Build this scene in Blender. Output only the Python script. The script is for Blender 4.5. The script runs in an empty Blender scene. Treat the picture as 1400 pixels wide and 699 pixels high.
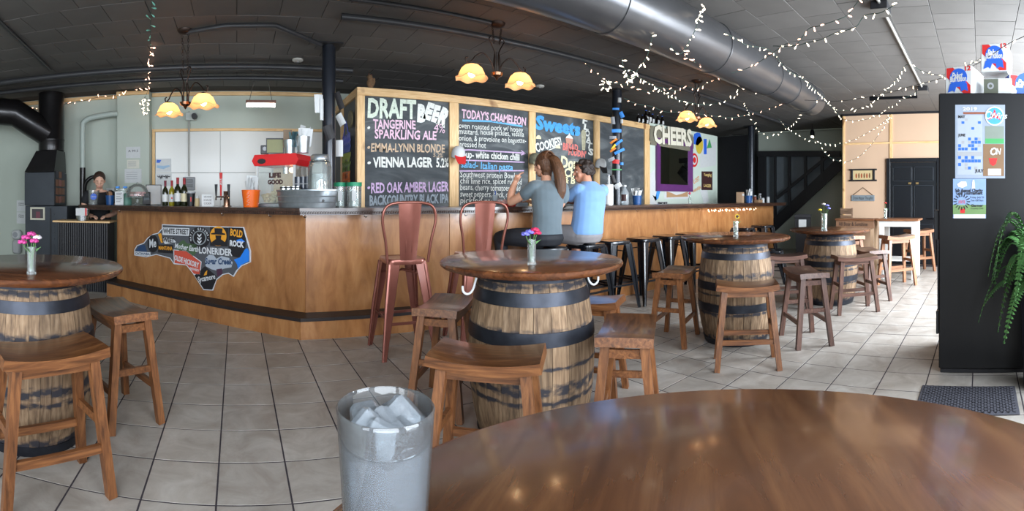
import bpy, bmesh, math, random
from math import sin, cos, tan, pi, radians, hypot, atan2, sqrt, degrees
from mathutils import Matrix, Vector, noise
random.seed(7)
scene = bpy.context.scene
col = scene.collection
# ------------------------------------------------------------------ camera (stitched phone panorama: a vertical cylinder)
F, V0, H, TH = 647.0, 272.0, 1.22, 0.5815      # pixels per radian, eye-level row, eye height, heading from +Y
cam = bpy.data.cameras.new('camera'); cam_ob = bpy.data.objects.new('camera', cam); col.objects.link(cam_ob)
cam.type = 'PANO'; cam.panorama_type = 'CENTRAL_CYLINDRICAL'
cam.central_cylindrical_range_u_min = -700 / F; cam.central_cylindrical_range_u_max = 700 / F
cam.central_cylindrical_range_v_min = -(699 - V0) / F; cam.central_cylindrical_range_v_max = V0 / F
cam.central_cylindrical_radius = 1.0
cam.clip_start = 0.02; cam.clip_end = 100
cam_ob.location = (0, 0, H); cam_ob.rotation_euler = (pi / 2, 0, -TH)
scene.camera = cam_ob
# ------------------------------------------------------------------ sky, daylight at the shop windows, exposure
world = bpy.data.worlds.new('sky'); scene.world = world; world.use_nodes = True
bg = world.node_tree.nodes['Background']; bg.inputs[0].default_value = (0.80, 0.88, 1.0, 1); bg.inputs[1].default_value = 1.2
scene.view_settings.view_transform = 'Standard'; scene.view_settings.look = 'None'
scene.view_settings.gamma = 1.0; scene.view_settings.use_curve_mapping = False
scene.view_settings.exposure = 0.72
scene.cycles.use_denoising = True
scene.cycles.max_bounces = 8; scene.cycles.diffuse_bounces = 4; scene.cycles.glossy_bounces = 3
scene.cycles.transmission_bounces = 6; scene.cycles.transparent_max_bounces = 8
scene.cycles.sample_clamp_indirect = 4.0
scene.cycles.caustics_reflective = False; scene.cycles.caustics_refractive = False
WALL_F = -1.35                                   # the street front, behind the camera
WINDOWS = [(-4.3, -2.1), (-1.7, 0.5), (0.9, 3.1), (4.2, 6.6), (7.1, 8.2)]  # the last one is added to brighten the dim far right corner
for i, (xa, xb) in enumerate(WINDOWS):           # daylight falls in through each shop window
    L = bpy.data.lights.new('window_daylight', 'AREA'); L.shape = 'RECTANGLE'
    L.size = xb - xa; L.size_y = 2.0; L.energy = (28, 44, 54, 138, 48)[i] * (xb - xa); L.color = (0.84, 0.92, 1.0)
    lo = bpy.data.objects.new('window_daylight', L); col.objects.link(lo)
    lo.location = ((xa + xb) / 2, WALL_F - 0.12, 1.6)
    lo.rotation_euler = (radians(84), 0, 0)
    lo.visible_camera = True
# ------------------------------------------------------------------ pixel helpers (a pixel is a direction; the depth comes from what it touches)
def phi(x): return (x - 700) / F + TH
def pt(x, y, z=0.0):
    d = F * (H - z) / (y - V0); p = phi(x); return Vector((d * sin(p), d * cos(p), z))
def onY(x, y, Y):
    p = phi(x); d = Y / cos(p); return Vector((d * sin(p), Y, H - (y - V0) * d / F))
def onX(x, y, X):
    p = phi(x); d = X / sin(p); return Vector((X, d * cos(p), H - (y - V0) * d / F))
def onD(x, y, d):
    p = phi(x); return Vector((d * sin(p), d * cos(p), H - (y - V0) * d / F))
def px(X, Y, z):
    d = hypot(X, Y); return (700 + F * (atan2(X, Y) - TH), V0 + F * (H - z) / d)
# ------------------------------------------------------------------ materials
def lin(c):
    c = c / 255.0
    return c / 12.92 if c <= 0.04045 else ((c + 0.055) / 1.055) ** 2.4
def rgb(r, g, b): return (lin(r), lin(g), lin(b), 1.0)
MATS = {}
def base_mat(name):
    m = bpy.data.materials.new(name); m.use_nodes = True
    return m, m.node_tree.nodes, m.node_tree.links, m.node_tree.nodes['Principled BSDF']
def mat(name, c, rough=0.6, metal=0.0, emit=None, es=0.0, var=0.0, scale=8.0, bump=0.0, coat=0.0, spec=None, trans=0.0, ior=1.45, alpha=1.0, rand=0.0, sheen=0.0, stretch=(1, 1, 1)):
    """plain colour with a little procedural variation (noise in object space), fine relief and per-piece variation"""
    if name in MATS: return MATS[name]
    m, N, Lk, B = base_mat(name)
    B.inputs['Roughness'].default_value = rough; B.inputs['Metallic'].default_value = metal
    if spec is not None: B.inputs['Specular IOR Level'].default_value = spec
    B.inputs['Coat Weight'].default_value = coat; B.inputs['Coat Roughness'].default_value = 0.12
    B.inputs['Transmission Weight'].default_value = trans; B.inputs['IOR'].default_value = ior; B.inputs['Alpha'].default_value = alpha
    if sheen: B.inputs['Sheen Weight'].default_value = sheen
    B.inputs['Base Color'].default_value = c
    src = None
    if var or bump or rand:
        tc = N.new('ShaderNodeTexCoord'); mp = N.new('ShaderNodeMapping'); mp.inputs['Scale'].default_value = stretch
        Lk.new(tc.outputs['Object'], mp.inputs['Vector'])
        nz = N.new('ShaderNodeTexNoise'); nz.inputs['Scale'].default_value = scale; nz.inputs['Detail'].default_value = 6
        Lk.new(mp.outputs[0], nz.inputs['Vector'])
        hsv = N.new('ShaderNodeHueSaturation'); hsv.inputs['Color'].default_value = c
        mr = N.new('ShaderNodeMapRange'); mr.inputs[1].default_value = 0.25; mr.inputs[2].default_value = 0.75
        mr.inputs[3].default_value = 1 - var; mr.inputs[4].default_value = 1 + var
        Lk.new(nz.outputs['Fac'], mr.inputs[0])
        val = mr.outputs[0]
        if rand:
            oi = N.new('ShaderNodeObjectInfo'); m2 = N.new('ShaderNodeMapRange'); m2.inputs[3].default_value = 1 - rand; m2.inputs[4].default_value = 1 + rand
            Lk.new(oi.outputs['Random'], m2.inputs[0])
            mu = N.new('ShaderNodeMath'); mu.operation = 'MULTIPLY'; Lk.new(val, mu.inputs[0]); Lk.new(m2.outputs[0], mu.inputs[1]); val = mu.outputs[0]
        Lk.new(val, hsv.inputs['Value']); Lk.new(hsv.outputs[0], B.inputs['Base Color'])
        if bump:
            bp = N.new('ShaderNodeBump'); bp.inputs['Strength'].default_value = bump; bp.inputs['Distance'].default_value = 0.01
            Lk.new(nz.outputs['Fac'], bp.inputs['Height']); Lk.new(bp.outputs[0], B.inputs['Normal'])
    if emit is not None:
        B.inputs['Emission Color'].default_value = emit; B.inputs['Emission Strength'].default_value = es
    MATS[name] = m; return m
def wood(name, dark, mid, light, axis='X', scale=6.0, stretch=12.0, rough=0.45, coat=0.0, rand=0.12, bump=0.15, knots=0.0, knotcol=None, contrast=(0.3, 0.7), spec=0.5, knot_at=0.69):
    """grain running along an object axis, knots as darker islands, per-piece variation"""
    if name in MATS: return MATS[name]
    m, N, Lk, B = base_mat(name)
    tc = N.new('ShaderNodeTexCoord'); mp = N.new('ShaderNodeMapping')
    s = [stretch, stretch, stretch]; s['XYZ'.index(axis)] = 1.0
    mp.inputs['Scale'].default_value = s
    oi = N.new('ShaderNodeObjectInfo'); ad = N.new('ShaderNodeVectorMath'); ad.operation = 'MULTIPLY_ADD'
    cx = N.new('ShaderNodeCombineXYZ')
    for k in range(3): Lk.new(oi.outputs['Random'], cx.inputs[k])
    ad.inputs[1].default_value = (37, 23, 11); Lk.new(cx.outputs[0], ad.inputs[0]); Lk.new(tc.outputs['Object'], ad.inputs[2])
    Lk.new(ad.outputs[0], mp.inputs['Vector'])
    nz = N.new('ShaderNodeTexNoise'); nz.inputs['Scale'].default_value = scale; nz.inputs['Detail'].default_value = 9; nz.inputs['Roughness'].default_value = 0.6; nz.inputs['Distortion'].default_value = 0.6
    Lk.new(mp.outputs[0], nz.inputs['Vector'])
    cr = N.new('ShaderNodeValToRGB'); e = cr.color_ramp.elements
    e[0].position = contrast[0]; e[0].color = dark; e[1].position = contrast[1]; e[1].color = light
    e.new((contrast[0] + contrast[1]) / 2).color = mid
    Lk.new(nz.outputs['Fac'], cr.inputs[0])
    colr = cr.outputs[0]
    if knots:
        n2 = N.new('ShaderNodeTexNoise'); n2.inputs['Scale'].default_value = 3.2; n2.inputs['Detail'].default_value = 2; Lk.new(ad.outputs[0], n2.inputs['Vector'])
        r2 = N.new('ShaderNodeMapRange'); r2.inputs[1].default_value = knot_at; r2.inputs[2].default_value = knot_at + 0.06; r2.inputs[4].default_value = knots; Lk.new(n2.outputs['Fac'], r2.inputs[0])
        mx = N.new('ShaderNodeMix'); mx.data_type = 'RGBA'; mx.inputs[7].default_value = knotcol or dark
        Lk.new(r2.outputs[0], mx.inputs[0]); Lk.new(colr, mx.inputs[6]); colr = mx.outputs[2]
    hsv = N.new('ShaderNodeHueSaturation'); m2 = N.new('ShaderNodeMapRange'); m2.inputs[3].default_value = 1 - rand; m2.inputs[4].default_value = 1 + rand
    Lk.new(oi.outputs['Random'], m2.inputs[0]); Lk.new(m2.outputs[0], hsv.inputs['Value']); Lk.new(colr, hsv.inputs['Color'])
    Lk.new(hsv.outputs[0], B.inputs['Base Color'])
    bp = N.new('ShaderNodeBump'); bp.inputs['Strength'].default_value = bump; bp.inputs['Distance'].default_value = 0.004
    Lk.new(nz.outputs['Fac'], bp.inputs['Height']); Lk.new(bp.outputs[0], B.inputs['Normal'])
    B.inputs['Roughness'].default_value = rough; B.inputs['Coat Weight'].default_value = coat; B.inputs['Coat Roughness'].default_value = 0.1
    B.inputs['Specular IOR Level'].default_value = spec
    MATS[name] = m; return m
def glass_mat(name, c=(0.95, 0.98, 0.97, 1), rough=0.02, alpha=0.25):
    """clear thin glass: mostly see-through with a glossy skin (cheap to trace)"""
    if name in MATS: return MATS[name]
    m, N, Lk, B = base_mat(name)
    tr = N.new('ShaderNodeBsdfTransparent'); tr.inputs[0].default_value = c
    mx = N.new('ShaderNodeMixShader'); fr = N.new('ShaderNodeFresnel'); fr.inputs[0].default_value = 1.45
    ad = N.new('ShaderNodeMath'); ad.operation = 'MULTIPLY_ADD'; ad.inputs[1].default_value = .8; ad.inputs[2].default_value = .02; ad.use_clamp = True
    Lk.new(fr.outputs[0], ad.inputs[0]); Lk.new(ad.outputs[0], mx.inputs[0])
    out = N['Material Output']; gl = N.new('ShaderNodeBsdfGlossy'); gl.inputs['Roughness'].default_value = rough
    N.remove(B); df = N.new('ShaderNodeBsdfDiffuse'); df.inputs[0].default_value = c
    m2 = N.new('ShaderNodeMixShader'); m2.inputs[0].default_value = alpha                      # a little milkiness
    Lk.new(tr.outputs[0], m2.inputs[1]); Lk.new(df.outputs[0], m2.inputs[2])
    Lk.new(m2.outputs[0], mx.inputs[1]); Lk.new(gl.outputs[0], mx.inputs[2]); Lk.new(mx.outputs[0], out.inputs[0])
    MATS[name] = m; return m
# ------------------------------------------------------------------ mesh builder
class MB:
    def __init__(s): s.v = []; s.f = []; s.mi = []; s.cur = 0
    def add(s, vs, fs, M=None):
        o = len(s.v)
        if M is not None: vs = [M @ Vector(v) for v in vs]
        s.v.extend([tuple(v) for v in vs]); s.f.extend([tuple(i + o for i in f) for f in fs]); s.mi.extend([s.cur] * len(fs)); return s
    def box(s, x0, x1, y0, y1, z0, z1, M=None):
        return s.add([(x0, y0, z0), (x1, y0, z0), (x1, y1, z0), (x0, y1, z0), (x0, y0, z1), (x1, y0, z1), (x1, y1, z1), (x0, y1, z1)],
                     [(0, 3, 2, 1), (4, 5, 6, 7), (0, 1, 5, 4), (1, 2, 6, 5), (2, 3, 7, 6), (3, 0, 4, 7)], M)
    def cbox(s, x0, x1, y0, y1, z0, z1, c=0.004, M=None):
        """box whose twelve edges are chamfered"""
        bm = bmesh.new(); bmesh.ops.create_cube(bm, size=1)
        for v in bm.verts: v.co = Vector(((x0 + x1) / 2 + v.co.x * (x1 - x0), (y0 + y1) / 2 + v.co.y * (y1 - y0), (z0 + z1) / 2 + v.co.z * (z1 - z0)))
        c = min(c, 0.45 * min(abs(x1 - x0), abs(y1 - y0), abs(z1 - z0)))
        bmesh.ops.bevel(bm, geom=bm.edges[:], offset=c, segments=1, affect='EDGES', profile=0.5)
        bm.verts.index_update(); vs = [v.co.copy() for v in bm.verts]; fs = [[v.index for v in f.verts] for f in bm.faces]; bm.free()
        return s.add(vs, fs, M)
    def prism(s, poly, z0, z1, M=None):
        n = len(poly); vs = [(x, y, z0) for x, y in poly] + [(x, y, z1) for x, y in poly]
        fs = [tuple(reversed(range(n))), tuple(range(n, 2 * n))] + [(i, (i + 1) % n, n + (i + 1) % n, n + i) for i in range(n)]
        return s.add(vs, fs, M)
    def lathe(s, prof, n=24, M=None, a0=0.0, a1=2 * pi, wob=None):
        """profile of (radius, z) turned about Z; wob(angle, k) scales the radius"""
        full = abs(a1 - a0 - 2 * pi) < 1e-6; m = n if full else n + 1; vs = []
        for k, (r, z) in enumerate(prof):
            for i in range(m):
                a = a0 + (a1 - a0) * i / n; rr, zz = r, z
                if wob: rr, zz = wob(a, k, r, z)
                vs.append((rr * cos(a), rr * sin(a), zz))
        fs = []
        for k in range(len(prof) - 1):
            for i in range(n):
                j = (i + 1) % m
                fs.append((k * m + i, k * m + j, (k + 1) * m + j, (k + 1) * m + i))
        if full and len(prof) == 2:            # a plain cylinder is closed; turned profiles close themselves
            if prof[0][0] > 1e-5: fs.append(tuple(reversed(range(m))))
            if prof[-1][0] > 1e-5: fs.append(tuple(range((len(prof) - 1) * m, len(prof) * m)))
        return s.add(vs, fs, M)
    def cyl(s, r0, r1, z0, z1, n=20, M=None): return s.lathe([(r0, z0), (r1, z1)], n, M)
    def tube(s, pts, r, n=8, cap=True, M=None, closed=False, flat=1.0):
        pts = [Vector(p) for p in pts]; m = len(pts); rs = r if isinstance(r, (list, tuple)) else [r] * m
        vs = []; up = Vector((0, 0, 1)); prev = None
        for i, p in enumerate(pts):
            a = pts[i - 1] if (i > 0 or closed) else p; b = pts[(i + 1) % m] if (i < m - 1 or closed) else p
            t = (b - a).normalized() if (b - a).length > 1e-9 else Vector((0, 0, 1))
            if prev is None:
                u = t.cross(up); u = t.cross(Vector((1, 0, 0))) if u.length < 1e-3 else u
            else:
                u = prev - t * prev.dot(t); u = t.cross(up) if u.length < 1e-6 else u
            u.normalize(); w = t.cross(u); prev = u
            for k in range(n):
                an = 2 * pi * k / n; vs.append(p + (u * cos(an) + w * sin(an) * flat) * rs[i])
        fs = []; R = m if closed else m - 1
        for i in range(R):
            j = (i + 1) % m
            for k in range(n):
                l = (k + 1) % n; fs.append((i * n + k, i * n + l, j * n + l, j * n + k))
        if cap and not closed: fs += [tuple(reversed(range(n))), tuple(range((m - 1) * n, m * n))]
        return s.add(vs, fs, M)
    def ball(s, c, r, n=10, k=7, M=None, sc=(1, 1, 1)):
        c = Vector(c); vs = [c + Vector((0, 0, -r * sc[2]))]; fs = []
        for i in range(1, k):
            t = -pi / 2 + pi * i / k
            for j in range(n):
                a = 2 * pi * j / n; vs.append(c + Vector((r * cos(t) * cos(a) * sc[0], r * cos(t) * sin(a) * sc[1], r * sin(t) * sc[2])))
        vs.append(c + Vector((0, 0, r * sc[2]))); L = len(vs) - 1
        for j in range(n): fs.append((0, 1 + (j + 1) % n, 1 + j))
        for i in range(k - 2):
            for j in range(n): a = 1 + i * n + j; b = 1 + i * n + (j + 1) % n; fs.append((a, b, b + n, a + n))
        o = 1 + (k - 2) * n
        for j in range(n): fs.append((o + j, o + (j + 1) % n, L))
        return s.add(vs, fs, M)
    def beam(s, a, b, w, h, side=(0, 0, 1), M=None, w2=None, h2=None):
        """square bar from a to b; w across, h along the given side direction; may taper to w2,h2"""
        a, b = Vector(a), Vector(b); t = (b - a).normalized(); sd = Vector(side); u = t.cross(sd)
        if u.length < 1e-4: u = t.cross(Vector((1, 0, 0)))
        u.normalize(); v = u.cross(t); w2 = w2 or w; h2 = h2 or h; vs = []
        for p, ww, hh in ((a, w, h), (b, w2, h2)):
            for i, j in ((-1, -1), (1, -1), (1, 1), (-1, 1)): vs.append(p + u * (i * ww / 2) + v * (j * hh / 2))
        return s.add(vs, [(0, 3, 2, 1), (4, 5, 6, 7), (0, 1, 5, 4), (1, 2, 6, 5), (2, 3, 7, 6), (3, 0, 4, 7)], M)
    def grid(s, fn, nu, nv, thick=0.0, M=None):
        """surface fn(u,v)->(x,y,z), u,v in 0..1; thick gives it a back"""
        vs = [Vector(fn(i / nu, j / nv)) for i in range(nu + 1) for j in range(nv + 1)]; w = nv + 1
        fs = [(i * w + j, (i + 1) * w + j, (i + 1) * w + j + 1, i * w + j + 1) for i in range(nu) for j in range(nv)]
        if thick:
            nr = [Vector((0, 0, 0)) for _ in vs]
            for f in fs:
                q = (vs[f[1]] - vs[f[0]]).cross(vs[f[3]] - vs[f[0]])
                if q.length < 1e-14: q = (vs[f[2]] - vs[f[0]]).cross(vs[f[3]] - vs[f[1]])
                for k in f: nr[k] += q
            o = len(vs); vs += [v - n.normalized() * thick for v, n in zip(vs[:], nr)]
            fs += [tuple(reversed([k + o for k in f])) for f in fs[:]]
            edge = [i * w for i in range(nu + 1)] + [nu * w + j for j in range(1, w)] + [i * w + nv for i in range(nu - 1, -1, -1)] + [j for j in range(nv - 1, 0, -1)]
            for a, b in zip(edge, edge[1:] + edge[:1]): fs.append((a, a + o, b + o, b))
        return s.add(vs, fs, M)
    def text(s, body, size, M, align='LEFT', bold=0.0, shear=0.0, wob=0.0, depth=0.0, sx=1.0, spacing=1.0, line=1.0, fit=None):
        cu = bpy.data.curves.new('lettering', 'FONT'); cu.body = body; cu.size = size; cu.align_x = align; cu.align_y = 'CENTER'
        cu.offset = bold; cu.shear = shear; cu.resolution_u = 2; cu.extrude = depth; cu.space_character = spacing; cu.space_line = line
        ob = bpy.data.objects.new('lettering', cu); me = bpy.data.meshes.new_from_object(ob)
        vs = []
        for v in me.vertices:
            x, y, z = v.co.x * sx, v.co.y, v.co.z
            if wob:
                q = noise.noise_vector(Vector((x / size * 1.1, y / size * 0.9, sum(map(ord, body)) % 97))) * wob * size
                x += q.x; y += q.y
            vs.append((x, y, z))
        if fit and vs:
            a, b = min(v[0] for v in vs), max(v[0] for v in vs); k = fit / max(b - a, 1e-6); vs = [((v[0] - a) * k, v[1], v[2]) for v in vs]
        s.add(vs, [tuple(p.vertices) for p in me.polygons], M)
        bpy.data.meshes.remove(me); bpy.data.objects.remove(ob); bpy.data.curves.remove(cu); return s
    def mesh(s, name, mats, smooth=None):
        me = bpy.data.meshes.new(name); me.from_pydata(s.v, [], s.f)
        for m in (mats if isinstance(mats, (list, tuple)) else [mats]): me.materials.append(m)
        if any(s.mi): me.polygons.foreach_set('material_index', s.mi)
        if smooth:
            me.polygons.foreach_set('use_smooth', [True] * len(me.polygons)); me.set_sharp_from_angle(angle=radians(smooth))
        me.update(); return me
    def build(s, name, mats, parent=None, smooth=None, loc=None, rotz=None):
        o = bpy.data.objects.new(name, s.mesh(name, mats, smooth)); col.objects.link(o)
        if parent is not None: o.parent = parent
        if loc is not None: o.location = loc
        if rotz is not None: o.rotation_euler = (0, 0, rotz)
        return o
def tag(o, label=None, cat=None, group=None, kind=None):
    if label: o['label'] = label
    if cat: o['category'] = cat
    if group: o['group'] = group
    if kind: o['kind'] = kind
    return o
def thing(name, label, cat, loc=(0, 0, 0), rotz=0.0, group=None):
    o = bpy.data.objects.new(name, None); col.objects.link(o); o.location = loc; o.rotation_euler = (0, 0, rotz); o.empty_display_size = 0.1
    return tag(o, label, cat, group)
def piece(name, me, parent, loc=(0, 0, 0), rotz=0.0):
    o = bpy.data.objects.new(name, me); col.objects.link(o); o.parent = parent; o.location = loc; o.rotation_euler = (0, 0, rotz); return o
def copy_tree(o, parent=None):
    c = o.copy(); col.objects.link(c); c.parent = parent
    for k in [q for q in o.children]: copy_tree(k, c)
    return c
def T(x=0, y=0, z=0): return Matrix.Translation((x, y, z))
def RZ(a): return Matrix.Rotation(a, 4, 'Z')
def RX(a): return Matrix.Rotation(a, 4, 'X')
def RY(a): return Matrix.Rotation(a, 4, 'Y')
def face_M(loc, normal_angle):
    """local x = right, y = up, z = out of a vertical surface whose outward normal has the given heading (radians, from +X)"""
    n = Vector((cos(normal_angle), sin(normal_angle), 0)); up = Vector((0, 0, 1)); r = up.cross(n)
    return Matrix(((r.x, up.x, n.x, loc[0]), (r.y, up.y, n.y, loc[1]), (r.z, up.z, n.z, loc[2]), (0, 0, 0, 1)))
def catmull(ps, n=6, closed=False):
    ps = [Vector(p) for p in ps]; out = []; m = len(ps)
    for i in range(m if closed else m - 1):
        p0 = ps[(i - 1) % m] if (i > 0 or closed) else ps[0]; p1 = ps[i]; p2 = ps[(i + 1) % m]; p3 = ps[(i + 2) % m] if (i < m - 2 or closed) else ps[-1]
        for k in range(n):
            t = k / n; out.append(0.5 * ((2 * p1) + (p2 - p0) * t + (2 * p0 - 5 * p1 + 4 * p2 - p3) * t * t + (3 * p1 - p0 - 3 * p2 + p3) * t ** 3))
    if not closed: out.append(ps[-1])
    return out
def remeshed(name, mb, mats, parent, voxel=0.012, smooth_it=6, factor=0.5):
    """one continuous skin grown over overlapping volumes"""
    me = mb.mesh(name, mats); ob = bpy.data.objects.new(name, me); col.objects.link(ob)
    r = ob.modifiers.new('skin', 'REMESH'); r.mode = 'VOXEL'; r.voxel_size = voxel; r.use_smooth_shade = True
    if smooth_it:
        sm = ob.modifiers.new('soft', 'SMOOTH'); sm.iterations = smooth_it; sm.factor = factor
    dg = bpy.context.evaluated_depsgraph_get(); new = bpy.data.meshes.new_from_object(ob.evaluated_get(dg))
    ob.modifiers.clear(); ob.data = new; bpy.data.meshes.remove(me)
    new.materials.clear()
    for m in (mats if isinstance(mats, (list, tuple)) else [mats]): new.materials.append(m)
    new.polygons.foreach_set('use_smooth', [True] * len(new.polygons)); new.name = name
    ob.parent = parent; return ob
# ------------------------------------------------------------------ the room
CZ = 2.84; YB = 7.15; YC = 5.4; XD = 8.7; XS = 10.6; YS = 2.6; XL = -4.7
M_wall = mat('sage_grey_wall_paint', rgb(182, 190, 178), 0.6, var=0.05, scale=1.5, bump=0.03)
M_black = mat('satin_black_paint', rgb(34, 34, 37), 0.42, var=0.12, scale=5)
M_blackm = mat('black_metal', rgb(26, 28, 32), 0.32, metal=0.6, var=0.15, scale=9)
M_ceil = mat('charcoal_ceiling_paint', rgb(96, 93, 90), 0.7, var=0.10, scale=3, rand=0.07, bump=0.05)
M_grout = mat('dark_grout', rgb(58, 52, 58), 0.9, var=0.2, scale=20)
def tile_mat():
    m, N, Lk, B = base_mat('beige_stone_tile')
    tc = N.new('ShaderNodeTexCoord'); oi = N.new('ShaderNodeObjectInfo')
    ge = N.new('ShaderNodeNewGeometry')
    n1 = N.new('ShaderNodeTexNoise'); n1.inputs['Scale'].default_value = 5; n1.inputs['Detail'].default_value = 8; n1.inputs['Roughness'].default_value = .65; n1.inputs['Distortion'].default_value = .8
    Lk.new(ge.outputs['Position'], n1.inputs['Vector'])
    cr = N.new('ShaderNodeValToRGB'); e = cr.color_ramp.elements
    e[0].position = .28; e[0].color = rgb(144, 136, 127); e[1].position = .72; e[1].color = rgb(188, 183, 176); e.new(.5).color = rgb(167, 160, 152)
    Lk.new(n1.outputs['Fac'], cr.inputs[0])
    h = N.new('ShaderNodeHueSaturation'); m2 = N.new('ShaderNodeMapRange'); m2.inputs[3].default_value = .9; m2.inputs[4].default_value = 1.08
    Lk.new(oi.outputs['Random'], m2.inputs[0]); Lk.new(m2.outputs[0], h.inputs['Value']); Lk.new(cr.outputs[0], h.inputs['Color']); Lk.new(h.outputs[0], B.inputs['Base Color'])
    r = N.new('ShaderNodeMapRange'); r.inputs[3].default_value = .28; r.inputs[4].default_value = .5; Lk.new(n1.outputs['Fac'], r.inputs[0]); Lk.new(r.outputs[0], B.inputs['Roughness'])
    bp = N.new('ShaderNodeBump'); bp.inputs['Strength'].default_value = .12; bp.inputs['Distance'].default_value = .01; Lk.new(n1.outputs['Fac'], bp.inputs['Height']); Lk.new(bp.outputs[0], B.inputs['Normal'])
    return m
M_tile = tile_mat()
M_pine = wood('pale_pine', rgb(205, 160, 105), rgb(226, 186, 132), rgb(238, 205, 155), 'X', 5, 14, 0.5, knots=0.8, knotcol=rgb(120, 70, 35), rand=0.06)
M_pinez = wood('pale_pine_upright', rgb(205, 160, 105), rgb(226, 186, 132), rgb(238, 205, 155), 'Z', 5, 14, 0.5, knots=0.8, knotcol=rgb(120, 70, 35), rand=0.06)
def structure(name, mb, m, smooth=None, parent=None):
    o = mb.build(name, m, parent, smooth)
    if parent is None: o['kind'] = 'structure'
    return o
floor = structure('floor', MB().box(XL, XS, WALL_F, YB, -0.08, -0.0015), M_grout)
# floor tiles: the ones that show largest singly, the rest as one field
TP = 0.3048; GX = -0.27 * TP; GY = 0.17 * TP
def chamfer_tile(w, h, z0, z1, c):
    a, b = w / 2, h / 2
    vs = [(-a, -b, z0), (a, -b, z0), (a, b, z0), (-a, b, z0), (-a, -b, z1 - c), (a, -b, z1 - c), (a, b, z1 - c), (-a, b, z1 - c), (-a + c, -b + c, z1), (a - c, -b + c, z1), (a - c, b - c, z1), (-a + c, b - c, z1)]
    fs = [(8, 9, 10, 11)] + [(i, (i + 1) % 4, 4 + (i + 1) % 4, 4 + i) for i in range(4)] + [(4 + i, 4 + (i + 1) % 4, 8 + (i + 1) % 4, 8 + i) for i in range(4)]
    return vs, fs
tv, tf = chamfer_tile(TP - 0.008, TP - 0.008, -0.012, 0.0, 0.0008)
tile_me = MB().add(tv, tf).mesh('floor_tile', M_tile)
def under_bar(x, y):
    if y > 4.2 and x > 0.4: return True
    return (x - 0.58) * 0.616 + (y - 4.04) * 0.788 > 0.2 and x <= 0.6
cells = []
for i in range(-16, 36):
    for j in range(-5, 24):
        x, y = GX + (i + .5) * TP, GY + (j + .5) * TP
        if XL + .16 < x < XS - .16 and WALL_F + .16 < y < YB - .16 and not (x > XD - .1 and y < YS + .1):
            u, v = px(x, y, 0); vis = -25 < u < 1425 and v < 725 and y > -0.9 and not under_bar(x, y) and not (u > 600 and v > 560)
            cells.append((0 if vis else 1, hypot(x, y), x, y))
cells.sort()
for c in cells[:300]: piece('tile', tile_me, floor, (c[2], c[3], random.uniform(-.0008, .0004)))
mb = MB()
for c in cells[300:]: mb.add(tv, tf, T(c[2], c[3], 0))
o = mb.build('tile_field', M_tile, floor); o['kind'] = 'stuff'
# ceiling of staggered square panels
ceiling = structure('ceiling', MB().box(XL, XS, WALL_F, YB, CZ + 0.012, CZ + 0.1), mat('ceiling_joint', rgb(66, 64, 62), 0.9))
CP = 0.375
cv, cf = chamfer_tile(CP - 0.004, CP - 0.004, -0.016, 0.0, 0.002)
cv = [(x, y, -z) for x, y, z in cv]; cf = [tuple(reversed(f)) for f in cf]
panel_me = MB().add(cv, cf).mesh('ceiling_panel', M_ceil)
cells = []
for j in range(-4, 20):
    y = 0.05 + (j + .5) * CP
    for i in range(-14, 30):
        x = (i + .5 + (0.5 if j % 2 else 0)) * CP
        if XL + .2 < x < XS - .2 and WALL_F + .2 < y < YB - .2:
            u, v = px(x, y, CZ); vis = -25 < u < 1425 and v > -20
            cells.append((0 if vis else 1, hypot(x, y), x, y))
cells.sort()
for c in cells[:300]: piece('ceiling_panel', panel_me, ceiling, (c[2], c[3], CZ + random.uniform(-.002, .001)))
mb = MB()
for c in cells[300:]: mb.add(cv, cf, T(c[2], c[3], CZ))
o = mb.build('panel_field', M_ceil, ceiling); o['kind'] = 'stuff'
# walls
structure('wall_back', MB().box(XL - .1, XS + .1, YB, YB + .1, -.08, CZ + .1), M_wall)
structure('wall_left', MB().box(XL - .1, XL, WALL_F - .1, YB, -.08, CZ + .1), M_wall)
M_tan = mat('tan_board_wall', rgb(206, 174, 146), 0.6, var=0.04, scale=2)
wr = structure('wall_right', MB().box(XD, XD + .1, WALL_F - .1, YS, -.003, CZ + .011), M_tan)
structure('wall_return', MB().box(XD + .1, XS, YS - .1, YS, -.003, CZ + .011), M_wall)
structure('wall_far', MB().box(XS, XS + .1, YS - .1, YB, -.08, CZ + .1), M_wall)
# pine battens on the tan wall (parts of that wall)
def batten(y0, y1, z0, z1, m): MB().cbox(XD - .022, XD, y0, y1, z0, z1, .003).build('batten', m, wr)
M_piney = wood('pale_pine_cross', rgb(205, 160, 105), rgb(226, 186, 132), rgb(238, 205, 155), 'Y', 5, 14, 0.5, rand=0.06)
batten(YS - .045, YS - .002, 0, CZ - .04, M_pinez); batten(1.63, 1.685, 1.98, CZ - .04, M_pinez); batten(.56, .615, 0, CZ - .04, M_pinez)
batten(.615, 1.63, 2.25, 2.285, M_piney); batten(1.685, YS - .045, 2.25, 2.285, M_piney); batten(.40, YS, CZ - .04, CZ, M_black)
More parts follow.
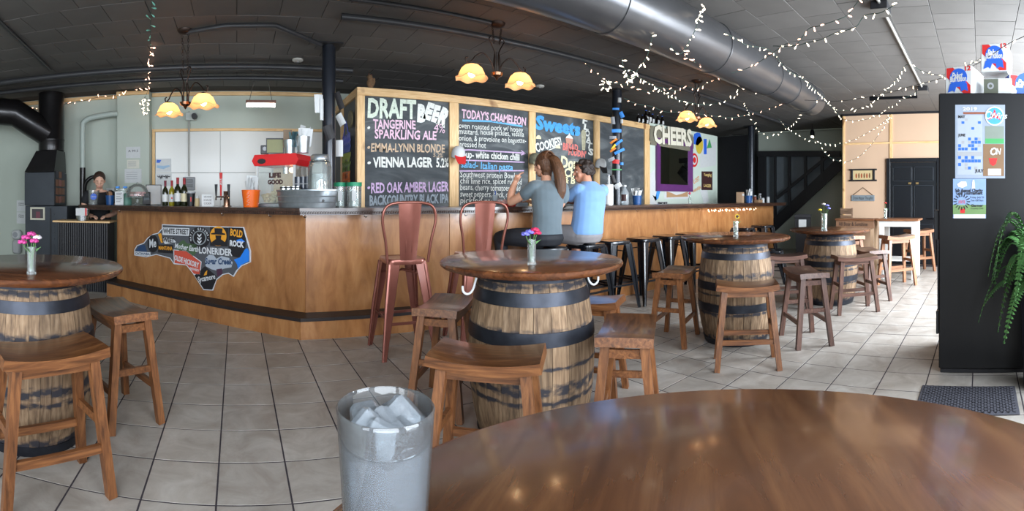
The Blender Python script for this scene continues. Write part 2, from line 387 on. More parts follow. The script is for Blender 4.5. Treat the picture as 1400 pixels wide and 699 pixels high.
# street front behind the camera: sill, piers, header, window frames with panes
mb = MB(); mb.box(XL, XD, WALL_F - .1, WALL_F, -.08, .55); mb.box(XL, XD, WALL_F - .1, WALL_F, 2.62, CZ + .1)
xs = [XL] + [q for w in WINDOWS for q in w] + [XD]
for a, b in zip(xs[::2], xs[1::2]): mb.box(a, b, WALL_F - .1, WALL_F, .55, 2.62)
structure('wall_front', mb, M_black)
for k, (a, b) in enumerate(WINDOWS):
    w = bpy.data.objects.new('window_%d' % (k + 1), None); col.objects.link(w); w['kind'] = 'structure'; w.location = (a, WALL_F - .05, .55)
    fr = MB(); W = b - a
    for q in ((0, W, 0, .05), (0, W, 2.02, 2.07), (0, .05, .05, 2.02), (W - .05, W, .05, 2.02)): fr.box(q[0], q[1], -.03, .03, q[2], q[3])
    fr.build('window_frame', M_blackm, w)
# back wall: chase, white panels, pine trims
structure('wall_chase', MB().cbox(-1.80, -1.30, 6.95, YB - .001, 0, CZ - .001, .006), M_wall)
M_frp = mat('white_wall_panel', rgb(228, 227, 222), 0.22, var=0.03, scale=2)
wp = structure('wall_panels', MB().box(-1.24, 1.45, YB - .012, YB - .001, .2, 2.24), mat('panel_seam', rgb(150, 152, 150), .5))
xa = -1.24
for xb in (-.25, .72, 1.45):
    MB().cbox(xa + .003, xb - .003, YB - .02, YB - .012, 1.62, 2.24, .002).build('panel', M_frp, wp)
    MB().cbox(xa + .003, xb - .003, YB - .02, YB - .012, .2, 1.612, .002).build('panel', M_frp, wp); xa = xb
trims = [('trim_1', (-1.29, 1.45, YB - .03, YB - .001, 2.245, 2.285), M_pine), ('trim_2', (-1.29, -1.245, YB - .03, YB - .001, .2, 2.244), M_pinez),
         ('trim_3', (-1.29, 1.45, YB - .04, YB - .001, CZ - .06, CZ - .004), M_pine), ('trim_4', (-3.6, -1.81, YB - .04, YB - .001, CZ - .06, CZ - .004), M_pine), ('trim_5', (-1.80, -1.30, 6.91, 6.949, CZ - .06, CZ - .004), M_pine)]
for n, b, m in trims: structure(n, MB().cbox(*b, .003), m)
# ------------------------------------------------------------------ bar
BU = Vector((-0.788, 0.616, 0)); BN = Vector((0.616, 0.788, 0)); BC = 0.62 * 0.616 + 4.25 * 0.788
BEND = 9.1; ZT = 1.14
def bcorner(e):                                   # corner of the bar line moved out by e
    y = 4.25 - e; return Vector(((BC - e - 0.788 * y) / 0.616, y, 0))
def ray_line(x, P, D):                            # ground point where the sight line of column x meets the line P + t D
    p = phi(x); r = Vector((sin(p), cos(p), 0)); t = (P.x * r.y - P.y * r.x) / (r.x * D.y - r.y * D.x) * 1.0
    return P + D * t
def onbar(x, e=0.0):                              # spot on the angled run, e metres out from the panel face (negative: behind it)
    return ray_line(x, bcorner(e), BU)
LEND = (ray_line(160, bcorner(0), BU) - bcorner(0)).length
M_ply = wood('varnished_plywood', rgb(136, 86, 48), rgb(168, 114, 68), rgb(190, 138, 88), 'Z', 3.0, 3.2, 0.3, coat=0.35, rand=0.06, bump=0.05, contrast=(0.25, 0.75))
M_counter = wood('dark_bar_counter', rgb(38, 24, 20), rgb(58, 38, 30), rgb(84, 56, 44), 'X', 4, 10, 0.3, coat=0.3, rand=0.02)
M_ledge = mat('black_footrest_board', rgb(40, 33, 33), 0.5, var=0.2, scale=12, bump=0.1)
bar = thing('bar', 'long plywood fronted bar with angled left end and dark counter', 'bar', (0, 0, 0))
def run_prism(e0, e1, z0, z1, t_left, x_right):   # solid strip along both runs between two offsets
    a0, a1 = bcorner(e0), bcorner(e1); l0, l1 = a0 + BU * t_left, a1 + BU * t_left
    return MB().prism([(l0.x, l0.y), (a0.x, a0.y), (x_right, a0.y), (x_right, a1.y), (a1.x, a1.y), (l1.x, l1.y)], z0, z1)
# front panels (separate plywood sheets)
def sheet(p, q, z0, z1, nin, th=0.02):
    p, q = Vector(p), Vector(q); d = (q - p).normalized(); L = (q - p).length; n = Vector((nin[0], nin[1], 0))
    ang = atan2(d.y, d.x)
    o = MB().cbox(0.002, L - 0.002, 0, th, z0, z1, 0.0015).build('panel', M_ply, bar); o.location = (p.x, p.y, 0); o.rotation_euler = (0, 0, ang); return o
c0 = bcorner(0); lft = c0 + BU * LEND
sheet(lft, c0, 0.0, ZT - .06, BN)
xsheet = [c0.x, 2.05, 3.87, 5.7, 7.5, BEND]
for a, b in zip(xsheet, xsheet[1:]): sheet((a, 4.25, 0), (b, 4.25, 0), 0.0, ZT - .06, (0, 1))
MB().box(BEND - .02, BEND, 4.272, 4.85, 0, ZT - .06).build('end_panel', M_ply, bar)
q = lft + BN * .5
o = MB().box(0, .5, -.02, 0, 0, ZT - .06).build('end_panel', M_ply, bar); o.location = (lft.x, lft.y, 0); o.rotation_euler = (0, 0, atan2(BN.y, BN.x))
# step with dark ledge
run_prism(0.20, 0.003, 0.0, 0.158, LEND + .02, BEND - .1).build('step', M_ply, bar)
run_prism(0.212, 0.002, 0.158, 0.188, LEND + .03, BEND - .1).build('step_ledge', M_ledge, bar)
cnt = run_prism(0.25, -0.42, ZT - .022, ZT, LEND + .62, BEND + .12).build('counter_top', M_counter, bar)
run_prism(0.24, 0.20, ZT - .06, ZT - .022, LEND + .61, BEND + .11).build('counter_edge', M_counter, bar)
# rope moulding: small beads along the edge
mb = MB(); a = bcorner(0.245); L1 = LEND + .6; N1 = int(L1 / .022)
bead = lambda p, ax: mb.cbox(-.008, .008, -.005, .005, -.012, .012, .004, T(*p) @ RZ(ax) @ RY(.5))
for k in range(N1): bead(a + BU * (k + .5) * .022 + Vector((0, 0, ZT - .041)), atan2(BU.y, BU.x))
for k in range(int((7.2 - a.x) / .022)): bead(a + Vector(((k + .5) * .022, 0, ZT - .041)), 0)
o = mb.build('rope_moulding', M_counter, bar); o['kind'] = 'stuff'
# steel hooks and clips under the counter
M_steel = mat('brushed_steel', rgb(190, 192, 195), 0.25, metal=1.0, var=0.08, scale=30)
for hx, run in ((163, 0), (303, 0), (368, 0), (415, 0), (498, 1), (635, 1), (870, 1), (908, 1), (954, 1)):
    p = onbar(hx, .1) if run == 0 else Vector((4.15 * tan(phi(hx)), 4.15, 0))
    pts = [(0, 0, 0), (0, 0, -.018), (.012, -.012, -.03), (.02, -.02, -.018)]
    o = MB().tube(catmull([p + Vector(q) + Vector((0, 0, ZT - .058)) for q in pts], 4), .004, 6).build('hook', M_steel, bar, 60)
# ------------------------------------------------------------------ barrels and tables
def stave_mat():
    m, N, Lk, B = base_mat('weathered_barrel_oak')
    tc = N.new('ShaderNodeTexCoord'); oi = N.new('ShaderNodeObjectInfo')
    cx = N.new('ShaderNodeCombineXYZ'); [Lk.new(oi.outputs['Random'], cx.inputs[k]) for k in range(3)]
    ad = N.new('ShaderNodeVectorMath'); ad.operation = 'MULTIPLY_ADD'; ad.inputs[1].default_value = (31, 17, 5); Lk.new(cx.outputs[0], ad.inputs[0]); Lk.new(tc.outputs['Object'], ad.inputs[2])
    mp = N.new('ShaderNodeMapping'); mp.inputs['Scale'].default_value = (22, 22, 1.6); Lk.new(ad.outputs[0], mp.inputs['Vector'])
    n1 = N.new('ShaderNodeTexNoise'); n1.inputs['Scale'].default_value = 3; n1.inputs['Detail'].default_value = 8; Lk.new(mp.outputs[0], n1.inputs['Vector'])
    cr = N.new('ShaderNodeValToRGB'); e = cr.color_ramp.elements
    e[0].position = .3; e[0].color = rgb(92, 72, 54); e[1].position = .74; e[1].color = rgb(164, 138, 110); e.new(.5).color = rgb(132, 106, 80)
    Lk.new(n1.outputs['Fac'], cr.inputs[0])
    hs = N.new('ShaderNodeHueSaturation'); m2 = N.new('ShaderNodeMapRange'); m2.inputs[3].default_value = .72; m2.inputs[4].default_value = 1.15
    Lk.new(oi.outputs['Random'], m2.inputs[0]); Lk.new(m2.outputs[0], hs.inputs['Value']); Lk.new(cr.outputs[0], hs.inputs['Color'])
    # black iron stains where hoops bleed: rings with torn edges
    sp = N.new('ShaderNodeSeparateXYZ'); Lk.new(tc.outputs['Object'], sp.inputs[0])
    n2 = N.new('ShaderNodeTexNoise'); n2.inputs['Scale'].default_value = 14; n2.inputs['Detail'].default_value = 5
    mq = N.new('ShaderNodeMapping'); mq.inputs['Scale'].default_value = (1, 1, 2.2); Lk.new(ad.outputs[0], mq.inputs['Vector']); Lk.new(mq.outputs[0], n2.inputs['Vector'])
    tot = None
    for z, w in ((.80, .035), (.585, .045), (.43, .02), (.33, .055), (.27, .03), (.06, .06)):
        s1 = N.new('ShaderNodeMath'); s1.operation = 'SUBTRACT'; s1.inputs[1].default_value = z; Lk.new(sp.outputs['Z'], s1.inputs[0])
        s2 = N.new('ShaderNodeMath'); s2.operation = 'ABSOLUTE'; Lk.new(s1.outputs[0], s2.inputs[0])
        s3 = N.new('ShaderNodeMapRange'); s3.inputs[1].default_value = 0; s3.inputs[2].default_value = w * 1.5; s3.inputs[3].default_value = 1; s3.inputs[4].default_value = 0; Lk.new(s2.outputs[0], s3.inputs[0])
        if tot is None: tot = s3.outputs[0]
        else:
            mxm = N.new('ShaderNodeMath'); mxm.operation = 'MAXIMUM'; Lk.new(tot, mxm.inputs[0]); Lk.new(s3.outputs[0], mxm.inputs[1]); tot = mxm.outputs[0]
    mu = N.new('ShaderNodeMath'); mu.operation = 'MULTIPLY'; Lk.new(tot, mu.inputs[0]); Lk.new(n2.outputs['Fac'], mu.inputs[1])
    st = N.new('ShaderNodeMapRange'); st.inputs[1].default_value = .30; st.inputs[2].default_value = .46; Lk.new(mu.outputs[0], st.inputs[0])
    mx = N.new('ShaderNodeMix'); mx.data_type = 'RGBA'; mx.inputs[7].default_value = rgb(44, 42, 48); Lk.new(st.outputs[0], mx.inputs[0]); Lk.new(hs.outputs[0], mx.inputs[6])
    Lk.new(mx.outputs[2], B.inputs['Base Color']); B.inputs['Roughness'].default_value = .75
    bp = N.new('ShaderNodeBump'); bp.inputs['Strength'].default_value = .3; bp.inputs['Distance'].default_value = .004; Lk.new(n1.outputs['Fac'], bp.inputs['Height']); Lk.new(bp.outputs[0], B.inputs['Normal'])
    return m
M_stave = stave_mat()
M_hoop = mat('dark_iron_hoop', rgb(52, 55, 63), 0.42, metal=0.7, var=0.3, scale=14, bump=0.1)
M_top = wood('dark_stained_tabletop', rgb(60, 32, 18), rgb(92, 54, 32), rgb(118, 72, 42), 'X', 3.2, 9, 0.25, coat=0.35, rand=0.06, knots=0.85, knotcol=rgb(34, 20, 14), bump=0.08)
BH = 0.86
def brad(z): return 0.268 + 0.064 * (1 - (2 * z / BH - 1) ** 2)
def stave_mesh(da):
    vs = []; n = 6
    for k in range(n + 1):
        z = BH * k / n; r = brad(z); r2 = r - .022; g = .0016 / r
        for rr in (r, r2):
            for a in (-da / 2 + g, da / 2 - g): vs.append((rr * cos(a), rr * sin(a), z))
    fs = []
    for k in range(n):
        o = k * 4; p = o + 4
        fs += [(o, o + 1, p + 1, p), (o + 3, o + 2, p + 2, p + 3), (o + 1, o + 3, p + 3, p + 1), (o + 2, o, p, p + 2)]
    fs += [(0, 2, 3, 1), (n * 4, n * 4 + 1, n * 4 + 3, n * 4 + 2)]
    return MB().add(vs, fs).mesh('stave', M_stave)
WID = [2 * pi / 30 * q for q in (0.8, 1.0, 1.3)]; STV = [stave_mesh(w) for w in WID]
def hoop_mesh(z, h):
    return MB().lathe([(brad(z - h / 2) - .004, z - h / 2), (brad(z - h / 2) + .003, z - h / 2), (brad(z) + .0035, z), (brad(z + h / 2) + .003, z + h / 2), (brad(z + h / 2) - .004, z + h / 2)], 40).mesh('hoop', M_hoop, 40)
def barrel_table(label, loc, top_z, hoops, seed, top_r=.48, hook=None, rot=0.0, barrel_label=None):
    rnd = random.Random(seed); root = thing('barrel_table', label, 'table', (loc[0], loc[1], 0), rot, 'barrel tables')
    sc = (top_z - .042) / BH
    b = bpy.data.objects.new('barrel', None); col.objects.link(b); b.parent = root; b.scale = (1, 1, sc)
    a = 0.0; seq = []
    while a < 2 * pi - .05:
        k = rnd.choice((0, 1, 1, 2, 2)); seq.append(k); a += WID[k]
    fit = 2 * pi / sum(WID[k] for k in seq); a = 0.0
    for k in seq:                                  # every stave of its own width
        o = piece('stave', STV[k], b, (0, 0, 0), a + WID[k] * fit / 2); a += WID[k] * fit
    MB().lathe([(.01, .03), (.248, .03), (.248, .05), (.01, .05)], 24).build('barrel_head', M_stave, b)
    for z, h in hoops: piece('hoop', hoop_mesh(z, h), b)
    R = top_r
    MB().lathe([(0, -.04), (R - .035, -.04), (R - .03, -.034), (R - .012, -.032), (R - .003, -.024), (R, -.014), (R - .005, -.005), (R - .016, 0), (0, 0)], 72).build('table_top', M_top, root, 35, (0, 0, top_z))
    if hook is not None:
        for hk in hook:
            p = Vector((.30 * cos(hk), .30 * sin(hk), top_z - .045)); u = Vector((cos(hk), sin(hk), 0))
            MB().tube(catmull([p + u * r + Vector((0, 0, z)) for r, z in ((.0, 0), (.014, -.05), (.03, -.095), (.055, -.112), (.078, -.098), (.082, -.07))], 5), .006, 8).build('hook', mat('white_enamel', rgb(225, 228, 232), .3), root, 50)
    return root
H5 = [(.838, .04), (.745, .052), (.50, .066), (.32, .066), (.028, .052)]
H4 = [(.838, .04), (.745, .062), (.565, .066), (.028, .05)]
T1 = barrel_table('round barrel table at far left with vase of pink flowers', (-1.05, 2.27), .872, [(.838, .04), (.735, .06), (.54, .062), (.028, .052)], 1)
T2 = barrel_table('round barrel table in the middle, behind the front stools', (1.45, 2.02), .905, H4, 2, hook=(-.75, 2.6), rot=.4)
T3 = barrel_table('round barrel table with a sunflower vase right of centre', (3.61, 2.05), .90, H5, 3, hook=(-1.15,), rot=1.0)
T4 = barrel_table('farthest barrel table, in front of the stairs and tan wall', (5.36, 1.76), .865, H5, 4, hook=(-2.6,), rot=2.0)
M_top2 = wood('brown_foreground_tabletop', rgb(66, 40, 24), rgb(92, 58, 36), rgb(114, 77, 48), 'Y', 2.4, 8, 0.26, coat=0.35, rand=0.02, knots=0.9, knotcol=rgb(30, 20, 18), bump=0.1, knot_at=.655)
T0 = barrel_table('big round brown table in the foreground with a glass of ice water', (.364, .183), .90, H5, 5, top_r=.405)
for ch in T0.children:
    if ch.name.startswith('table_top'):
        ch.data.materials[0] = M_top2; ch.rotation_euler = (0, 0, -.94)
# ------------------------------------------------------------------ saddle stools
def saddle_stool_meshes(m, name):
    Ls, Ws, zt = .445, .262, .612
    def top(u, v):
        x = (u - .5) * Ls; y = (v - .5) * Ws; e = (2 * u - 1)
        return (x, y, zt - .020 * (1 - e * e) - .004 * (2 * abs(v - .5)) ** 4)
    P = {}
    g = MB().grid(top, 16, 6, .042); g.mi = [0] * 96 + [1] * (len(g.f) - 96)
    P['seat'] = [g.mesh(name + '_seat', [m[0], m[2]], 40)]
    legs = []
    for sx in (-1, 1):
        for sy in (-1, 1):
            legs.append(MB().beam((sx * .222, sy * .148, 0), (sx * .165, sy * .088, .562), .038, .038, (1, 0, 0), None, .042, .042).mesh(name + '_leg', m[1]))
    P['leg'] = legs
    at = lambda sx, sy, z: Vector((sx * (.222 - .057 * z / .562), sy * (.148 - .06 * z / .562), z))
    P['apron'] = [MB().beam(at(-1, sy, .535), at(1, sy, .535), .018, .04).mesh(name + '_apron', m[2]) for sy in (-1, 1)] + [MB().beam(at(sx, -1, .525), at(sx, 1, .525), .018, .04).mesh(name + '_apron', m[2]) for sx in (-1, 1)]
    P['stretcher'] = [MB().beam(at(-1, sy, .20), at(1, sy, .20), .02, .034).mesh(name + '_stretcher', m[2]) for sy in (-1, 1)] + [MB().beam(at(sx, -1, .30), at(sx, 1, .30), .02, .034).mesh(name + '_stretcher', m[2]) for sx in (-1, 1)]
    return P
def woodset(n, d, mi, l, r=.3):
    return (wood(n + '_seat', tuple(q * .62 for q in d[:3]) + (1,), tuple(q * .62 for q in mi[:3]) + (1,), tuple(q * .7 for q in l[:3]) + (1,), 'X', 4, 9, r, coat=.25, rand=.08), wood(n + '_leg', d, mi, l, 'Z', 5, 12, r + .1, rand=.12), wood(n + '_rail', d, mi, l, 'X', 5, 12, r + .1, rand=.12))
WARM = saddle_stool_meshes(woodset('warm_brown', rgb(76, 45, 25), rgb(116, 72, 41), rgb(146, 96, 57)), 'warm')
COOL = saddle_stool_meshes(woodset('cool_brown', rgb(66, 44, 38), rgb(92, 64, 54), rgb(116, 84, 70)), 'cool')
NATL = saddle_stool_meshes(woodset('natural_beech', rgb(118, 78, 54), rgb(150, 104, 74), rgb(174, 128, 94)), 'natural')
def stool(P, label, x, y, rot, zs=1.0, group='saddle seat stools around the barrels'):
    r = thing('saddle_stool', label, 'stool', (x, y, 0), radians(rot), group); r.scale = (1, 1, zs)
    for n, ms in P.items():
        for me in ms: piece(n, me, r)
    return r
stool(WARM, 'wooden saddle stool at lower left in front of the barrel table', -.77, 1.825, 43)
stool(WARM, 'wooden saddle stool between the left barrel table and the bar step', -.667, 2.62, -51)
stool(WARM, 'wooden saddle stool in front of the middle barrel, seat facing us', .968, 1.65, -42)
stool(WARM, 'wooden saddle stool left of the middle barrel beside the copper bar chair', 1.20, 2.55, 49)
stool(WARM, 'wooden saddle stool at right front of the middle barrel, shiny seat end', 1.685, 1.552, 38)
stool(WARM, 'wooden saddle stool mostly hidden behind right side of the middle barrel', 2.0, 2.2, -60)
stool(WARM, 'wooden saddle stool to the left of the sunflower barrel table', 3.27, 2.46, 20)
stool(WARM, 'wooden saddle stool directly in front of the sunflower barrel', 3.07, 1.65, -57)
stool(COOL, 'dark greyish brown saddle stool right of the sunflower barrel', 3.80, 1.47, 42)
stool(COOL, 'dark saddle stool left of the farthest barrel, half hidden by another stool', 4.84, 2.12, -50)
stool(COOL, 'dark saddle stool standing in front of the farthest barrel', 4.98, 1.36, -54)
stool(COOL, 'dark saddle stool right of the farthest barrel near the white table', 5.62, 1.32, 40)
stool(NATL, 'light natural wood stool in front of the white table', 6.58, 1.17, -48, 1.17, 'light wooden stools at the white table')
stool(NATL, 'light natural wood stool behind the white table near the black door', 7.9, 1.03, -48, 1.17, 'light wooden stools at the white table')
stool(NATL, 'light wood stool behind the farthest barrel, left of the white table', 6.42, 1.80, 35, 1.17, 'light wooden stools at the white table')
# ------------------------------------------------------------------ pressed metal bar stools and chairs
def metal_stool_meshes(m, nm):
    P = {}; SH = .755
    def rsq(h, r, z, n=4):
        out = []
        for cx_, cy_, a0 in ((h - r, h - r, 0), (-h + r, h - r, pi / 2), (-h + r, -h + r, pi), (h - r, -h + r, 1.5 * pi)):
            for k in range(n + 1): a = a0 + pi / 2 * k / n; out.append((cx_ + r * cos(a), cy_ + r * sin(a), z))
        return out
    rings = [rsq(.150, .04, SH - .045), rsq(.156, .045, SH - .012), rsq(.150, .045, SH), rsq(.135, .04, SH - .003), rsq(.09, .03, SH - .006)]; n = len(rings[0]); vs = sum(rings, [])
    fs = [(k * n + i, k * n + (i + 1) % n, (k + 1) * n + (i + 1) % n, (k + 1) * n + i) for k in range(4) for i in range(n)] + [tuple(range(4 * n, 5 * n))]
    P['seat'] = [MB().add(vs, fs).mesh(nm + '_seat', m, 50)]
    P['leg'] = []
    for sx in (-1, 1):
        for sy in (-1, 1):
            d = Vector((sx, sy, 0)); mb = MB()
            # folded sheet leg: two flanges meeting at the outer corner
            t, b = Vector((sx * .148, sy * .148, SH - .02)), Vector((sx * .222, sy * .222, .0))
            for ax in (Vector((-sx, 0, 0)), Vector((0, -sy, 0))):
                w0, w1 = .085, .028; q = [t, t + ax * w0, b + ax * w1, b]; inn = Vector((-sx, -sy, 0)) * .004
                mb.add([*q, *[v + inn for v in q]], [(0, 1, 2, 3), (7, 6, 5, 4), (0, 4, 5, 1), (1, 5, 6, 2), (2, 6, 7, 3), (3, 7, 4, 0)])
            rib = [t + d * -.004 + Vector((0, 0, -.02)), (t * .5 + b * .5) + d * .003, b + d * -.001]
            mb.tube(rib, [.017, .014, .010], 8)
            P['leg'].append(mb.mesh(nm + '_leg', m, 40))
    at = lambda sx, sy, z: Vector((sx * (.214 - .07 * z / SH), sy * (.214 - .07 * z / SH), z))
    P['foot_rail'] = []
    for (a, b, z) in (((-1, -1), (1, -1), .27), ((-1, 1), (1, 1), .27), ((-1, -1), (-1, 1), .31), ((1, -1), (1, 1), .31)):
        P['foot_rail'].append(MB().beam(at(*a, z), at(*b, z), .008, .022).mesh(nm + '_foot_rail', m))
    P['brace'] = [MB().tube([at(-1, -1, .62), (0, 0, .66), at(1, 1, .62)], .007, 6).mesh(nm + '_brace', m), MB().tube([at(-1, 1, .62), (0, 0, .652), at(1, -1, .62)], .007, 6).mesh(nm + '_brace', m)]
    return P
M_gloss_black = mat('glossy_black_enamel', rgb(24, 27, 33), 0.22, metal=0.3, coat=0.5)
M_copper = mat('copper_enamel', rgb(140, 84, 72), 0.27, metal=0.55, coat=0.3, var=0.08, scale=12)
M_gun = mat('silver_hammered_enamel', rgb(120, 140, 160), 0.25, metal=0.8)
BLK = metal_stool_meshes(M_gloss_black, 'black'); COP = metal_stool_meshes(M_copper, 'copper')
def metal_stool(P, label, x, y, rot, group, name='metal_bar_stool', cat='stool'):
    r = thing(name, label, cat, (x, y, 0), radians(rot), group)
    for n, ms in P.items():
        for me in ms: piece(n, me, r)
    return r
for lab, x, y, a in (('black metal bar stool under the woman in the grey shirt', 2.80, 3.64, 0), ('black metal bar stool under the man in the blue shirt', 3.33, 3.66, 4),
                     ('empty black metal bar stool just right of the seated man', 3.80, 3.74, -4), ('second empty black metal bar stool right of the seated man', 4.28, 3.70, 0),
                     ('third empty black metal bar stool right of the seated man', 4.76, 3.69, 0), ('fourth empty black metal bar stool, beside the sunflower table', 5.25, 3.70, 2),
                     ('black metal bar stool behind the sunflower table, left of its neighbour', 6.75, 3.70, 3), ('black metal bar stool nearest the right end of the bar', 7.5, 3.72, -5)):
    metal_stool(BLK, lab, x, y, a, 'black metal bar stools')
def chair_back(m, nm, sh=.755):
    hoop = catmull([(-.165, -.145, sh - .03), (-.185, -.165, sh + .14), (-.215, -.185, sh + .30), (-.19, -.195, sh + .40), (-.10, -.20, sh + .435), (.10, -.20, sh + .435), (.19, -.195, sh + .40), (.215, -.185, sh + .30), (.185, -.165, sh + .14), (.165, -.145, sh - .03)], 6)
    sp = lambda u, v: ((v - .5) * (.13 + .055 * u), -.148 - .05 * u - .012 * cos((v - .5) * 3), sh - .01 + .44 * u)
    frame = [(-.028, .33), (.028, .33), (.026, .0)]
    rib = MB().tube([((x), -.165 - .05 * (z + .1), sh + z) for x, z in ((-.022, .05), (-.03, .33), (-.02, .352), (.02, .352), (.03, .33), (.022, .05))], .003, 5)
    return {'back_hoop': MB().tube(hoop, .0115, 8).mesh(nm + '_hoop', m, 60), 'splat': MB().grid(sp, 8, 4, .004).mesh(nm + '_splat', m, 40), 'pressed_rib': rib.mesh(nm + '_rib', m, 60)}
CB = chair_back(M_copper, 'copper')
for lab, x, y, a in (('copper metal bar chair with tall back, nearest the bar corner', 1.30, 3.57, -2), ('copper metal bar chair behind the middle barrel table', 1.98, 3.58, -6)):
    r = metal_stool(COP, lab, x, y, a, 'copper bar chairs', 'metal_bar_chair', 'chair')
    for n, me in CB.items(): piece(n, me, r)
# ------------------------------------------------------------------ writing helpers
def onplane_fit(mb, body, pl, pr, hgt, n_ang, out=.003, wob=.0, bold=0.0, shear=0.0, M2=None):
    """lettering whose left and right ends are the given world points, letter height hgt, on a surface with normal heading n_ang"""
    pl, pr = Vector(pl), Vector(pr); M = face_M(pl, n_ang); r = M.to_3x3() @ Vector((1, 0, 0)); d = pr - pl
    ang = atan2(d.z, d.dot(r)); mb.text(body, hgt / .69, M @ T(0, 0, out) @ RZ(ang), fit=d.length, wob=wob, bold=bold, shear=shear); return mb
def chalk(mb, body, xl, xr, yl, yr, hpx, Y=None, wob=.07, bold=0.0, shear=0.06, out=.006):
    Y = Y or YC; a, b = onY(xl, yl, Y), onY(xr, yr, Y); d = Y / cos(phi((xl + xr) / 2))
    return onplane_fit(mb, body, a, b, hpx * d / F, -pi / 2, out, wob, bold, shear)
def stroke(mb, pts, w, out=.006, Y=None, n=4):
    Y = Y or YC; P = [onY(x, y, Y) - Vector((0, out, 0)) for x, y in pts]; mb.tube(P, w, 5, flat=.2) if False else None
    for a, b in zip(P, P[1:]):
        t = (b - a); u = Vector((-t.z, 0, t.x)).normalized() * w
        mb.add([a - u, b - u, b + u, a + u], [(0, 1, 2, 3)])
    return mb
def chalkmat(n, *c): return mat('chalk_' + n, rgb(*c), .9, var=.18, scale=60)
CH = {k: chalkmat(k, *v) for k, v in dict(white=(226, 228, 222), pale=(214, 224, 208), pink=(226, 190, 208), tan=(205, 178, 150), lilac=(200, 172, 208), blue=(110, 178, 222), grey=(150, 160, 170), coral=(214, 120, 112), cream=(232, 224, 180), sky=(80, 160, 225)).items()}
def slate_mat():
    m, N, Lk, B = base_mat('chalkboard_slate')
    tc = N.new('ShaderNodeTexCoord'); n1 = N.new('ShaderNodeTexNoise'); n1.inputs['Scale'].default_value = 1.8; n1.inputs['Detail'].default_value = 5; n1.inputs['Distortion'].default_value = 2.2
    mp = N.new('ShaderNodeMapping'); mp.inputs['Scale'].default_value = (.6, 1, 1.6); Lk.new(tc.outputs['Object'], mp.inputs['Vector']); Lk.new(mp.outputs[0], n1.inputs['Vector'])
    cr = N.new('ShaderNodeValToRGB'); e = cr.color_ramp.elements; e[0].position = .4; e[0].color = rgb(60, 65, 69); e[1].position = .78; e[1].color = rgb(128, 132, 133); e.new(.55).color = rgb(78, 83, 86)
    Lk.new(n1.outputs['Fac'], cr.inputs[0]); Lk.new(cr.outputs[0], B.inputs['Base Color']); B.inputs['Roughness'].default_value = .8; return m
M_slate = slate_mat()
# ------------------------------------------------------------------ chalkboard partition behind the bar
YX = lambda x: YC * tan(phi(x))
posts = [(487.5, 498), (613.5, 626), (722, 731), (811, 818.5), (880, 887)]
zt = 2.535; rail = .095
cb = thing('chalkboard_partition', 'row of chalkboards in a pine frame behind the bar', 'chalkboard', (0, 0, 0))
for a, b in posts:
    MB().cbox(YX(a), YX(b), YC - .03, YC + .06, 0, zt - rail - .001, .003).build('post', M_pinez, cb)
MB().cbox(YX(posts[0][0]), YX(posts[-1][1]), YC - .03, YC + .06, zt - rail, zt, .003).build('top_rail', M_pine, cb)
for y0, y1 in ((YC + .06, 5.95), (5.95, 7.09)): MB().cbox(YX(487.5), YX(487.5) + .09, y0 + .001, y1 - .001, zt - rail, zt, .003).build('top_rail', M_piney, cb)
MB().cbox(YX(487.5), YX(487.5) + .09, 7.0, 7.09, 0, zt - rail - .001, .003).build('post', M_pinez, cb)
MB().cbox(YX(487.5), YX(487.5) + .09, 6.2, 6.28, 0, zt - rail - .001, .003).build('post', M_pinez, cb)
boards = []
for (a, b), (c, d) in zip(posts, posts[1:]):
    boards.append(MB().box(YX(b) + .001, YX(c) - .001, YC - .004, YC + .02, .3, zt - rail - .001).build('board', M_slate, cb))
MB().box(YX(487.5) + .03, YX(487.5) + .05, YC + .06, 7.0, .3, zt - rail - .001).build('side_board', mat('grey_board', rgb(95, 98, 100), .7, var=.2, scale=4), cb)
MB().cyl(.105, .105, 0, .02, 24, face_M((YX(487.5) - .001, 5.66, 2.2), pi)).build('round_plaque', mat('brown_plaque', rgb(120, 112, 84), .6, var=.3, scale=30), cb)
def letters(board, colour, calls, name='lettering'):
    mb = MB()
    for f, args, kw in calls: f(mb, *args, **kw)
    return mb.build(name, CH[colour], board)
C_ = lambda *a, **k: (chalk, a, k); S_ = lambda *a, **k: (stroke, a, k)
B1, B2, B3, B4 = boards
letters(B1, 'pale', [C_('DRAFT', 502, 569, 149, 152, 25, bold=.012, wob=.03)])
letters(B1, 'white', [C_('B', 570, 582, 156, 157, 22, bold=.02), C_('E', 581, 591, 151, 155, 20, bold=.02), C_('E', 591, 600, 155, 158, 20, bold=.02), C_('R', 600, 612, 158, 165, 22, bold=.02), C_('VIENNA LAGER', 510, 591, 223, 223, 13, bold=.006), C_('5.2%', 596, 613, 223, 223, 12, bold=.004), C_('•', 502, 507, 223, 223, 12), C_('•', 502, 506, 175, 175, 12)])
mbk = MB()
letters(B1, 'pink', [C_('TANGERINE', 510, 568, 170.5, 172, 12, bold=.004), C_('SPARKLING ALE', 512, 597, 184, 186.5, 12, bold=.004), C_('4%', 593, 608, 175, 176.5, 12)])
letters(B1, 'tan', [C_('EMMA-LYNN BLONDE', 507, 608, 202.5, 204, 11, bold=.003), C_('•', 502, 506, 202, 202, 12), C_('5.2%', 592, 605, 212, 213, 6)])
letters(B1, 'lilac', [C_('RED OAK AMBER LAGER', 507, 613, 258, 256, 13, bold=.005), C_('•', 502, 506, 257, 257, 12)])
letters(B1, 'grey', [C_('BACKCOUNTRY BLACK IPA', 505, 613, 275, 272, 12, bold=.006)])
letters(B2, 'pink', [C_("TODAY'S CHAMELEON", 631, 719, 156, 167, 11, bold=.005)])
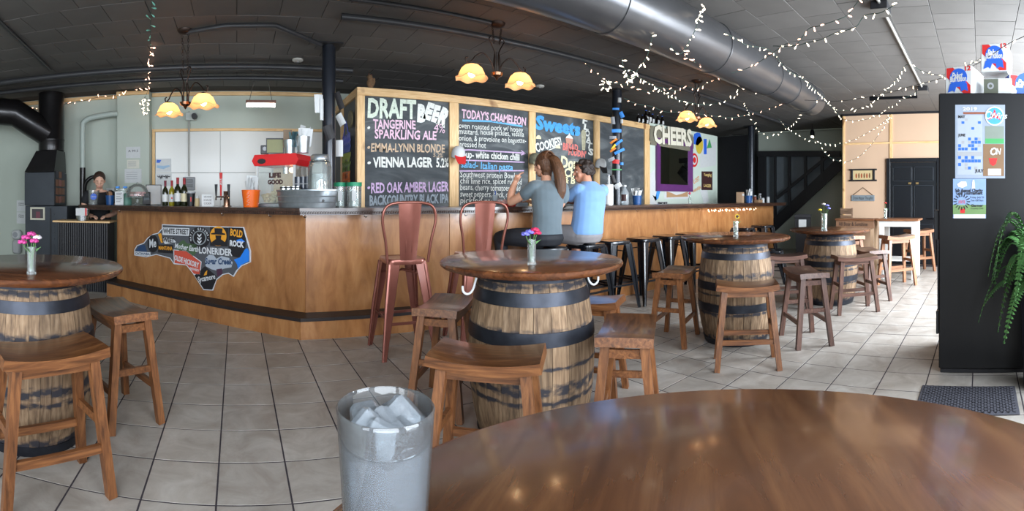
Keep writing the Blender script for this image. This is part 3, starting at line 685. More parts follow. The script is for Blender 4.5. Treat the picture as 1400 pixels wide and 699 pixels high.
letters(B2, 'blue', [S_([(632, 165), (671, 166), (714, 173)], .012), C_('salad- Italian pasta', 630, 701, 225, 229.5, 9, bold=.002)])
letters(B2, 'white', [C_('oven roasted pork w/ honey', 627, 715, 172, 178, 7.5), C_('mustard, house pickles, vidalia', 627, 716, 180, 184, 7.5), C_('onion, & provolone on baguette-', 627, 719, 189, 193, 7.5), C_('pressed hot', 628, 664, 197.5, 199, 7.5),
    C_('soup- white chicken chilli', 629, 710, 211, 215.5, 9, bold=.003), C_('Southwest protein Bowl-', 629, 706, 238.5, 241, 8), C_('chili lime rice, spiced rubbed', 629, 713, 247.5, 249, 8), C_('beans, cherry tomatoes, mild', 629, 711, 256.5, 258, 8), C_('sweet peppers, black, cilantro', 629, 711, 265.5, 266.5, 8), C_('pickled red onion', 629, 700, 274.5, 275, 8)])
letters(B2, 'lilac', [S_([(627, 206), (640, 205), (717, 209.5)], .008), S_([(627, 219), (717, 222)], .008), S_([(628, 234), (716, 233.5)], .008), S_([(712, 206), (718, 210), (712, 212)], .006)])
letters(B3, 'sky', [C_('Sweets', 732, 793, 168, 178, 17, bold=.014, wob=.04)])
letters(B3, 'white', [C_('COOKIES!', 732, 767, 203, 193, 11, bold=.006), S_([(746, 207), (764, 200)], .006)] + [C_(ch, 796 + k * 1.6, 803 + k * 1.6, 165 + k * 8.5, 166.5 + k * 8.5, 8, bold=.006) for k, ch in enumerate('FLOATS')])
letters(B3, 'coral', [C_('BREAD', 769, 790, 201, 203, 9, bold=.006), C_("PUDDIN'", 777, 801, 208, 212, 8, bold=.006)])
letters(B3, 'cream', [C_('Dou', 766, 790, 222, 225, 15, bold=.008), C_('Ch', 771, 785, 236, 238, 11, bold=.006), C_('& B', 770, 786, 246, 248, 8, bold=.004)])
mb = MB()
for cx_, cy_, w in ((736, 190, 4), (762.5, 203, 4)): 
    p = onY(cx_, cy_, YC); mb.prism([(w * .0115 * cos(a), w * .013 * sin(a)) for a in [pi * k / 8 for k in range(9)]], 0, .003, face_M(p - Vector((0, .005, 0)), -pi / 2))
mb.build('cookie_drawing', CH['cream'], B3)
p = onY(778, 192, YC) - Vector((0, .005, 0)); Mf = face_M(p, -pi / 2)
MB().prism([(-.075, .03), (-.055, -.05), (.055, -.05), (.075, .03)], 0, .003, Mf).build('pudding_drawing', mat('chalk_terracotta', rgb(190, 140, 120), .9), B3)
MB().prism([(-.07, .03), (-.05, .06), (-.02, .075), (0, .11), (.02, .075), (.05, .06), (.07, .03)], 0, .004, Mf).build('cream_drawing', CH['white'], B3)
p = onY(797.5, 192, YC) - Vector((0, .005, 0)); Mf = face_M(p, -pi / 2)
MB().prism([(-.05, .12), (-.03, -.15), (.03, -.15), (.05, .12), (.02, .16), (-.02, .16)], 0, .003, Mf).build('float_drawing', mat('chalk_glass_drawing', rgb(170, 165, 140), .9, var=.3, scale=25), B3)
# mint box with marquee letters, mirror and stickers
M_mint = mat('mint_white_panel', rgb(196, 208, 196), .45, var=.03, scale=3)
XMa, XMb = YX(887.6), YX(981)
ck = thing('walk_in_cooler', 'pale mint walled cooler box with stickers right of the chalkboards', 'cooler', (0, 0, 0))
ZM = 2.575
MB().cbox(XMa, XMb, YC, YC + 1.4, 0, ZM, .004).build('cooler_box', M_mint, ck)
def sticker(poly_px, m, name='sticker', parent=ck, th=.004, Y=None, out=0.0):
    Y = Y or YC; P = [onY(x, y, Y) for x, y in poly_px]; o = P[0]
    return MB().prism([(max(p.x, XMa + .01) - o.x, min(p.z, 2.565) - o.z) for p in P], .001 + out, th + out, face_M(o, -pi / 2)).build(name, m, parent)
def ell(cx_, cy_, rx, ry, n=20): return [(cx_ + rx * cos(2 * pi * k / n), cy_ - ry * sin(2 * pi * k / n)) for k in range(n)]
def ccw(pts): return pts
def rect(x0, y0, x1, y1): return [(x0, y1), (x1, y1), (x1, y0), (x0, y0)]
def quadpx(a, b, c, d): return [a, b, c, d]
def smat(n, r, g, b, rough=.5): return mat('print_' + n, rgb(r, g, b), rough, var=.04, scale=20)
WHT = smat('white', 206, 208, 208); INK = smat('ink', 40, 38, 40); BLU = smat('blue', 44, 96, 200); RED = smat('red', 200, 44, 44); SKY = smat('sky_blue', 70, 150, 235); GRN = smat('green', 70, 150, 90); GOLD = smat('gold', 196, 170, 60); ORG = smat('orange', 226, 130, 40); YEL = smat('yellow', 236, 205, 60); BRN = smat('brown', 62, 36, 36); GRY = smat('grey', 150, 152, 156); PAP = smat('paper', 198, 200, 200)
sticker([(946, 196), (949, 183), (953, 176), (957, 180), (960, 192), (954, 199)], BLU); sticker(ell(956, 198.5, 5, 12), GOLD); sticker(rect(962, 190, 966, 211), BLU)
sticker(ell(949, 219, 5, 9.5), RED); sticker(ell(949, 219, 3.2, 6.5), PAP, out=.004); sticker(ell(949, 219, 2, 4), RED, out=.008)
sticker([(966, 203), (973, 202), (970, 190)], GRN); sticker([(962, 278), (957, 261), (966, 255), (969, 276)], WHT); sticker([(888.5, 281), (888.5, 238), (895, 231), (898, 281)], WHT)
sticker([(892, 267), (896, 269), (898, 261), (903, 260), (900, 271), (896, 275)], SKY); sticker(rect(898.5, 276, 912.5, 281), PAP)
mbt = MB(); chalk(mbt, 'SMOKE', 899, 912, 278.2, 278.2, 3.2, bold=.004, wob=0, shear=0, out=.007); mbt.build('lettering', INK, ck)
for a_ in (('HAVEN', 947.5, 958, 262, 256, 4.5), ('LOST', 948, 956, 249, 244, 6)): chalk(MB(), *a_, out=.006).build('lettering', ORG, ck)
ps = sticker(rect(959, 234.5, 973, 260), BRN, 'wall_plaque', th=.02)
for a_ in (('LAGER', 961, 971, 254, 254.6, 4), ('Yuengling', 961, 971.5, 239, 239.5, 4)): chalk(MB(), *a_, wob=0, shear=.1, out=.022, bold=.002).build('lettering', smat('gold_print', 220, 190, 120), ps)
sticker([(957, 196), (983 - 4, 194), (979, 226), (957, 230)], PAP, out=-.0005)
ml = thing('marquee_sign', 'grey CHEERS marquee letter sign above the purple mirror', 'sign', (0, 0, 0))
a, b = onY(889, 185, YC), onY(944.5, 191, YC)
MB().prism([(x, y) for x, y in [(0, -.17), (b.x - a.x, -.17), (b.x - a.x + .06, -.1), (b.x - a.x + .06, .09), (b.x - a.x, .17), (0, .17), (-.06, .1), (-.06, -.1)]], .002, .03, face_M(a, -pi / 2) @ RZ(-.016)).build('backing', mat('taupe_tin', rgb(120, 116, 100), .5, var=.1), ml)
mbt = MB(); chalk(mbt, 'CHEERS', 891, 943, 185, 190.5, 22, wob=0, shear=0, bold=.02, out=.05); mbt.build('letters', mat('cream_letter_face', rgb(226, 220, 200), .5), ml)
mr = thing('wall_mirror', 'square mirror in a wide purple frame on the mint wall', 'mirror', (0, 0, 0))
q = [onY(896, 196, YC), onY(945, 203, YC), onY(945, 255, YC), onY(896, 254.5, YC)]
x0, x1, z0, z1 = q[0].x, q[1].x, 1.36, 2.32
M_purple = mat('purple_frame', rgb(98, 52, 108), .35, var=.08)
for e in (((x0, z0), (x1, z0), (x1 - .13, z0 + .13), (x0 + .13, z0 + .13)), ((x1, z0), (x1, z1), (x1 - .13, z1 - .13), (x1 - .13, z0 + .13)), ((x1, z1), (x0, z1), (x0 + .13, z1 - .13), (x1 - .13, z1 - .13)), ((x0, z1), (x0, z0), (x0 + .13, z0 + .13), (x0 + .13, z1 - .13))):
    mb = MB(); vs = [(e[0][0], YC - .045, e[0][1]), (e[1][0], YC - .045, e[1][1]), (e[2][0], YC - .02, e[2][1]), (e[3][0], YC - .02, e[3][1])] + [(v[0], YC - .002, v[1]) for v in e]
    mb.add(vs, [(0, 1, 2, 3), (4, 7, 6, 5), (0, 4, 5, 1), (1, 5, 6, 2), (2, 6, 7, 3), (3, 7, 4, 0)]); mb.build('frame_rail', M_purple, mr)
MB().box(x0 + .11, x1 - .11, YC - .012, YC - .003, z0 + .11, z1 - .11).build('mirror_glass', mat('mirror_silver', rgb(200, 205, 205), .03, metal=1.0), mr)
pp = thing('photo_print', 'wide white print of a reclining figure below the purple mirror', 'picture', (0, 0, 0))
sticker(rect(908, 259, 942, 272), WHT, 'paper', pp, .006)
sticker([(911, 270), (911, 262), (918, 264), (924, 267), (932, 265), (940, 262), (940, 269)], smat('warm_print', 176, 140, 104), 'printed_scene', pp, .004, out=.006)
for k, xb in enumerate((872.5, 878, 884, 889, 893.5, 898, 905, 911)):     # bottles on top of the cooler and frame
    z = ZM if xb > 887.6 else zt
    bt = thing('beer_bottle', 'dark beer bottle number %s along the row on the cooler top' % ('first second third fourth fifth sixth seventh eighth'.split()[k]), 'bottle', (YX(xb) + (.02 if xb < 886 else 0), YC + .10 if z == ZM else YC + .015, z), 0, 'dark bottles above the chalkboards')
    bt['label'] = 'dark brown beer bottle, %s from the left in the row under the ceiling' % ('first second third fourth fifth sixth seventh eighth'.split()[k])
    s_ = 1.0 if k < 5 else .82; s_ = s_ * (.62 if xb < 886 else .94)
    MB().lathe([(.0, 0), (.045, 0), (.05, .01), (.05, .14), (.042, .165), (.018, .195), (.016, .235), (.0, .235)], 14, Matrix.Scale(s_, 4)).build('bottle_glass', mat('brown_black_glass', rgb(22, 16, 14), .12, coat=.4), bt, 50)
    MB().lathe([(.051, .04), (.051, .12)], 8, Matrix.Scale(s_, 4) @ RZ(-pi / 2 - .7), 0, 1.4).build('paper_label', PAP, bt, 50)
    MB().cyl(.019, .019, .232, .246, 10, Matrix.Scale(s_, 4)).build('cap', BLU if k % 2 else GRY, bt)
# ------------------------------------------------------------------ steel columns
def column(label, x, Y=4.9, r=.072):
    X = Y * tan(phi(x)); c = thing('support_column', label, 'column', (X, Y, 0), 0, 'black steel columns')
    MB().cyl(r, r, 0.012, CZ - .012, 28).build('shaft', mat('gloss_black_steel', rgb(36, 40, 48), .28, metal=.3, coat=.3), c, 50)
    MB().cbox(-.13, .13, -.13, .13, CZ - .012, CZ - .002, .002).build('top_plate', M_black, c); MB().cbox(-.13, .13, -.13, .13, 0, .012, .002).build('base_plate', M_black, c)
    return c
COL1 = column('black steel column left of the chalkboards with papers taped on', 449.5)
COL2 = column('black steel column in front of the blank chalkboard, covered in tape strips', 843.5)
COL3 = column('plain black steel column behind the right end of the bar', 1027)
# papers on the first column, tape and stickers on the second (parts stuck to them)
def flap(col_, xp, yp, w, h, m, tilt=0.0, out=.0, yaw=0.0, name='paper'):
    c = col_.location; d = hypot(c.x, c.y) - .08 - out; p = onD(xp, yp, d) - c
    n = atan2(-c.y, -c.x) + yaw
    MB().grid(lambda u, v: ((u - .5) * w, (v - .5) * h, .012 * sin(u * 3.1)), 4, 2, .0012, face_M(p, n) @ RZ(tilt)).build(name, m, col_)
for xp, yp, w, h, t, yaw in ((436, 142, .10, .19, .06, .5), (464, 138, .07, .19, .35, -.5), (466, 164, .08, .13, .5, -.6), (464, 203, .08, .17, 0, -.4), (450, 181, .10, .15, .35, 0), (440, 150, .05, .22, 0, .8)):
    flap(COL1, xp, yp, w, h, WHT if t != .35 else INK, t, .02, yaw)
for xp, yp, w, h, m, t in ((847, 137, .05, .07, WHT, 0), (842, 149, .10, .03, SKY, 0), (850, 157, .06, .09, SKY, .4), (850, 166, .04, .06, WHT, 0), (838, 165, .06, .11, GRY, .1), (843, 179, .14, .05, SKY, 0), (838, 188, .10, .04, GRY, 0), (839, 193, .12, .03, ORG, .6), (846, 195, .13, .035, SKY, .65), (839, 201, .10, .03, YEL, .9), (838, 205, .10, .03, ORG, .6), (847, 207, .16, .04, SKY, .45), (836, 218, .10, .05, GRY, .4), (842, 221, .10, .06, RED, -.1), (850, 224, .05, .04, SKY, 0), (843, 232, .15, .02, GRN, 0), (838, 245, .07, .12, INK, .3), (845, 254, .11, .07, WHT, .5)):
    flap(COL2, xp, yp, w, h, m, t, .0, 0, 'tape_strip' if h < .06 else 'sticker')
# ------------------------------------------------------------------ round duct under the ceiling
M_duct = mat('grey_black_duct', rgb(92, 92, 94), .3, metal=.65, var=.1, scale=4)
du = thing('ventilation_duct', 'long round dark metal duct hanging under the ceiling', 'duct', (0, 2.3, 2.585))
R_ = RY(pi / 2)
MB().lathe([(.225, -.5), (.225, 4.55), (.20, 4.75)], 36, R_).build('duct_section', M_duct, du, 40)
MB().lathe([(.198, 4.75), (.198, 6.2), (.19, 6.21), (.0, 6.21)], 36, R_).build('duct_section', M_duct, du, 40)
for xx, rr in ((.9, .228), (2.3, .228), (3.6, .228), (4.76, .203), (5.3, .201), (5.9, .201)): MB().lathe([(rr - .004, xx - .012), (rr + .004, xx - .01), (rr + .004, xx + .01), (rr - .004, xx + .012)], 36, R_).build('seam_band', M_duct, du, 40)
MB().box(5.5, 5.85, -.06, .06, .195, .2).build('damper_plate', M_black, du)
for xx in (.6, 3.0, 5.2): MB().box(xx - .015, xx + .015, -.004, .004, .2, CZ - 2.585 - .001).build('hanger_strap', M_black, du)
# ------------------------------------------------------------------ conduits along the ceiling
M_cond = mat('dark_painted_pipe', rgb(54, 54, 56), .4, var=.1); M_lcond = mat('light_grey_conduit', rgb(168, 166, 160), .4, metal=.3)
def pipe(name, label, pts, r, m, cat='pipe'):
    o = MB().tube(pts, r, 10).build(name, m, None, 60); return tag(o, label, cat)
pipe('ceiling_pipe', 'dark pipe along the ceiling just in front of the bar', [(.9, 4.0, CZ - .04), (9.5, 4.0, CZ - .04)], .03, M_cond)
pipe('conduit', 'thin dark conduit feeding the middle chandelier', [(.9, 3.68, CZ - .02), (2.2, 3.7, CZ - .02)], .02, M_cond, 'conduit')
pipe('ceiling_pipe', 'dark pipe crossing the ceiling behind the bar, the nearer of two', [(-3.9, 5.62, CZ - .05), (1.4, 5.62, CZ - .05)], .035, M_cond)
pipe('ceiling_pipe', 'dark pipe crossing the ceiling behind the bar, nearest the back wall', [(-4.2, 6.15, CZ - .05), (1.4, 6.15, CZ - .05)], .03, M_cond)
pipe('conduit', 'dark conduit bending from the left chandelier to the first column', [(-.48, 4.5, CZ - .03), (-.1, 4.35, CZ - .03), (.35, 4.32, CZ - .03), (.86, 4.8, CZ - .03)], .024, M_cond, 'conduit')
pipe('conduit', 'dark conduit running away across the ceiling at far left', [(-1.95, 2.9, CZ - .02), (-2.25, 5.4, CZ - .02)], .02, M_cond, 'conduit')
pipe('conduit', 'pale straight conduit across the ceiling at upper right', [(2.6, .81, CZ - .02), (6.68, .83, CZ - .02)], .014, M_lcond, 'conduit')
for k, (xx, l) in enumerate(((3.85, 'black junction box on the pale conduit nearest us'), (6.8, 'black junction box at the far end of the pale conduit'))):
    j = thing('junction_box', l, 'junction box', (xx, .82, CZ - .07)); MB().cbox(-.09, .09, -.07, .07, 0, .068, .006).build('box', M_black, j); MB().cbox(-.095, .095, -.075, .075, -.006, -.0005, .002).build('cover', mat('grey_cover', rgb(92, 90, 86), .5), j)
tl = thing('track_light', 'black bar light hanging off the conduit near the tan wall', 'light', (6.9, 1.02, CZ - .12)); MB().tube([(0, -.1, 0), (0, .58, -.0)], .022, 10).build('bar', M_blackm, tl, 50); MB().tube([(0, .50, .0), (0, .62, 0)], .034, 12).build('lamp_head', M_blackm, tl, 50); MB().tube([(0, -.08, 0), (0, -.08, .118)], .008, 8).build('stem', M_blackm, tl)
for lab, x, y in (('small white round fitting on the dark ceiling left of the first column', 407, 81), ('small white disc fitting on the ceiling right of the middle chandelier', 738, 117)):
    d = F * (CZ - H) / (V0 - y); p = phi(x); s_ = thing('ceiling_fitting', lab, 'detector', (d * sin(p), d * cos(p), CZ - .03)); MB().lathe([(0, 0), (.05, 0), (.065, .012), (.065, .029), (0, .029)], 20).build('disc', mat('ivory_plastic', rgb(186, 184, 176), .5), s_, 40); MB().cyl(.02, .02, -.006, -.0005, 12).build('sensor', GRY, s_)
# hanging work light over the back
fl = thing('shop_light', 'lit strip light hanging on chains before the white wall panels', 'light', (.32, 6.3, 2.44))
MB().cbox(-.2, .2, -.07, .07, .05, .085, .006).build('housing', mat('brown_housing', rgb(120, 80, 66), .5), fl)
MB().tube([(-.19, 0, .03), (.19, 0, .03)], .026, 10).build('tube_lamp', mat('lit_tube', rgb(255, 250, 235), .4, emit=(1, .95, .85, 1), es=9), fl)
for sx in (-.15, .15): MB().tube([(sx, 0, .085), (sx * .6, 0, CZ - 2.44 - .001)], .004, 6).build('chain', M_steel, fl)
# ------------------------------------------------------------------ furnace with ducts at the far left
M_furn = mat('dark_grey_steel', rgb(60, 64, 70), .42, metal=.35, var=.1, scale=6); M_fduct = mat('black_painted_duct', rgb(34, 32, 33), .3, metal=.5, coat=.2, var=.2, scale=8)
fu = thing('furnace', 'tall dark grey furnace cabinet with black ducts in the left corner', 'furnace', (0, 0, 0))
X0, X1, Yf = -3.13, -2.64, 6.5
MB().cbox(X0, X1, Yf, Yf + .52, 1.12, 1.62, .006).build('upper_cabinet', M_furn, fu)
MB().cbox(X0 + .03, X1 + .22, Yf - .04, Yf + .52, 0, 1.115, .006).build('lower_cabinet', M_furn, fu)
MB().cbox(X1 - .05, X1 - .03, Yf - .046, Yf - .041, .3, 1.08, .002).build('panel_edge', M_black, fu)
for k in range(7): MB().ball((X1 + .02, Yf - .042, .45 + k * .09), .006, 6, 4).build('screw', M_black, fu)
hood = [(X0, Yf), (X1, Yf), (X1, Yf + .5), (X0, Yf + .5)]; t_ = [(X0 + .17, Yf + .06), (X1 + .02, Yf + .06), (X1 + .02, Yf + .4), (X0 + .17, Yf + .4)]
MB().add([(*p, 1.625) for p in hood] + [(*p, 1.95) for p in t_], [(3, 2, 1, 0), (4, 5, 6, 7)] + [(i, (i + 1) % 4, 4 + (i + 1) % 4, 4 + i) for i in range(4)]).build('hood', M_fduct, fu)
cxh = (X0 + X1) / 2 + .1
MB().lathe([(.20, 1.955), (.20, 2.1), (.206, 2.11), (.206, 2.13), (.20, 2.14), (.20, CZ - .002)], 28, T(cxh, Yf + .24, 0)).build('riser', M_fduct, fu, 40)
MB().tube([(cxh - .05, Yf + .2, 2.22), (cxh - .45, Yf - .1, 2.52), (cxh - 1.2, Yf - .45, 2.60), (cxh - 1.7, Yf - .6, 2.61)], [.20, .21, .21, .21], 28).build('branch_duct', M_fduct, fu, 50)
MB().tube(catmull([(cxh - .48 + .0, Yf - .30, 2.46), (cxh - .40, Yf - .29, 2.36)], 2), .004, 5).build('seam', M_fduct, fu)
def wallcard(name, label, cat, P0, n_ang, w, h, layers, th=.004):
    r = thing(name, label, cat, P0); M = face_M((0, 0, 0), n_ang)
    MB().box(-w / 2, w / 2, -h / 2, h / 2, .001, th, M).build('sheet', layers[0], r)
    for k, (nm, m, x0, y0, x1, y1) in enumerate(layers[1:]): MB().box(x0 * w, x1 * w, y0 * h, y1 * h, th + .0002, th + .001 + .0004 * k, M).build(nm, m, r)
    return r
def text_on(root, s, w, hgt, x, y, m, n_ang, out=.006, bold=0.0, wob=0.0, shear=0.0, name='lettering'):
    return MB().text(s, hgt / .69, face_M((0, 0, 0), n_ang) @ T(x, y, out), fit=w, bold=bold, wob=wob, shear=shear).build(name, m, root)
r = wallcard('photo', 'small framed photo stuck on the lower furnace cabinet', 'photo', (X0 + .24, Yf - .045, 1.0), -pi / 2, .24, .19, [mat('cream_mount', rgb(200, 196, 176), .5), ('print', smat('photo_dark', 70, 64, 66), -.38, -.36, .38, .36), ('figure', smat('photo_plum', 110, 60, 70), -.1, -.36, .18, .15)])
for k, zz in enumerate((1.10, .90)):
    r = wallcard('paper_notice', ('upper' if k == 0 else 'lower') + ' white clean hand notice left of the furnace', 'notice', (-3.50, 7.148, zz), -pi / 2, .17, .19, [WHT])
    text_on(r, 'Clean', .10, .025, -.05, .045, INK, -pi / 2); text_on(r, 'Hand', .09, .025, -.045, .015, INK, -pi / 2)
    MB().box(-.08, .08, -.0825, .0825, -.3, -.002, face_M((0, 0, 0), -pi / 2)).build('stand_off', M_wall, r) if False else None
pc = thing('paper_cup_dispenser', 'white hand towel dispenser with round top beside the furnace', 'dispenser', (-3.55, 7.08, .30))
MB().cbox(-.075, .075, -.05, .06, 0, .24, .03).build('lower_body', mat('dispenser_grey', rgb(170, 172, 172), .35), pc, 40); MB().cbox(-.085, .085, -.06, .06, .245, .40, .035).build('upper_body', WHT, pc, 40)
MB().cyl(.045, .045, 0, .006, 20, face_M((0, -.062, .325), -pi / 2)).build('dial', GRY, pc); MB().box(-.06, .06, .0605, .069, .1, .14).build('wall_bracket', GRY, pc)
# photos pinned on the furnace side
rndp = random.Random(3)
fp = thing('photo_collage', 'cluster of small photos on the right side of the furnace', 'photos', (X1 + .001, Yf + .25, 1.4))
for i in range(3):
    for j in range(4):
        MB().box(-.055, .055, -.05, .05, .001, .004, face_M((0, -.14 + i * .13, -.19 + j * .125), 0) @ RZ(rndp.uniform(-.15, .15))).build('snapshot', smat('snap_%d' % rndp.randrange(5), *[(130, 90, 70), (90, 70, 80), (160, 130, 100), (60, 60, 70), (150, 100, 90)][(i * 4 + j) % 5]), fp)
# pale pipe with elbow on the back wall
pipe('wall_pipe', 'pale green pipe bending along the back wall above the bartender', catmull([(-2.33, 6.9, 1.70), (-2.33, 6.9, 2.30), (-2.31, 6.9, 2.40), (-2.2, 6.9, 2.46), (-1.9, 6.9, 2.50), (-1.82, 6.93, 2.51), (-1.79, 6.94, 2.51)], 5), .042, mat('pale_green_pipe', rgb(176, 186, 178), .45))
pipe('wall_pipe', 'black lower pipe below the pale one by the furnace', [(-2.33, 6.9, .2), (-2.33, 6.9, 1.70)], .046, M_fduct)
pipe('hose', 'looped black hose hanging behind the bartender', catmull([(-2.28, 6.85, 1.2), (-2.25, 6.8, 1.45), (-2.12, 6.8, 1.55), (-2.02, 6.8, 1.42), (-2.0, 6.8, 1.2), (-2.0, 6.9, .9)], 6), .03, M_fduct, 'hose')
pipe('conduit', 'thin grey conduit down the white wall panels to the switch box', [(-.72, 7.10, CZ - .3), (-.72, 7.10, 1.56)], .013, M_lcond, 'conduit')
sb = thing('switch_box', 'grey electrical switch box at the conduit foot', 'switch box', (-.72, 7.12, 1.35)); MB().cbox(-.09, .09, -.05, .0, 0, .2, .006).build('box', GRY, sb)
for zz in (.045, .115): MB().cbox(-.06, .06, -.06, -.0505, zz, zz + .05, .004).build('cover', mat('box_cover', rgb(110, 112, 114), .4), sb)
sc = thing('security_camera', 'small white security camera high on the back wall', 'camera', (-.69, 7.10, 2.45)); MB().cbox(-.08, .08, -.05, .045, -.05, .07, .008).build('mount_box', mat('cam_grey', rgb(190, 196, 190), .5), sc); MB().cyl(.045, .04, 0, .09, 16, face_M((.06, -.05, 0), -pi / 2)).build('lens_barrel', INK, sc, 50)
th_ = thing('thermostat', 'white thermostat on the back wall right of the bartender', 'thermostat', (-1.95, 7.149, 1.33)); MB().cbox(-.07, .07, -.03, -.001, -.05, .06, .006).build('case', WHT, th_); MB().box(-.03, .03, -.033, -.0305, 0, .03).build('display', GRY, th_)
# notices on the chase and panels
wn = [('grade card', 'white sanitation grade card on the wall chase', 182, 208.5, .22, .17, 6.948, 'A 99.5'), ('notice', 'second small cream notice below the grade card', 182, 224.5, .19, .13, 6.948, None), ('notice', 'white framed notice low on the wall chase', 182, 240.5, .26, .21, 6.948, None), ('poster', 'white poster with blue map on the white panel', 223.5, 226, .24, .20, 7.128, None), ('poster', 'white poster with black scribble on the white panel', 224, 246, .24, .19, 7.128, None)]
for k, (cat, lab, x, y, w, h, Y, tx) in enumerate(wn):
    p = onY(x, y, Y); r = wallcard('wall_notice', lab, cat, p, -pi / 2, w, h, [PAP if k != 1 else smat('cream', 206, 204, 190)])
    if tx: text_on(r, tx, w * .7, .035, -w * .34, .02, INK, -pi / 2)
    if k == 3:
        MB().prism([(-.11, .04), (-.06, .035), (-.03, .08), (-.1, .085)], .005, .006, face_M((0, 0, 0), -pi / 2)).build('blue_corner', BLU, r)
        MB().prism([(-.1, -.04), (0, -.06), (.1, -.02), (.09, .0), (0, -.01), (-.1, -.0)], .005, .006, face_M((0, 0, 0), -pi / 2)).build('map_shape', smat('pale_blue', 150, 180, 205), r)
    if k == 4: MB().text('~w~w~', .11, face_M((0, 0, 0), -pi / 2) @ T(-.1, .05, .006), fit=.2, wob=.2, bold=.004).build('scribble', INK, r)
    if k in (1, 2):
        for q in range(4): MB().box(-w * .4, w * .25, h * (.25 - q * .16), h * (.25 - q * .16) + .006, .0045, .006, face_M((0, 0, 0), -pi / 2)).build('text_line', GRY, r)
# lower service counter with ribbed front, behind and left of the bar end
lc = thing('service_counter', 'low counter with black ribbed front and wood top at left', 'counter', (0, 0, 0))
ya = 5.93
MB().cbox(-2.42, -1.62, ya - .04, ya + .36, .905, .93, .004).build('counter_top', M_pine, lc)
MB().box(-2.36, -1.66, ya + .012, ya + .34, 0, .904).build('carcass', M_black, lc)
for k in range(23): MB().cyl(.016, .016, .0, .90, 8, T(-2.345 + k * .0305, ya + .012, 0)).build('rib', M_black, lc, 60)
# ------------------------------------------------------------------ black panelled door in the tan wall
door = bpy.data.objects.new('door_1', None); col.objects.link(door); door['kind'] = 'structure'
Xf = XD - .001; M_door = mat('black_door_paint', rgb(22, 25, 30), .3, var=.08, coat=.2)
yl, yr, zd = 1.665, .80, 1.90
for b in ((XD - .05, Xf, yl, yl + .075, 0, zd + .075), (XD - .05, Xf, yr - .075, yr, 0, zd + .075), (XD - .05, Xf, yr, yl, zd, zd + .075)): MB().cbox(*b, .008).build('door_frame', M_door, door)
MB().cbox(XD - .03, Xf, yr + .004, yl - .004, .01, zd - .004, .003).build('leaf', M_door, door)
for c0_, c1_ in ((.06, .40), (.465, .80)):
    for z0, z1 in ((1.56, 1.80), (.86, 1.46), (.14, .74)):
        yb, ya_ = yl - c0_, yl - c1_
        o = MB().cbox(XD - .046, XD - .031, ya_, yb, z0, z1, .012).build('panel', M_door, door)
        mm = MB()
        for e in ((ya_ - .012, ya_ - .003, z0, z1), (yb + .003, yb + .012, z0, z1), (ya_, yb, z0 - .012, z0 - .003), (ya_, yb, z1 + .003, z1 + .012)): MB().cbox(XD - .044, XD - .031, *e, .003).build('moulding', mat('door_moulding_highlight', rgb(60, 64, 70), .18, coat=.5), door)  # lighter grey paints in the highlights along the panel edges
MB().tube([(XD - .07, yr + .07, .86), (XD - .07, yr + .17, .86)], .011, 8).build('handle', M_blackm, door); MB().cyl(.025, .025, 0, .04, 12, face_M((XD - .031, yr + .07, .86), pi)).build('handle_rose', M_blackm, door)
for yy in (1.30, 1.16): MB().cbox(XD - .05, XD - .0465, yy - .03, yy + .03, 1.505, 1.53, .001).build('hook_plate', mat('brass', rgb(190, 160, 110), .3, metal=.8), door) if False else MB().cbox(XD - .05, XD - .031, yy - .025, yy + .025, 1.49, 1.525, .001).build('hook_plate', mat('brass', rgb(190, 160, 110), .3, metal=.8), door)
MB().cbox(XD - .056, XD - .0465, 1.12, 1.34, .80, .855, .002).build('door_sign', GRY, door)
# wall art
def framed(label, xc, yc, w, h, fm, pm):
    p = onX(xc, yc, XD - .002); r = thing('picture_frame', label, 'picture', p); M = face_M((0, 0, 0), pi)
    for b in ((-w / 2 - .04, w / 2 + .04, h / 2 - .03, h / 2), (-w / 2 - .04, w / 2 + .04, -h / 2, -h / 2 + .03), (-w / 2, -w / 2 + .035, -h / 2 + .03, h / 2 - .03), (w / 2 - .035, w / 2, -h / 2 + .03, h / 2 - .03)): MB().cbox(*b, .001, .03, .003, M).build('frame_rail', fm, r)
    MB().box(-w / 2 + .035, w / 2 - .035, -h / 2 + .03, h / 2 - .03, .001, .012, M).build('print', pm, r); return r
fr = framed('dark framed parchment print of figures on the tan wall', 1180, 239.5, .46, .235, M_black, smat('parchment', 208, 186, 140))
for k in range(6): MB().prism([(-.012, -.05), (.012, -.05), (.016, .0), (.008, .035 + .01 * (k % 2)), (-.010, .035), (-.016, 0)], .0125, .014, face_M((0, 0, 0), pi) @ T(-.13 + k * .052, -.005, 0)).build('printed_figure', smat('sepia', 120, 86, 60) if k % 2 else smat('rust', 160, 80, 50), fr)
hs = thing('hanging_sign', 'grey hanging wooden sign lettered Drink Happy Thoughts on tan wall', 'sign', onX(1180, 271, XD - .002)); Mh = face_M((0, 0, 0), pi)
MB().cbox(-.225, .225, -.055, .055, .004, .02, .003, Mh).build('board', mat('weathered_grey_board', rgb(122, 132, 138), .7, var=.15, scale=12, stretch=(1, 1, 8)), hs)
MB().tube([Mh @ Vector(v) for v in ((-.2, .05, .012), (0, .20, .006), (.2, .05, .012))], .005, 6).build('hanging_cord', mat('jute', rgb(96, 72, 50), .9), hs)
text_on(hs, 'Drink Happy Thoughts', .39, .055, -.195, 0, INK, pi, .0205, wob=.08, shear=.25)
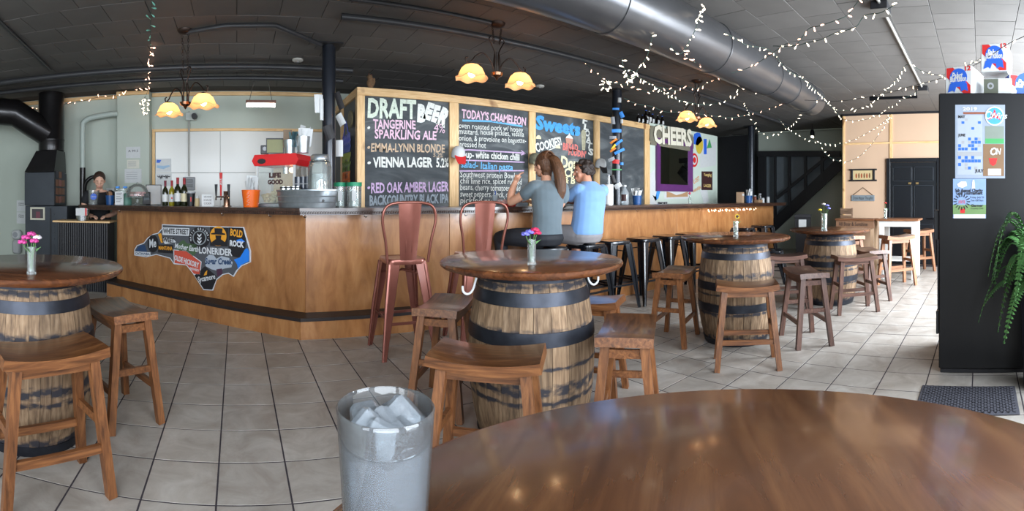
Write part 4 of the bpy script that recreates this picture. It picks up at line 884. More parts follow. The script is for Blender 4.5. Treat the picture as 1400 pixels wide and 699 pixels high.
# ------------------------------------------------------------------ stairs behind the bar end
st = thing('staircase', 'black staircase rail and stringer rising in front of the far wall', 'staircase', (0, 0, 0))
PX = 10.35
def sx(x, y, X=PX): return onX(x, y, X)
def bar_px(name, a, b, w, th, m=M_black, X=PX): return MB().beam(sx(*a, X), sx(*b, X), th, w, (0, 0, 1)).build(name, m, st)
bar_px('stringer', (1052, 314), (1148, 224), .26, .05); bar_px('handrail', (1062, 271), (1134, 212), .07, .05); bar_px('top_beam', (1036, 210.5), (1149, 210.5), .13, .08)
for x, y1, w in ((1042, 311, .20), (1060, 303, .05), (1079.5, 288, .06), (1101.5, 266, .06), (1124, 246, .06)):
    a, b = sx(x, 214), sx(x, y1); MB().box(PX - .03, PX + .03, a.y - w / 2, a.y + w / 2, b.z if w < .1 else 0, a.z).build('baluster', M_black, st)
MB().add([sx(1048, 214, 10.5), sx(1149, 214, 10.5), sx(1149, 222, 10.5), sx(1056, 312, 10.5), sx(1048, 312, 10.5)], [(0, 1, 2, 3, 4)]).build('stair_backing', mat('blue_grey_board', rgb(104, 112, 118), .4, var=.06), st)
structure('wall_dark', MB().box(XS - .06, XS - .001, sx(1037, 300, XS).y, YB - .001, 0, CZ - .001), M_black)
structure('trim_6', MB().box(PX - .02, PX + .02, YS + .001, sx(1037, 300).y, CZ - .03, CZ - .001), M_wall)
# high sage band over the stairs
bl = thing('pendant_lamp', 'small dark pendant lamp hanging before the sage wall over the stairs', 'lamp', onX(1110.5, 183, 9.6)); MB().lathe([(.0, .09), (.03, .09), (.05, .03), (.05, -.04), (.03, -.05)], 14).build('shade', M_blackm, bl, 50); MB().tube([(0, 0, .09), (0, 0, CZ - bl.location.z)], .006, 6).build('cord', M_black, bl); MB().ball((0, 0, -.06), .028, 10, 7).build('bulb', mat('dim_bulb', rgb(250, 235, 200), .4, emit=(1, .85, .6, 1), es=12), bl)
# ------------------------------------------------------------------ white high table and sign bench
wt = thing('high_table', 'white legged high table with wood top before the black door', 'table', (0, 0, 0))
M_wpaint = mat('white_paint', rgb(214, 214, 210), .4, var=.04); M_wtop = wood('walnut_top', rgb(96, 60, 40), rgb(130, 86, 58), rgb(156, 108, 76), 'Y', 5, 12, .35)
MB().cbox(6.98, 7.54, .92, 1.56, .885, .915, .004).build('table_top', M_wtop, wt)
for b in ((7.01, 7.035, .96, 1.52), (7.485, 7.51, .96, 1.52)): MB().box(b[0], b[1], b[2], b[3], .80, .884).build('apron', M_wpaint, wt)
for b in ((7.036, 7.484, .96, .985), (7.036, 7.484, 1.495, 1.52)): MB().box(*b, .80, .884).build('apron', M_wpaint, wt)
for x_ in (7.01, 7.44):
    for y_ in (.96, 1.45): MB().cbox(x_ + .001, x_ + .07, y_ + .001, y_ + .07, 0, .799, .004).build('leg', M_wpaint, wt)
MB().box(7.03, 7.49, 1.02, 1.46, .28, .30).build('lower_shelf', M_wpaint, wt)
sg = thing('sign_bench', 'narrow wooden stand with lettered plank left of the white table', 'stand', (0, 0, 0))
MB().cbox(7.0, 7.36, 1.60, 2.22, .885, .915, .004).build('plank_top', M_wtop, sg)
bd = MB().cbox(7.02, 7.04, 1.60, 2.21, .77, .884, .003).build('sign_plank', mat('brown_sign_plank', rgb(132, 98, 74), .6, var=.15, scale=8), sg)
text_on(sg, 'All Beer & Sunshine', .46, .06, 0, 0, INK, pi, .0, wob=.06).location = (7.018, 2.16, .83)
for y_ in (1.62, 2.15):
    for x_ in (7.05, 7.30): MB().cbox(x_, x_ + .05, y_, y_ + .05, 0, .884, .003).build('leg', mat('tan_leg', rgb(190, 160, 130), .5), sg)
MB().box(7.31, 7.33, 1.68, 2.14, .25, .80).build('back_panel', M_tan, sg)
# ------------------------------------------------------------------ things below the stairs
mc = metal_stool({k: v for k, v in BLK.items() if k != 'x'}, 'black metal chair with curved back between the two right barrels', 6.3, 2.98, 200, None, 'metal_chair', 'chair')
mc.scale = (1.05, 1.05, .62)
KB = chair_back(M_gloss_black, 'black', .755)
for n, me in KB.items():
    o = piece(n, me, mc)
bn = thing('plastic_bin', 'black plastic bin with white label standing against the sage wall', 'bin', (8.2, 3.22, 0), .3)
MB().lathe([(0, 0), (.16, 0), (.20, .86), (.21, .88), (.21, .93), (.19, .93), (.18, .88), (0, .85)], 4, RZ(pi / 4)).build('body', M_black, bn); MB().box(-.155, -.150, -.07, .07, .70, .84).build('paper_label', PAP, bn)
cr_ = thing('crate_rack', 'slatted rustic wood crate standing by the tan wall corner', 'crate', (8.42, 2.46, 0))
M_rw = wood('rustic_slat', rgb(80, 60, 46), rgb(120, 94, 74), rgb(150, 122, 98), 'Y', 6, 10, .7)
for k in range(8): MB().cbox(-.02, 0, -.13, .10, .06 + k * .125, .165 + k * .125, .003).build('slat', M_rw, cr_)
for yy in (-.13, .08): MB().box(.001, .03, yy, yy + .02, 0, 1.05).build('upright', M_rw, cr_)
# ------------------------------------------------------------------ black cabinet at the right with posters and boxes
XC = 3.30
kb = thing('black_cabinet', 'tall black cabinet side with posters at the right edge', 'cabinet', (0, 0, 0))
MB().cbox(XC, 4.05, -1.05, .29, .03, 1.96, .008).build('body', mat('black_cabinet_paint', rgb(12, 12, 15), .42, var=.25, scale=3, bump=.04), kb)
MB().cbox(XC + .01, 4.04, -1.04, .28, 0, .029, .004).build('plinth', M_black, kb)
for b in ((XC + .02, XC + .16, .291, .325, .93, 1.14), (XC + .01, XC + .10, .291, .31, .27, .43), (XC + .0, XC + .05, .291, .30, .44, .9)): MB().cbox(*b, .004).build('hinge_block', M_black, kb)
def cx_(x, y): return onX(x, y, XC)
def poster(name, label, x0, y0, x1, y1, base, parts):
    """flat print on the cabinet; parts are (name, material, u0, v0, u1, v1) in 0..1 from the lower left"""
    a, b = cx_(x0, y1), cx_(x1, y0); w, h = abs(a.y - b.y), b.z - a.z
    r = thing(name, label, 'poster', (XC - .001, a.y, a.z)); M = face_M((0, 0, 0), pi)
    MB().box(0, w, 0, h, .0005, .003, M).build('sheet', base, r)
    for k, (n, m, u0, v0, u1, v1) in enumerate(parts): MB().box(u0 * w, u1 * w, v0 * h, v1 * h, .0031 + .00003 * k, .0038 + .00003 * k, M).build(n, m, r)
    return r, w, h, M
gr = random.Random(5)
ps_ = [('sky_photo', smat('stadium', 120, 130, 120), .60, .50, .98, .71), ('field_strip', GRN, .60, .47, .98, .54), ('glove_photo', smat('glove_tan', 124, 96, 70), .56, .03, .98, .465), ('calendar_field', smat('calendar_paper', 156, 164, 176), .04, .05, .54, .86), ('header_band', smat('brown_bat', 130, 78, 60), .16, .87, .6, .90), ('footer_card', WHT, .66, .04, .92, .13), ('month_bar', GRY, .04, .30, .54, .36)]
for bi, (v0, v1, dens) in enumerate(((.66, .82, .12), (.38, .56, .6), (.12, .31, .6))):
    for i in range(7):
        for j in range(4):
            q = gr.random()
            if q < dens: ps_.append(('date_cell', BLU if q < dens * .6 else GRY, .06 + i * .066, v0 + j * (v1 - v0) / 4, .118 + i * .066, v0 + (j + .85) * (v1 - v0) / 4))
r, w, h, M = poster('baseball_calendar', 'baseball schedule poster with blue date cells on the black cabinet', 1306, 143.5, 1374, 244, smat('poster_grey', 142, 152, 168), ps_)
def ptext(r, s, w_, h_, x, y, m, M, bold=0.0, shear=0.0, out=.006, name='lettering'): return MB().text(s, h_ / .69, M @ T(x, y, out), fit=w_, bold=bold, shear=shear).build(name, m, r)
ptext(r, '2019', .10, .022, w * .15, h * .94, WHT, M, .001); ptext(r, 'MAY', .05, .018, w * .06, h * .835, INK, M, .001); ptext(r, 'JUNE', .05, .018, w * .06, h * .585, INK, M, .001); ptext(r, 'JULY', .06, .020, w * .4, h * .10, INK, M, .001)
MB().lathe([(0, .006), (.058, .006), (.058, .0045)], 28, M @ T(w * .79, h * .845, 0)).build('logo_disc', SKY, r); MB().lathe([(.058, .0065), (.066, .0065), (.066, .0045)], 28, M @ T(w * .79, h * .845, 0)).build('logo_ring', WHT, r)
ptext(r, 'O', .05, .055, w * .60, h * .85, WHT, M, .001, .2, .008); ptext(r, 'Wins', .12, .04, w * .70, h * .845, WHT, M, .001, .2, .008); MB().prism([(.0, .05), (.012, .014), (.045, -.03), (.0, -.008), (-.045, -.03), (-.012, .014)], .0066, .007, M @ T(w * .79, h * .845, 0)).build('logo_star', RED, r)
ptext(r, 'O', .05, .05, w * .70, h * .36, WHT, M, .002, .2); ptext(r, 'N', .035, .04, w * .82, h * .36, WHT, M, .002, .2); MB().prism([(-.03, .02), (.03, .02), (.02, -.02), (0, -.035), (-.02, -.02)], .004, .005, M @ T(w * .76, h * .235, 0)).build('badge', RED, r)
r, w, h, M = poster('golf_flyer', 'pale blue charity golf tournament flyer under the baseball poster', 1303, 244.5, 1348, 298.5, smat('flyer_blue', 126, 150, 188), [('grass_photo', smat('grass_green', 110, 140, 90), 0, .10, 1, .34), ('footer', WHT, .02, .0, .98, .10), ('red_cup', RED, .22, .13, .36, .24)])
ptext(r, '5th Annual Charity', w * .84, .022, w * .07, h * .70, INK, M, .001); ptext(r, 'Golf Tournament', w * .80, .022, w * .10, h * .635, INK, M, .001); ptext(r, 'Friday, July 26', w * .42, .014, w * .52, h * .53, INK, M); ptext(r, 'Tee Off 9am', w * .38, .014, w * .54, h * .45, INK, M); ptext(r, 'Garner', w * .38, .016, w * .54, h * .32, INK, M, .001); ptext(r, 'Country Club', w * .38, .012, w * .54, h * .25, INK, M)
mb = MB()
for k in range(16): a_ = 2 * pi * k / 16; mb.beam((cos(a_) * .035, sin(a_) * .035, .005), (cos(a_) * .058, sin(a_) * .058, .005), .006, .002, (0, 0, 1), M @ T(w * .27, h * .42, 0))
o = mb.build('starburst', INK, r); o['kind'] = 'stuff'; ptext(r, 'SAVE', .045, .012, w * .27 - .022, h * .435, RED, M); ptext(r, 'DATE', .045, .012, w * .27 - .022, h * .39, RED, M)
MB().prism([(-.03, 0), (0, .02), (.035, .018), (.04, -.01), (.01, -.025), (-.02, -.018)], .004, .005, M @ T(w * .25, h * .86, 0)).build('ball_drawing', WHT, r); MB().prism([(-.012, -.03), (.012, -.03), (.006, .03), (-.006, .03)], .004, .005, M @ T(w * .62, h * .86, 0)).build('bottle_drawing', WHT, r)
# ------------------------------------------------------------------ beer cartons on the cabinet
def carton(label, loc, rotz, w, dpt, h, art=True, side='red'):
    r = thing('beer_carton', label, 'carton', loc, rotz, 'beer cartons on the black cabinet'); M = face_M((-dpt / 2, 0, h / 2), pi)
    MB().cbox(-dpt / 2, dpt / 2, -w / 2, w / 2, 0, h, .004).build('box', WHT, r)
    if art:
        MB().prism([(-w / 2 + .01, h / 2 - .005), (-w / 2 + .06, h / 2 - .005), (w / 2 - .01, -h / 2 + .06), (w / 2 - .01, -h / 2 + .005), (w / 2 - .06, -h / 2 + .005), (-w / 2 + .01, h / 2 - .07)], .0005, .0016, M).build('red_stripe', RED, r)
        MB().lathe([(0, .0035), (w * .33, .0035), (w * .33, .001)], 24, M @ T(0, h * .1, 0)).build('blue_seal', BLU, r)
        for q in (-1, 1): MB().prism([(q * .035 - .028, -h * .1), (q * .035 + .028, -h * .1), (q * .05 + .022, -h * .40), (q * .045, -h * .34), (q * .05 - .03, -h * .40)], .001, .003, M).build('ribbon_tail', BLU, r)
        MB().text('Pabst', .062, M @ T(-w * .25, h * .17, .0042), fit=w * .42, shear=.25, bold=.002).build('lettering', WHT, r); MB().text('Blue Ribbon', .055, M @ T(-w * .32, h * .05, .0042), fit=w * .62, shear=.25, bold=.002).build('lettering', WHT, r)
        MB().text('12', .045, M @ T(w * .24, h * .40, .002), fit=.045, bold=.002).build('lettering', RED, r)
        sm = {'red': smat('carton_maroon', 120, 52, 50), 'white': WHT, 'blue': BLU}[side]
        MB().box(-dpt / 2 + .005, dpt / 2 - .005, w / 2 + .0003, w / 2 + .0015, .005, h - .005).build('side_print', sm, r)
        MB().text('PABST', .06, face_M((dpt * .4, w / 2, h * .8), pi / 2) @ T(-.0, 0, .002), fit=dpt * .7, bold=.002).build('lettering', RED if side != 'red' else WHT, r)
        for q in range(3): MB().box(dpt * (.3 - q * .28) - .04, dpt * (.3 - q * .28) + .03, w / 2 + .0016, w / 2 + .0028, h * .3, h * .62).build('side_panel_print', INK, r)
    return r
zc = 1.96
carton('beer carton standing on the cabinet corner, left of the others', (3.50, .11, zc), -.30, .20, .30, .20)
carton('white beer carton turned away on the cabinet, right of the corner carton', (3.62, -.30, zc), .25, .26, .30, .17, True, 'blue')
carton('topmost beer carton with blue ribbon seal, stacked on the others', (3.64, -.13, zc + .202), -.18, .20, .30, .205)
# grey ended carton lying in front
ge = thing('carton', 'white carton with grey window end lying in front of stack', 'carton', (3.43, -.13, zc), -.1)
MB().cbox(-.06, .10, -.10, .10, 0, .12, .004).build('box', WHT, ge); MB().box(-.0625, -.0605, -.005, .098, .01, .115).build('grey_end', smat('grey_green', 92, 96, 84), ge); MB().lathe([(.012, .0012), (.024, .0012), (.024, .003), (.012, .003)], 16, face_M((-.0625, .05, .065), pi)).build('printed_ring', GRY, ge)
# ------------------------------------------------------------------ fern on a tall planter, door mat
pl = thing('potted_fern', 'green fern spilling from a tall dark planter at right edge', 'plant', (3.05, -.41, 0))
MB().lathe([(0, 0), (.125, 0), (.13, .02), (.15, .66), (.165, .68), (.165, .71), (.145, .71), (.14, .66), (0, .65)], 24).build('planter', mat('navy_planter', rgb(36, 38, 52), .4, var=.1), pl, 40)
M_fern = mat('fern_green', rgb(72, 116, 62), .5, var=.3, scale=30, rand=.25); fr_ = random.Random(11)
for k in range(46):
    a_ = 2 * pi * k / 46 + fr_.uniform(-.15, .15); L = fr_.uniform(.26, .46); up = fr_.uniform(.22, .62) * (1 if k % 3 else .4); dr = fr_.uniform(.10, .50)
    u = Vector((cos(a_), sin(a_), 0)); P = []
    for q in range(15):
        t = q / 14; P.append(Vector((0, 0, .68)) + u * (.05 + L * t * (1 - .18 * t)) + Vector((0, 0, up * 4 * t * (1 - t) * .6 + up * t * .5 - dr * t * t)))
    mb = MB(); mb.tube(P, [.004 * (1 - .8 * q / 14) for q in range(15)], 5)
    for q in range(1, 15):
        for s_ in (0, .5):
            t = min((q + s_) / 14.0, 1); i0 = min(int(t * 14), 13); p = P[i0].lerp(P[i0 + 1], t * 14 - i0); d = (P[i0 + 1] - P[i0]).normalized(); side = d.cross(Vector((0, 0, 1)))
            side = side.normalized() if side.length > 1e-3 else Vector((1, 0, 0)); ln = .058 * sin(pi * min(1, .12 + .88 * t)) ** .6 * (1 - .45 * t) + .008; nn = side.cross(d)
            for sg_ in (-1, 1):
                e = p + side * sg_ * ln + d * ln * .35 - nn * ln * .15; w_ = .0075
                mb.add([p - d * w_, p + d * w_, p.lerp(e, .6) + d * w_ * 1.1 + nn * .004, e, p.lerp(e, .6) - d * w_ * 1.1 + nn * .004], [(0, 1, 2, 4), (2, 3, 4)])
    mb.build('frond', M_fern, pl)
mt = thing('door_mat', 'dark grey diamond pattern mat on tiles near the black cabinet', 'mat', (2.86, .075, .001))
M_mat = mat('grey_rubber_mat', rgb(72, 72, 80), .85, var=.15, scale=30)
MB().cbox(-.20, .20, -.30, .30, 0, .007, .003).build('base', M_mat, mt); mb = MB()
for s_ in (1, -1):
    for k in range(-4, 38):
        c_ = -.6 + k * .036; P = []
        for xx in (-.185, .185):
            yy = c_ + s_ * xx; P.append((xx, yy))
        t0 = [max(0, min(1, ((q - P[0][1]) / (P[1][1] - P[0][1])))) for q in (-.28, .28)]
        A, B_ = [(P[0][0] + (P[1][0] - P[0][0]) * q, P[0][1] + (P[1][1] - P[0][1]) * q) for q in t0]
        if abs(A[0] - B_[0]) > .01: mb.beam((*A, .009), (*B_, .009), .010, .005)
o = mb.build('diamond_ribs', M_mat, mt); o['kind'] = 'stuff'
# ------------------------------------------------------------------ things standing on the bar
def bl_(x, e=-.1): p = onbar(x, e); return Vector((p.x, p.y, ZT + .0005))
def bf_(x, Y=4.4): return Vector((Y * tan(phi(x)), Y, ZT + .0005))
def ppm(p): return hypot(p.x, p.y) / F                     # metres per pixel at p
def facing(p): return atan2(-p.y, -p.x)                     # heading from p towards the room
M_glass = glass_mat('clear_glass', alpha=.12); M_galv = mat('galvanised_steel', rgb(176, 184, 190), .35, metal=.8, var=.15, scale=18)
M_plast = mat('blue_plastic', rgb(28, 74, 130), .35); M_orange = mat('orange_plastic', rgb(236, 104, 26), .4, var=.04)
def lathe_thing(name, label, cat, p, parts, group=None, n=20, rot=0.0):
    r = thing(name, label, cat, p, rot, group)
    for nm, prof, m in parts: MB().lathe(prof, n).build(nm, m, r, 50)
    return r
def cup_profile(r0, r1, h, t=.004): return [(0, 0), (r0, 0), (r1, h), (r1 - t, h), (r0 - t, t), (0, t)]
def sheets(root, n, z0, z1, r, m, seed, name='paper', lean=.25, w=.05):
    g_ = random.Random(seed)
    for k in range(n):
        a = g_.uniform(0, 2 * pi); l = g_.uniform(.3, 1) * lean; M = T(cos(a) * r * g_.uniform(.1, .7), sin(a) * r * g_.uniform(.1, .7), z0) @ RZ(g_.uniform(0, 6.3)) @ RX(l)
        hh = (z1 - z0) * g_.uniform(.75, 1.05)
        MB().grid(lambda u, v: ((u - .5) * w, .006 * sin(3 * u), v * hh), 3, 1, .001, M).build(name, m, root)
# wine bottles
M_wine = mat('dark_green_glass', rgb(30, 34, 16), .1, coat=.5); M_wine2 = mat('olive_glass', rgb(140, 130, 30), .1, coat=.5)
WL = ['leftmost of four dark wine bottles on the bar, white label', 'second wine bottle from left, olive glass and red mark', 'tallest wine bottle, third from left, white label', 'rightmost wine bottle with cream label on the bar']
for k, (x, m, s_, lm) in enumerate(((226, M_wine, .93, WHT), (235, M_wine2, .93, PAP), (243, M_wine, 1.02, WHT), (252, M_wine, 1.0, smat('label_cream', 214, 204, 170)))):
    p = bl_(x, -.02 - .03 * (k % 2)); r = thing('wine_bottle', WL[k], 'bottle', p, facing(p), 'wine bottles on the bar'); S = Matrix.Scale(s_, 4)
    MB().lathe([(0, 0), (.036, 0), (.039, .008), (.039, .17), (.033, .20), (.017, .225), (.0145, .25), (.0145, .262)], 18, S).build('bottle_glass', m, r, 50)
    MB().lathe([(.0155, .235), (.016, .30), (.017, .302), (.017, .312), (0, .312)], 14, S).build('foil', smat('foil_red', 150, 36, 44) if k != 0 else smat('foil_plum', 110, 34, 50), r, 50)
    o = MB().lathe([(.0397, .05), (.0397, .14)], 10, S, -1.2, 1.2).build('paper_label', lm, r, 50)
    if k == 1: MB().box(.0395, .041, -.008, .008, .085, .105, S).build('label_mark', RED, r)
# left group: bucket with sign, sweets jar, blue cup, card, cake stand
p = onY(113, 300, 5.99); p.z = .9305
r = lathe_thing('metal_bucket', 'shiny steel bucket with paper sign on the low counter', 'bucket', p, [('bucket_body', [(0, 0), (.085, 0), (.10, .17), (.096, .17), (.082, .006), (0, .006)], M_steel)], rot=facing(p))
MB().box(.098, .101, -.09, .06, .07, .165).build('paper_sign', PAP, r); MB().box(.1012, .1018, .03, .055, .07, .165).build('red_edge', RED, r)
p = bl_(128, -.05)
r = lathe_thing('snack_jar', 'glass jar of wrapped snacks with blue label on the bar', 'jar', p, [('jar_glass', cup_profile(.075, .085, .20), M_glass)], rot=facing(p))
gs = random.Random(4)
for k in range(26): MB().cbox(-.02, .02, -.012, .012, -.005, .005, .003, T(gs.uniform(-.045, .045), gs.uniform(-.045, .045), .02 + gs.random() * .16) @ RZ(gs.uniform(0, 3)) @ RX(gs.uniform(0, 3))).build('snack', [smat('wrap_silver', 170, 170, 175), smat('wrap_plum', 110, 60, 80), smat('wrap_olive', 110, 110, 70), smat('wrap_pink', 190, 140, 150)][k % 4], r)
MB().lathe([(0, .003), (.045, .003), (.045, 0)], 20, face_M((.088, 0, .11), 0)).build('round_label', BLU, r)
MB().text('Stone', .03, face_M((.0915, 0, .11), 0) @ T(-.03, 0, .001), fit=.06).build('lettering', WHT, r)
p = bl_(150.5, -.03); r = lathe_thing('plastic_cup', 'blue cup with brown paper left of the cake stand', 'cup', p, [('cup_body', cup_profile(.052, .06, .125), M_plast)]); sheets(r, 4, .05, .18, .04, mat('kraft', rgb(150, 112, 84), .8), 3)
p = bl_(163, 0.0); r = wallcard('menu_card', 'small white printed card standing left of the cake stand', 'card', p + Vector((0, 0, .09)), facing(p), .11, .17, [WHT]); MB().box(-.06, .06, -.09, -.086, -.03, .03, face_M((0, 0, 0), facing(p))).build('foot', GRY, r)
for q in range(6): MB().box(-.04, .035 - .01 * (q % 3), .06 - q * .022, .066 - q * .022, .0045, .0055, face_M((0, 0, 0), facing(p))).build('text_line', INK, r)
p = bl_(173, -.14); r = lathe_thing('teal_canister', 'teal tin behind the white card on the bar', 'canister', p, [('tin', [(0, 0), (.07, 0), (.07, .14), (.06, .15), (0, .15)], smat('teal', 96, 140, 126))]); MB().ball((0, 0, .158), .014, 8, 6).build('knob', GRY, r)
p = bl_(188, -.06)
r = lathe_thing('cake_stand', 'glass cake stand with dome over pink treats on the bar', 'cake stand', p, [('pedestal', [(0, 0), (.07, 0), (.06, .012), (.016, .03), (.014, .075), (.05, .09), (.15, .098), (.155, .112), (.15, .108), (0, .104)], M_glass), ('dome', [(.135, .115), (.135, .17), (.11, .23), (.05, .262), (.015, .27), (.012, .285), (0, .29)], M_glass)])
for k in range(14): a = k * 2.4; MB().lathe([(0, 0), (.028, 0), (.03, .012), (.02, .024), (0, .026)], 10, T(cos(a) * .09 * sqrt((k % 7) / 7), sin(a) * .09 * sqrt((k % 7) / 7), .115 + .028 * (k // 7))).build('treat', smat('pink_icing', 206, 150, 150) if k % 3 else smat('brown_bake', 120, 76, 60), r, 50)
p = bl_(168, -.24); r = lathe_thing('cookie_box', 'clear round cookie tub with blue clips behind the cake stand', 'tub', p, [('tub', cup_profile(.10, .11, .19), M_glass), ('lid', [(0, .195), (.113, .195), (.113, .215), (0, .22)], M_glass)])
for a in (-.6, .5): MB().cbox(-.025, .025, -.02, .02, .222, .248, .004, T(.05 * sin(a) * 2, -.06, 0)).build('clip', SKY, r)
for k in range(8): MB().lathe([(0, 0), (.04, 0), (.04, .012), (0, .014)], 10, T(cos(k) * .045, sin(k) * .045, .01 + k * .018)).build('cookie', smat('cookie_pink', 190, 130, 130), r)
p = bl_(210, -.26); r = thing('clipboard', 'clipboard of papers leaning with a card reader on the bar', 'clipboard', p, facing(p))
MB().box(-.012, -.004, -.10, .10, 0, .27, RY(-.25)).build('board', INK, r); MB().box(-.003, 0, -.09, .09, .01, .26, RY(-.25)).build('paper', PAP, r); MB().cbox(.03, .05, -.14, -.04, .0, .16, .006, RY(-.2)).build('card_reader', M_black, r); MB().box(.0505, .052, -.125, -.055, .06, .14, RY(-.2)).build('reader_screen', smat('screen_grey', 100, 110, 116), r)
MB().prism([(-.03, .20), (.03, .18), (.02, .26), (-.02, .27)], .002, .006, RY(pi / 2 - .25) @ RZ(pi / 2)).build('blue_tag', BLU, r) if False else None
p = bl_(261, -.03); r = lathe_thing('tumbler', 'black tumbler right of the wine bottles', 'cup', p, [('cup_body', cup_profile(.036, .05, .155), M_black), ('rim_band', [(.0485, .14), (.0525, .14), (.0535, .156), (.049, .156)], GRY)]); MB().box(.044, .047, -.006, .006, .05, .10, RZ(facing(p))).build('red_mark', RED, r)
p = bl_(269.5, -.02); lathe_thing('small_jar', 'small tan wooden cup beside the black tumbler', 'cup', p, [('cup_body', cup_profile(.026, .026, .085), mat('tan_wood', rgb(190, 170, 130), .6)), ('straw_bundle', [(0, .03), (.012, .03), (.016, .11), (0, .11)], PAP)])
p = bl_(284, -.02); r = wallcard('tent_sign', 'small white handwritten tent sign on the bar', 'sign', p + Vector((0, 0, .065)), facing(p), .13, .12, [WHT]); MB().box(-.06, .06, -.065, -.06, -.05, .02, face_M((0, 0, 0), facing(p))).build('foot', WHT, r)
for q, tx in enumerate(('WE NOW', 'HAVE', 'CIDER')): text_on(r, tx, .08, .02, -.04, .035 - q * .035, INK, facing(p), .0065, wob=.08)
p = bl_(310, -.1); r = thing('beer_tap', 'copper beer tap tower with red and black handles', 'tap', p, facing(p))
MB().lathe([(0, 0), (.05, 0), (.05, .008), (.034, .012), (.034, .15), (.036, .152), (.036, .16), (0, .162)], 20).build('tower', mat('copper_tower', rgb(150, 116, 96), .25, metal=.9), r, 50)
for yy, m, hh in ((-.06, RED, .24), (.02, M_black, .12), (-.11, M_black, .12)):
    MB().tube([(.02, yy * .5, .10), (.05, yy, .10), (.065, yy, .07)], .010, 8).build('spout', M_steel, r, 50); MB().tube([(.05, yy, .11), (.05, yy, .11 + hh)], [.009, .016], 8).build('tap_handle', m, r, 50)
MB().text('ALE', .03, face_M((.067, -.06, .25), 0) @ RZ(pi / 2) @ T(-.03, 0, .001), fit=.07).build('lettering', WHT, r)
p = bl_(343, .05); r = lathe_thing('orange_cup', 'orange plastic bucket of paper cups on the bar', 'bucket', p, [('cup_body', cup_profile(.072, .09, .165), M_orange)], rot=facing(p)); sheets(r, 7, .1, .30, .06, WHT, 8, lean=.3, w=.10)
for k in range(8): MB().beam((.083, -.04 + .01 * (k % 2), .02 + k * .017), (.0845, -.02 + .01 * (k % 2), .03 + k * .017), .006, .002).build('lacing', WHT, r)
# popcorn machine
p = bl_(387, -.25); k_ = ppm(p); r = thing('popcorn_machine', 'red topped popcorn machine lettered LIFE GOOD on the bar', 'popcorn machine', p, atan2(-BN.y, -BN.x) + .12)
W2, D2 = .20, .17; M_red = mat('red_enamel', rgb(206, 36, 40), .35); M_lit = mat('warm_lamp', rgb(255, 220, 150), .4, emit=(1, .62, .25, 1), es=5)
MB().cbox(-D2, D2, -W2, W2, .0, .035, .004).build('base', M_galv, r)
for sx_ in (-1, 1):
    for sy_ in (-1, 1): MB().cbox(sx_ * D2 - .012, sx_ * D2 + .012, sy_ * W2 - .012, sy_ * W2 + .012, .036, .40, .002).build('post', WHT, r)
MB().box(D2 - .006, D2 - .002, -W2 + .013, W2 - .013, .037, .399).build('front_glass', M_glass, r); MB().box(-D2 + .013, D2 - .013, W2 - .004, W2 - .001, .037, .399).build('side_glass', M_glass, r); MB().box(-D2 + .002, -D2 + .008, -W2 + .013, W2 - .013, .037, .399).build('back_panel', mat('warm_white_panel', rgb(226, 206, 170), .5), r)
MB().prism([(-W2 - .02, .0), (W2 + .02, .0), (W2 + .05, .05), (W2 + .02, .11), (-W2 - .02, .11), (-W2 - .05, .05)], -D2 - .02, D2 + .02, face_M((0, 0, .401), 0)).build('canopy', M_red, r)
MB().lathe([(0, .004), (1, .004), (1, 0)], 20, face_M((D2 + .021, -W2 + .06, .445), 0) @ Matrix.Diagonal((.045, .026, 1, 1))).build('oval_badge', INK, r)
MB().cyl(.03, .03, .33, .399, 14, T(-.02, .02, 0)).build('kettle', M_steel, r, 50); MB().ball((.05, .12, .36), .028, 10, 7).build('lamp', M_lit, r)
for q, (tx, zz) in enumerate((('LIFE', .305), ('IS GOOD', .24))): MB().text(tx if q == 0 else 'GOOD', .06, face_M((D2 - .001, -.07 if q == 0 else -.085, zz), 0) @ T(0, 0, .001), fit=.13 if q == 0 else .165, bold=.004).build('lettering', BRN, r)
gp = random.Random(9); mb = MB()
for k in range(420):
    x_, y_ = gp.uniform(-.14, .15), gp.uniform(-.17, .17); mb.ball((x_, y_, .05 + gp.random() * (.12 + .05 * y_ / .17)), gp.uniform(.010, .016), 5, 4)
o = mb.build('popcorn', mat('popcorn', rgb(238, 222, 176), .8), r); o['kind'] = 'stuff'
# on top of the machine: two pails, photo, papers
zp = p.z + .5115
for k, (x, s_, lab) in enumerate(((396, .85, 'left small metal pail of flyers on the popcorn machine'), (414, 1.0, 'right small metal pail of brochures on the popcorn machine'))):
    q = bl_(x, -.12); q.z = zp; rr = lathe_thing('metal_pail', lab, 'pail', q, [('pail_body', [(0, 0), (.056 * s_, 0), (.068 * s_, .15 * s_), (.071 * s_, .152 * s_), (.071 * s_, .146 * s_), (.053 * s_, .005), (0, .005)], M_galv)], 'pails on the popcorn machine'); sheets(rr, 5, .06, .26 * s_, .04, [smat('flyer_teal', 110, 150, 160), WHT][k], 20 + k, 'flyer', .45, .11); sheets(rr, 2, .06, .22, .04, smat('flyer_brown', 120, 100, 80), 30 + k, 'flyer', .4, .08)
q = bl_(376, -.06); q.z = zp + .075; rr = wallcard('photo', 'landscape photo leaning on the red popcorn machine top', 'photo', q, facing(q), .17, .15, [INK, ('print', smat('landscape', 120, 120, 80), -.45, -.42, .45, .42)])
q = bl_(362, -.03); q.z = zp; rr = thing('toy_camera', 'small black gadget at the left on the popcorn machine top', 'gadget', q, facing(q)); MB().cbox(-.02, .02, -.04, .04, 0, .085, .006).build('body', M_black, rr); MB().cyl(.02, .02, .0, .006, 14, face_M((.0205, 0, .05), 0)).build('dial', GRY, rr)
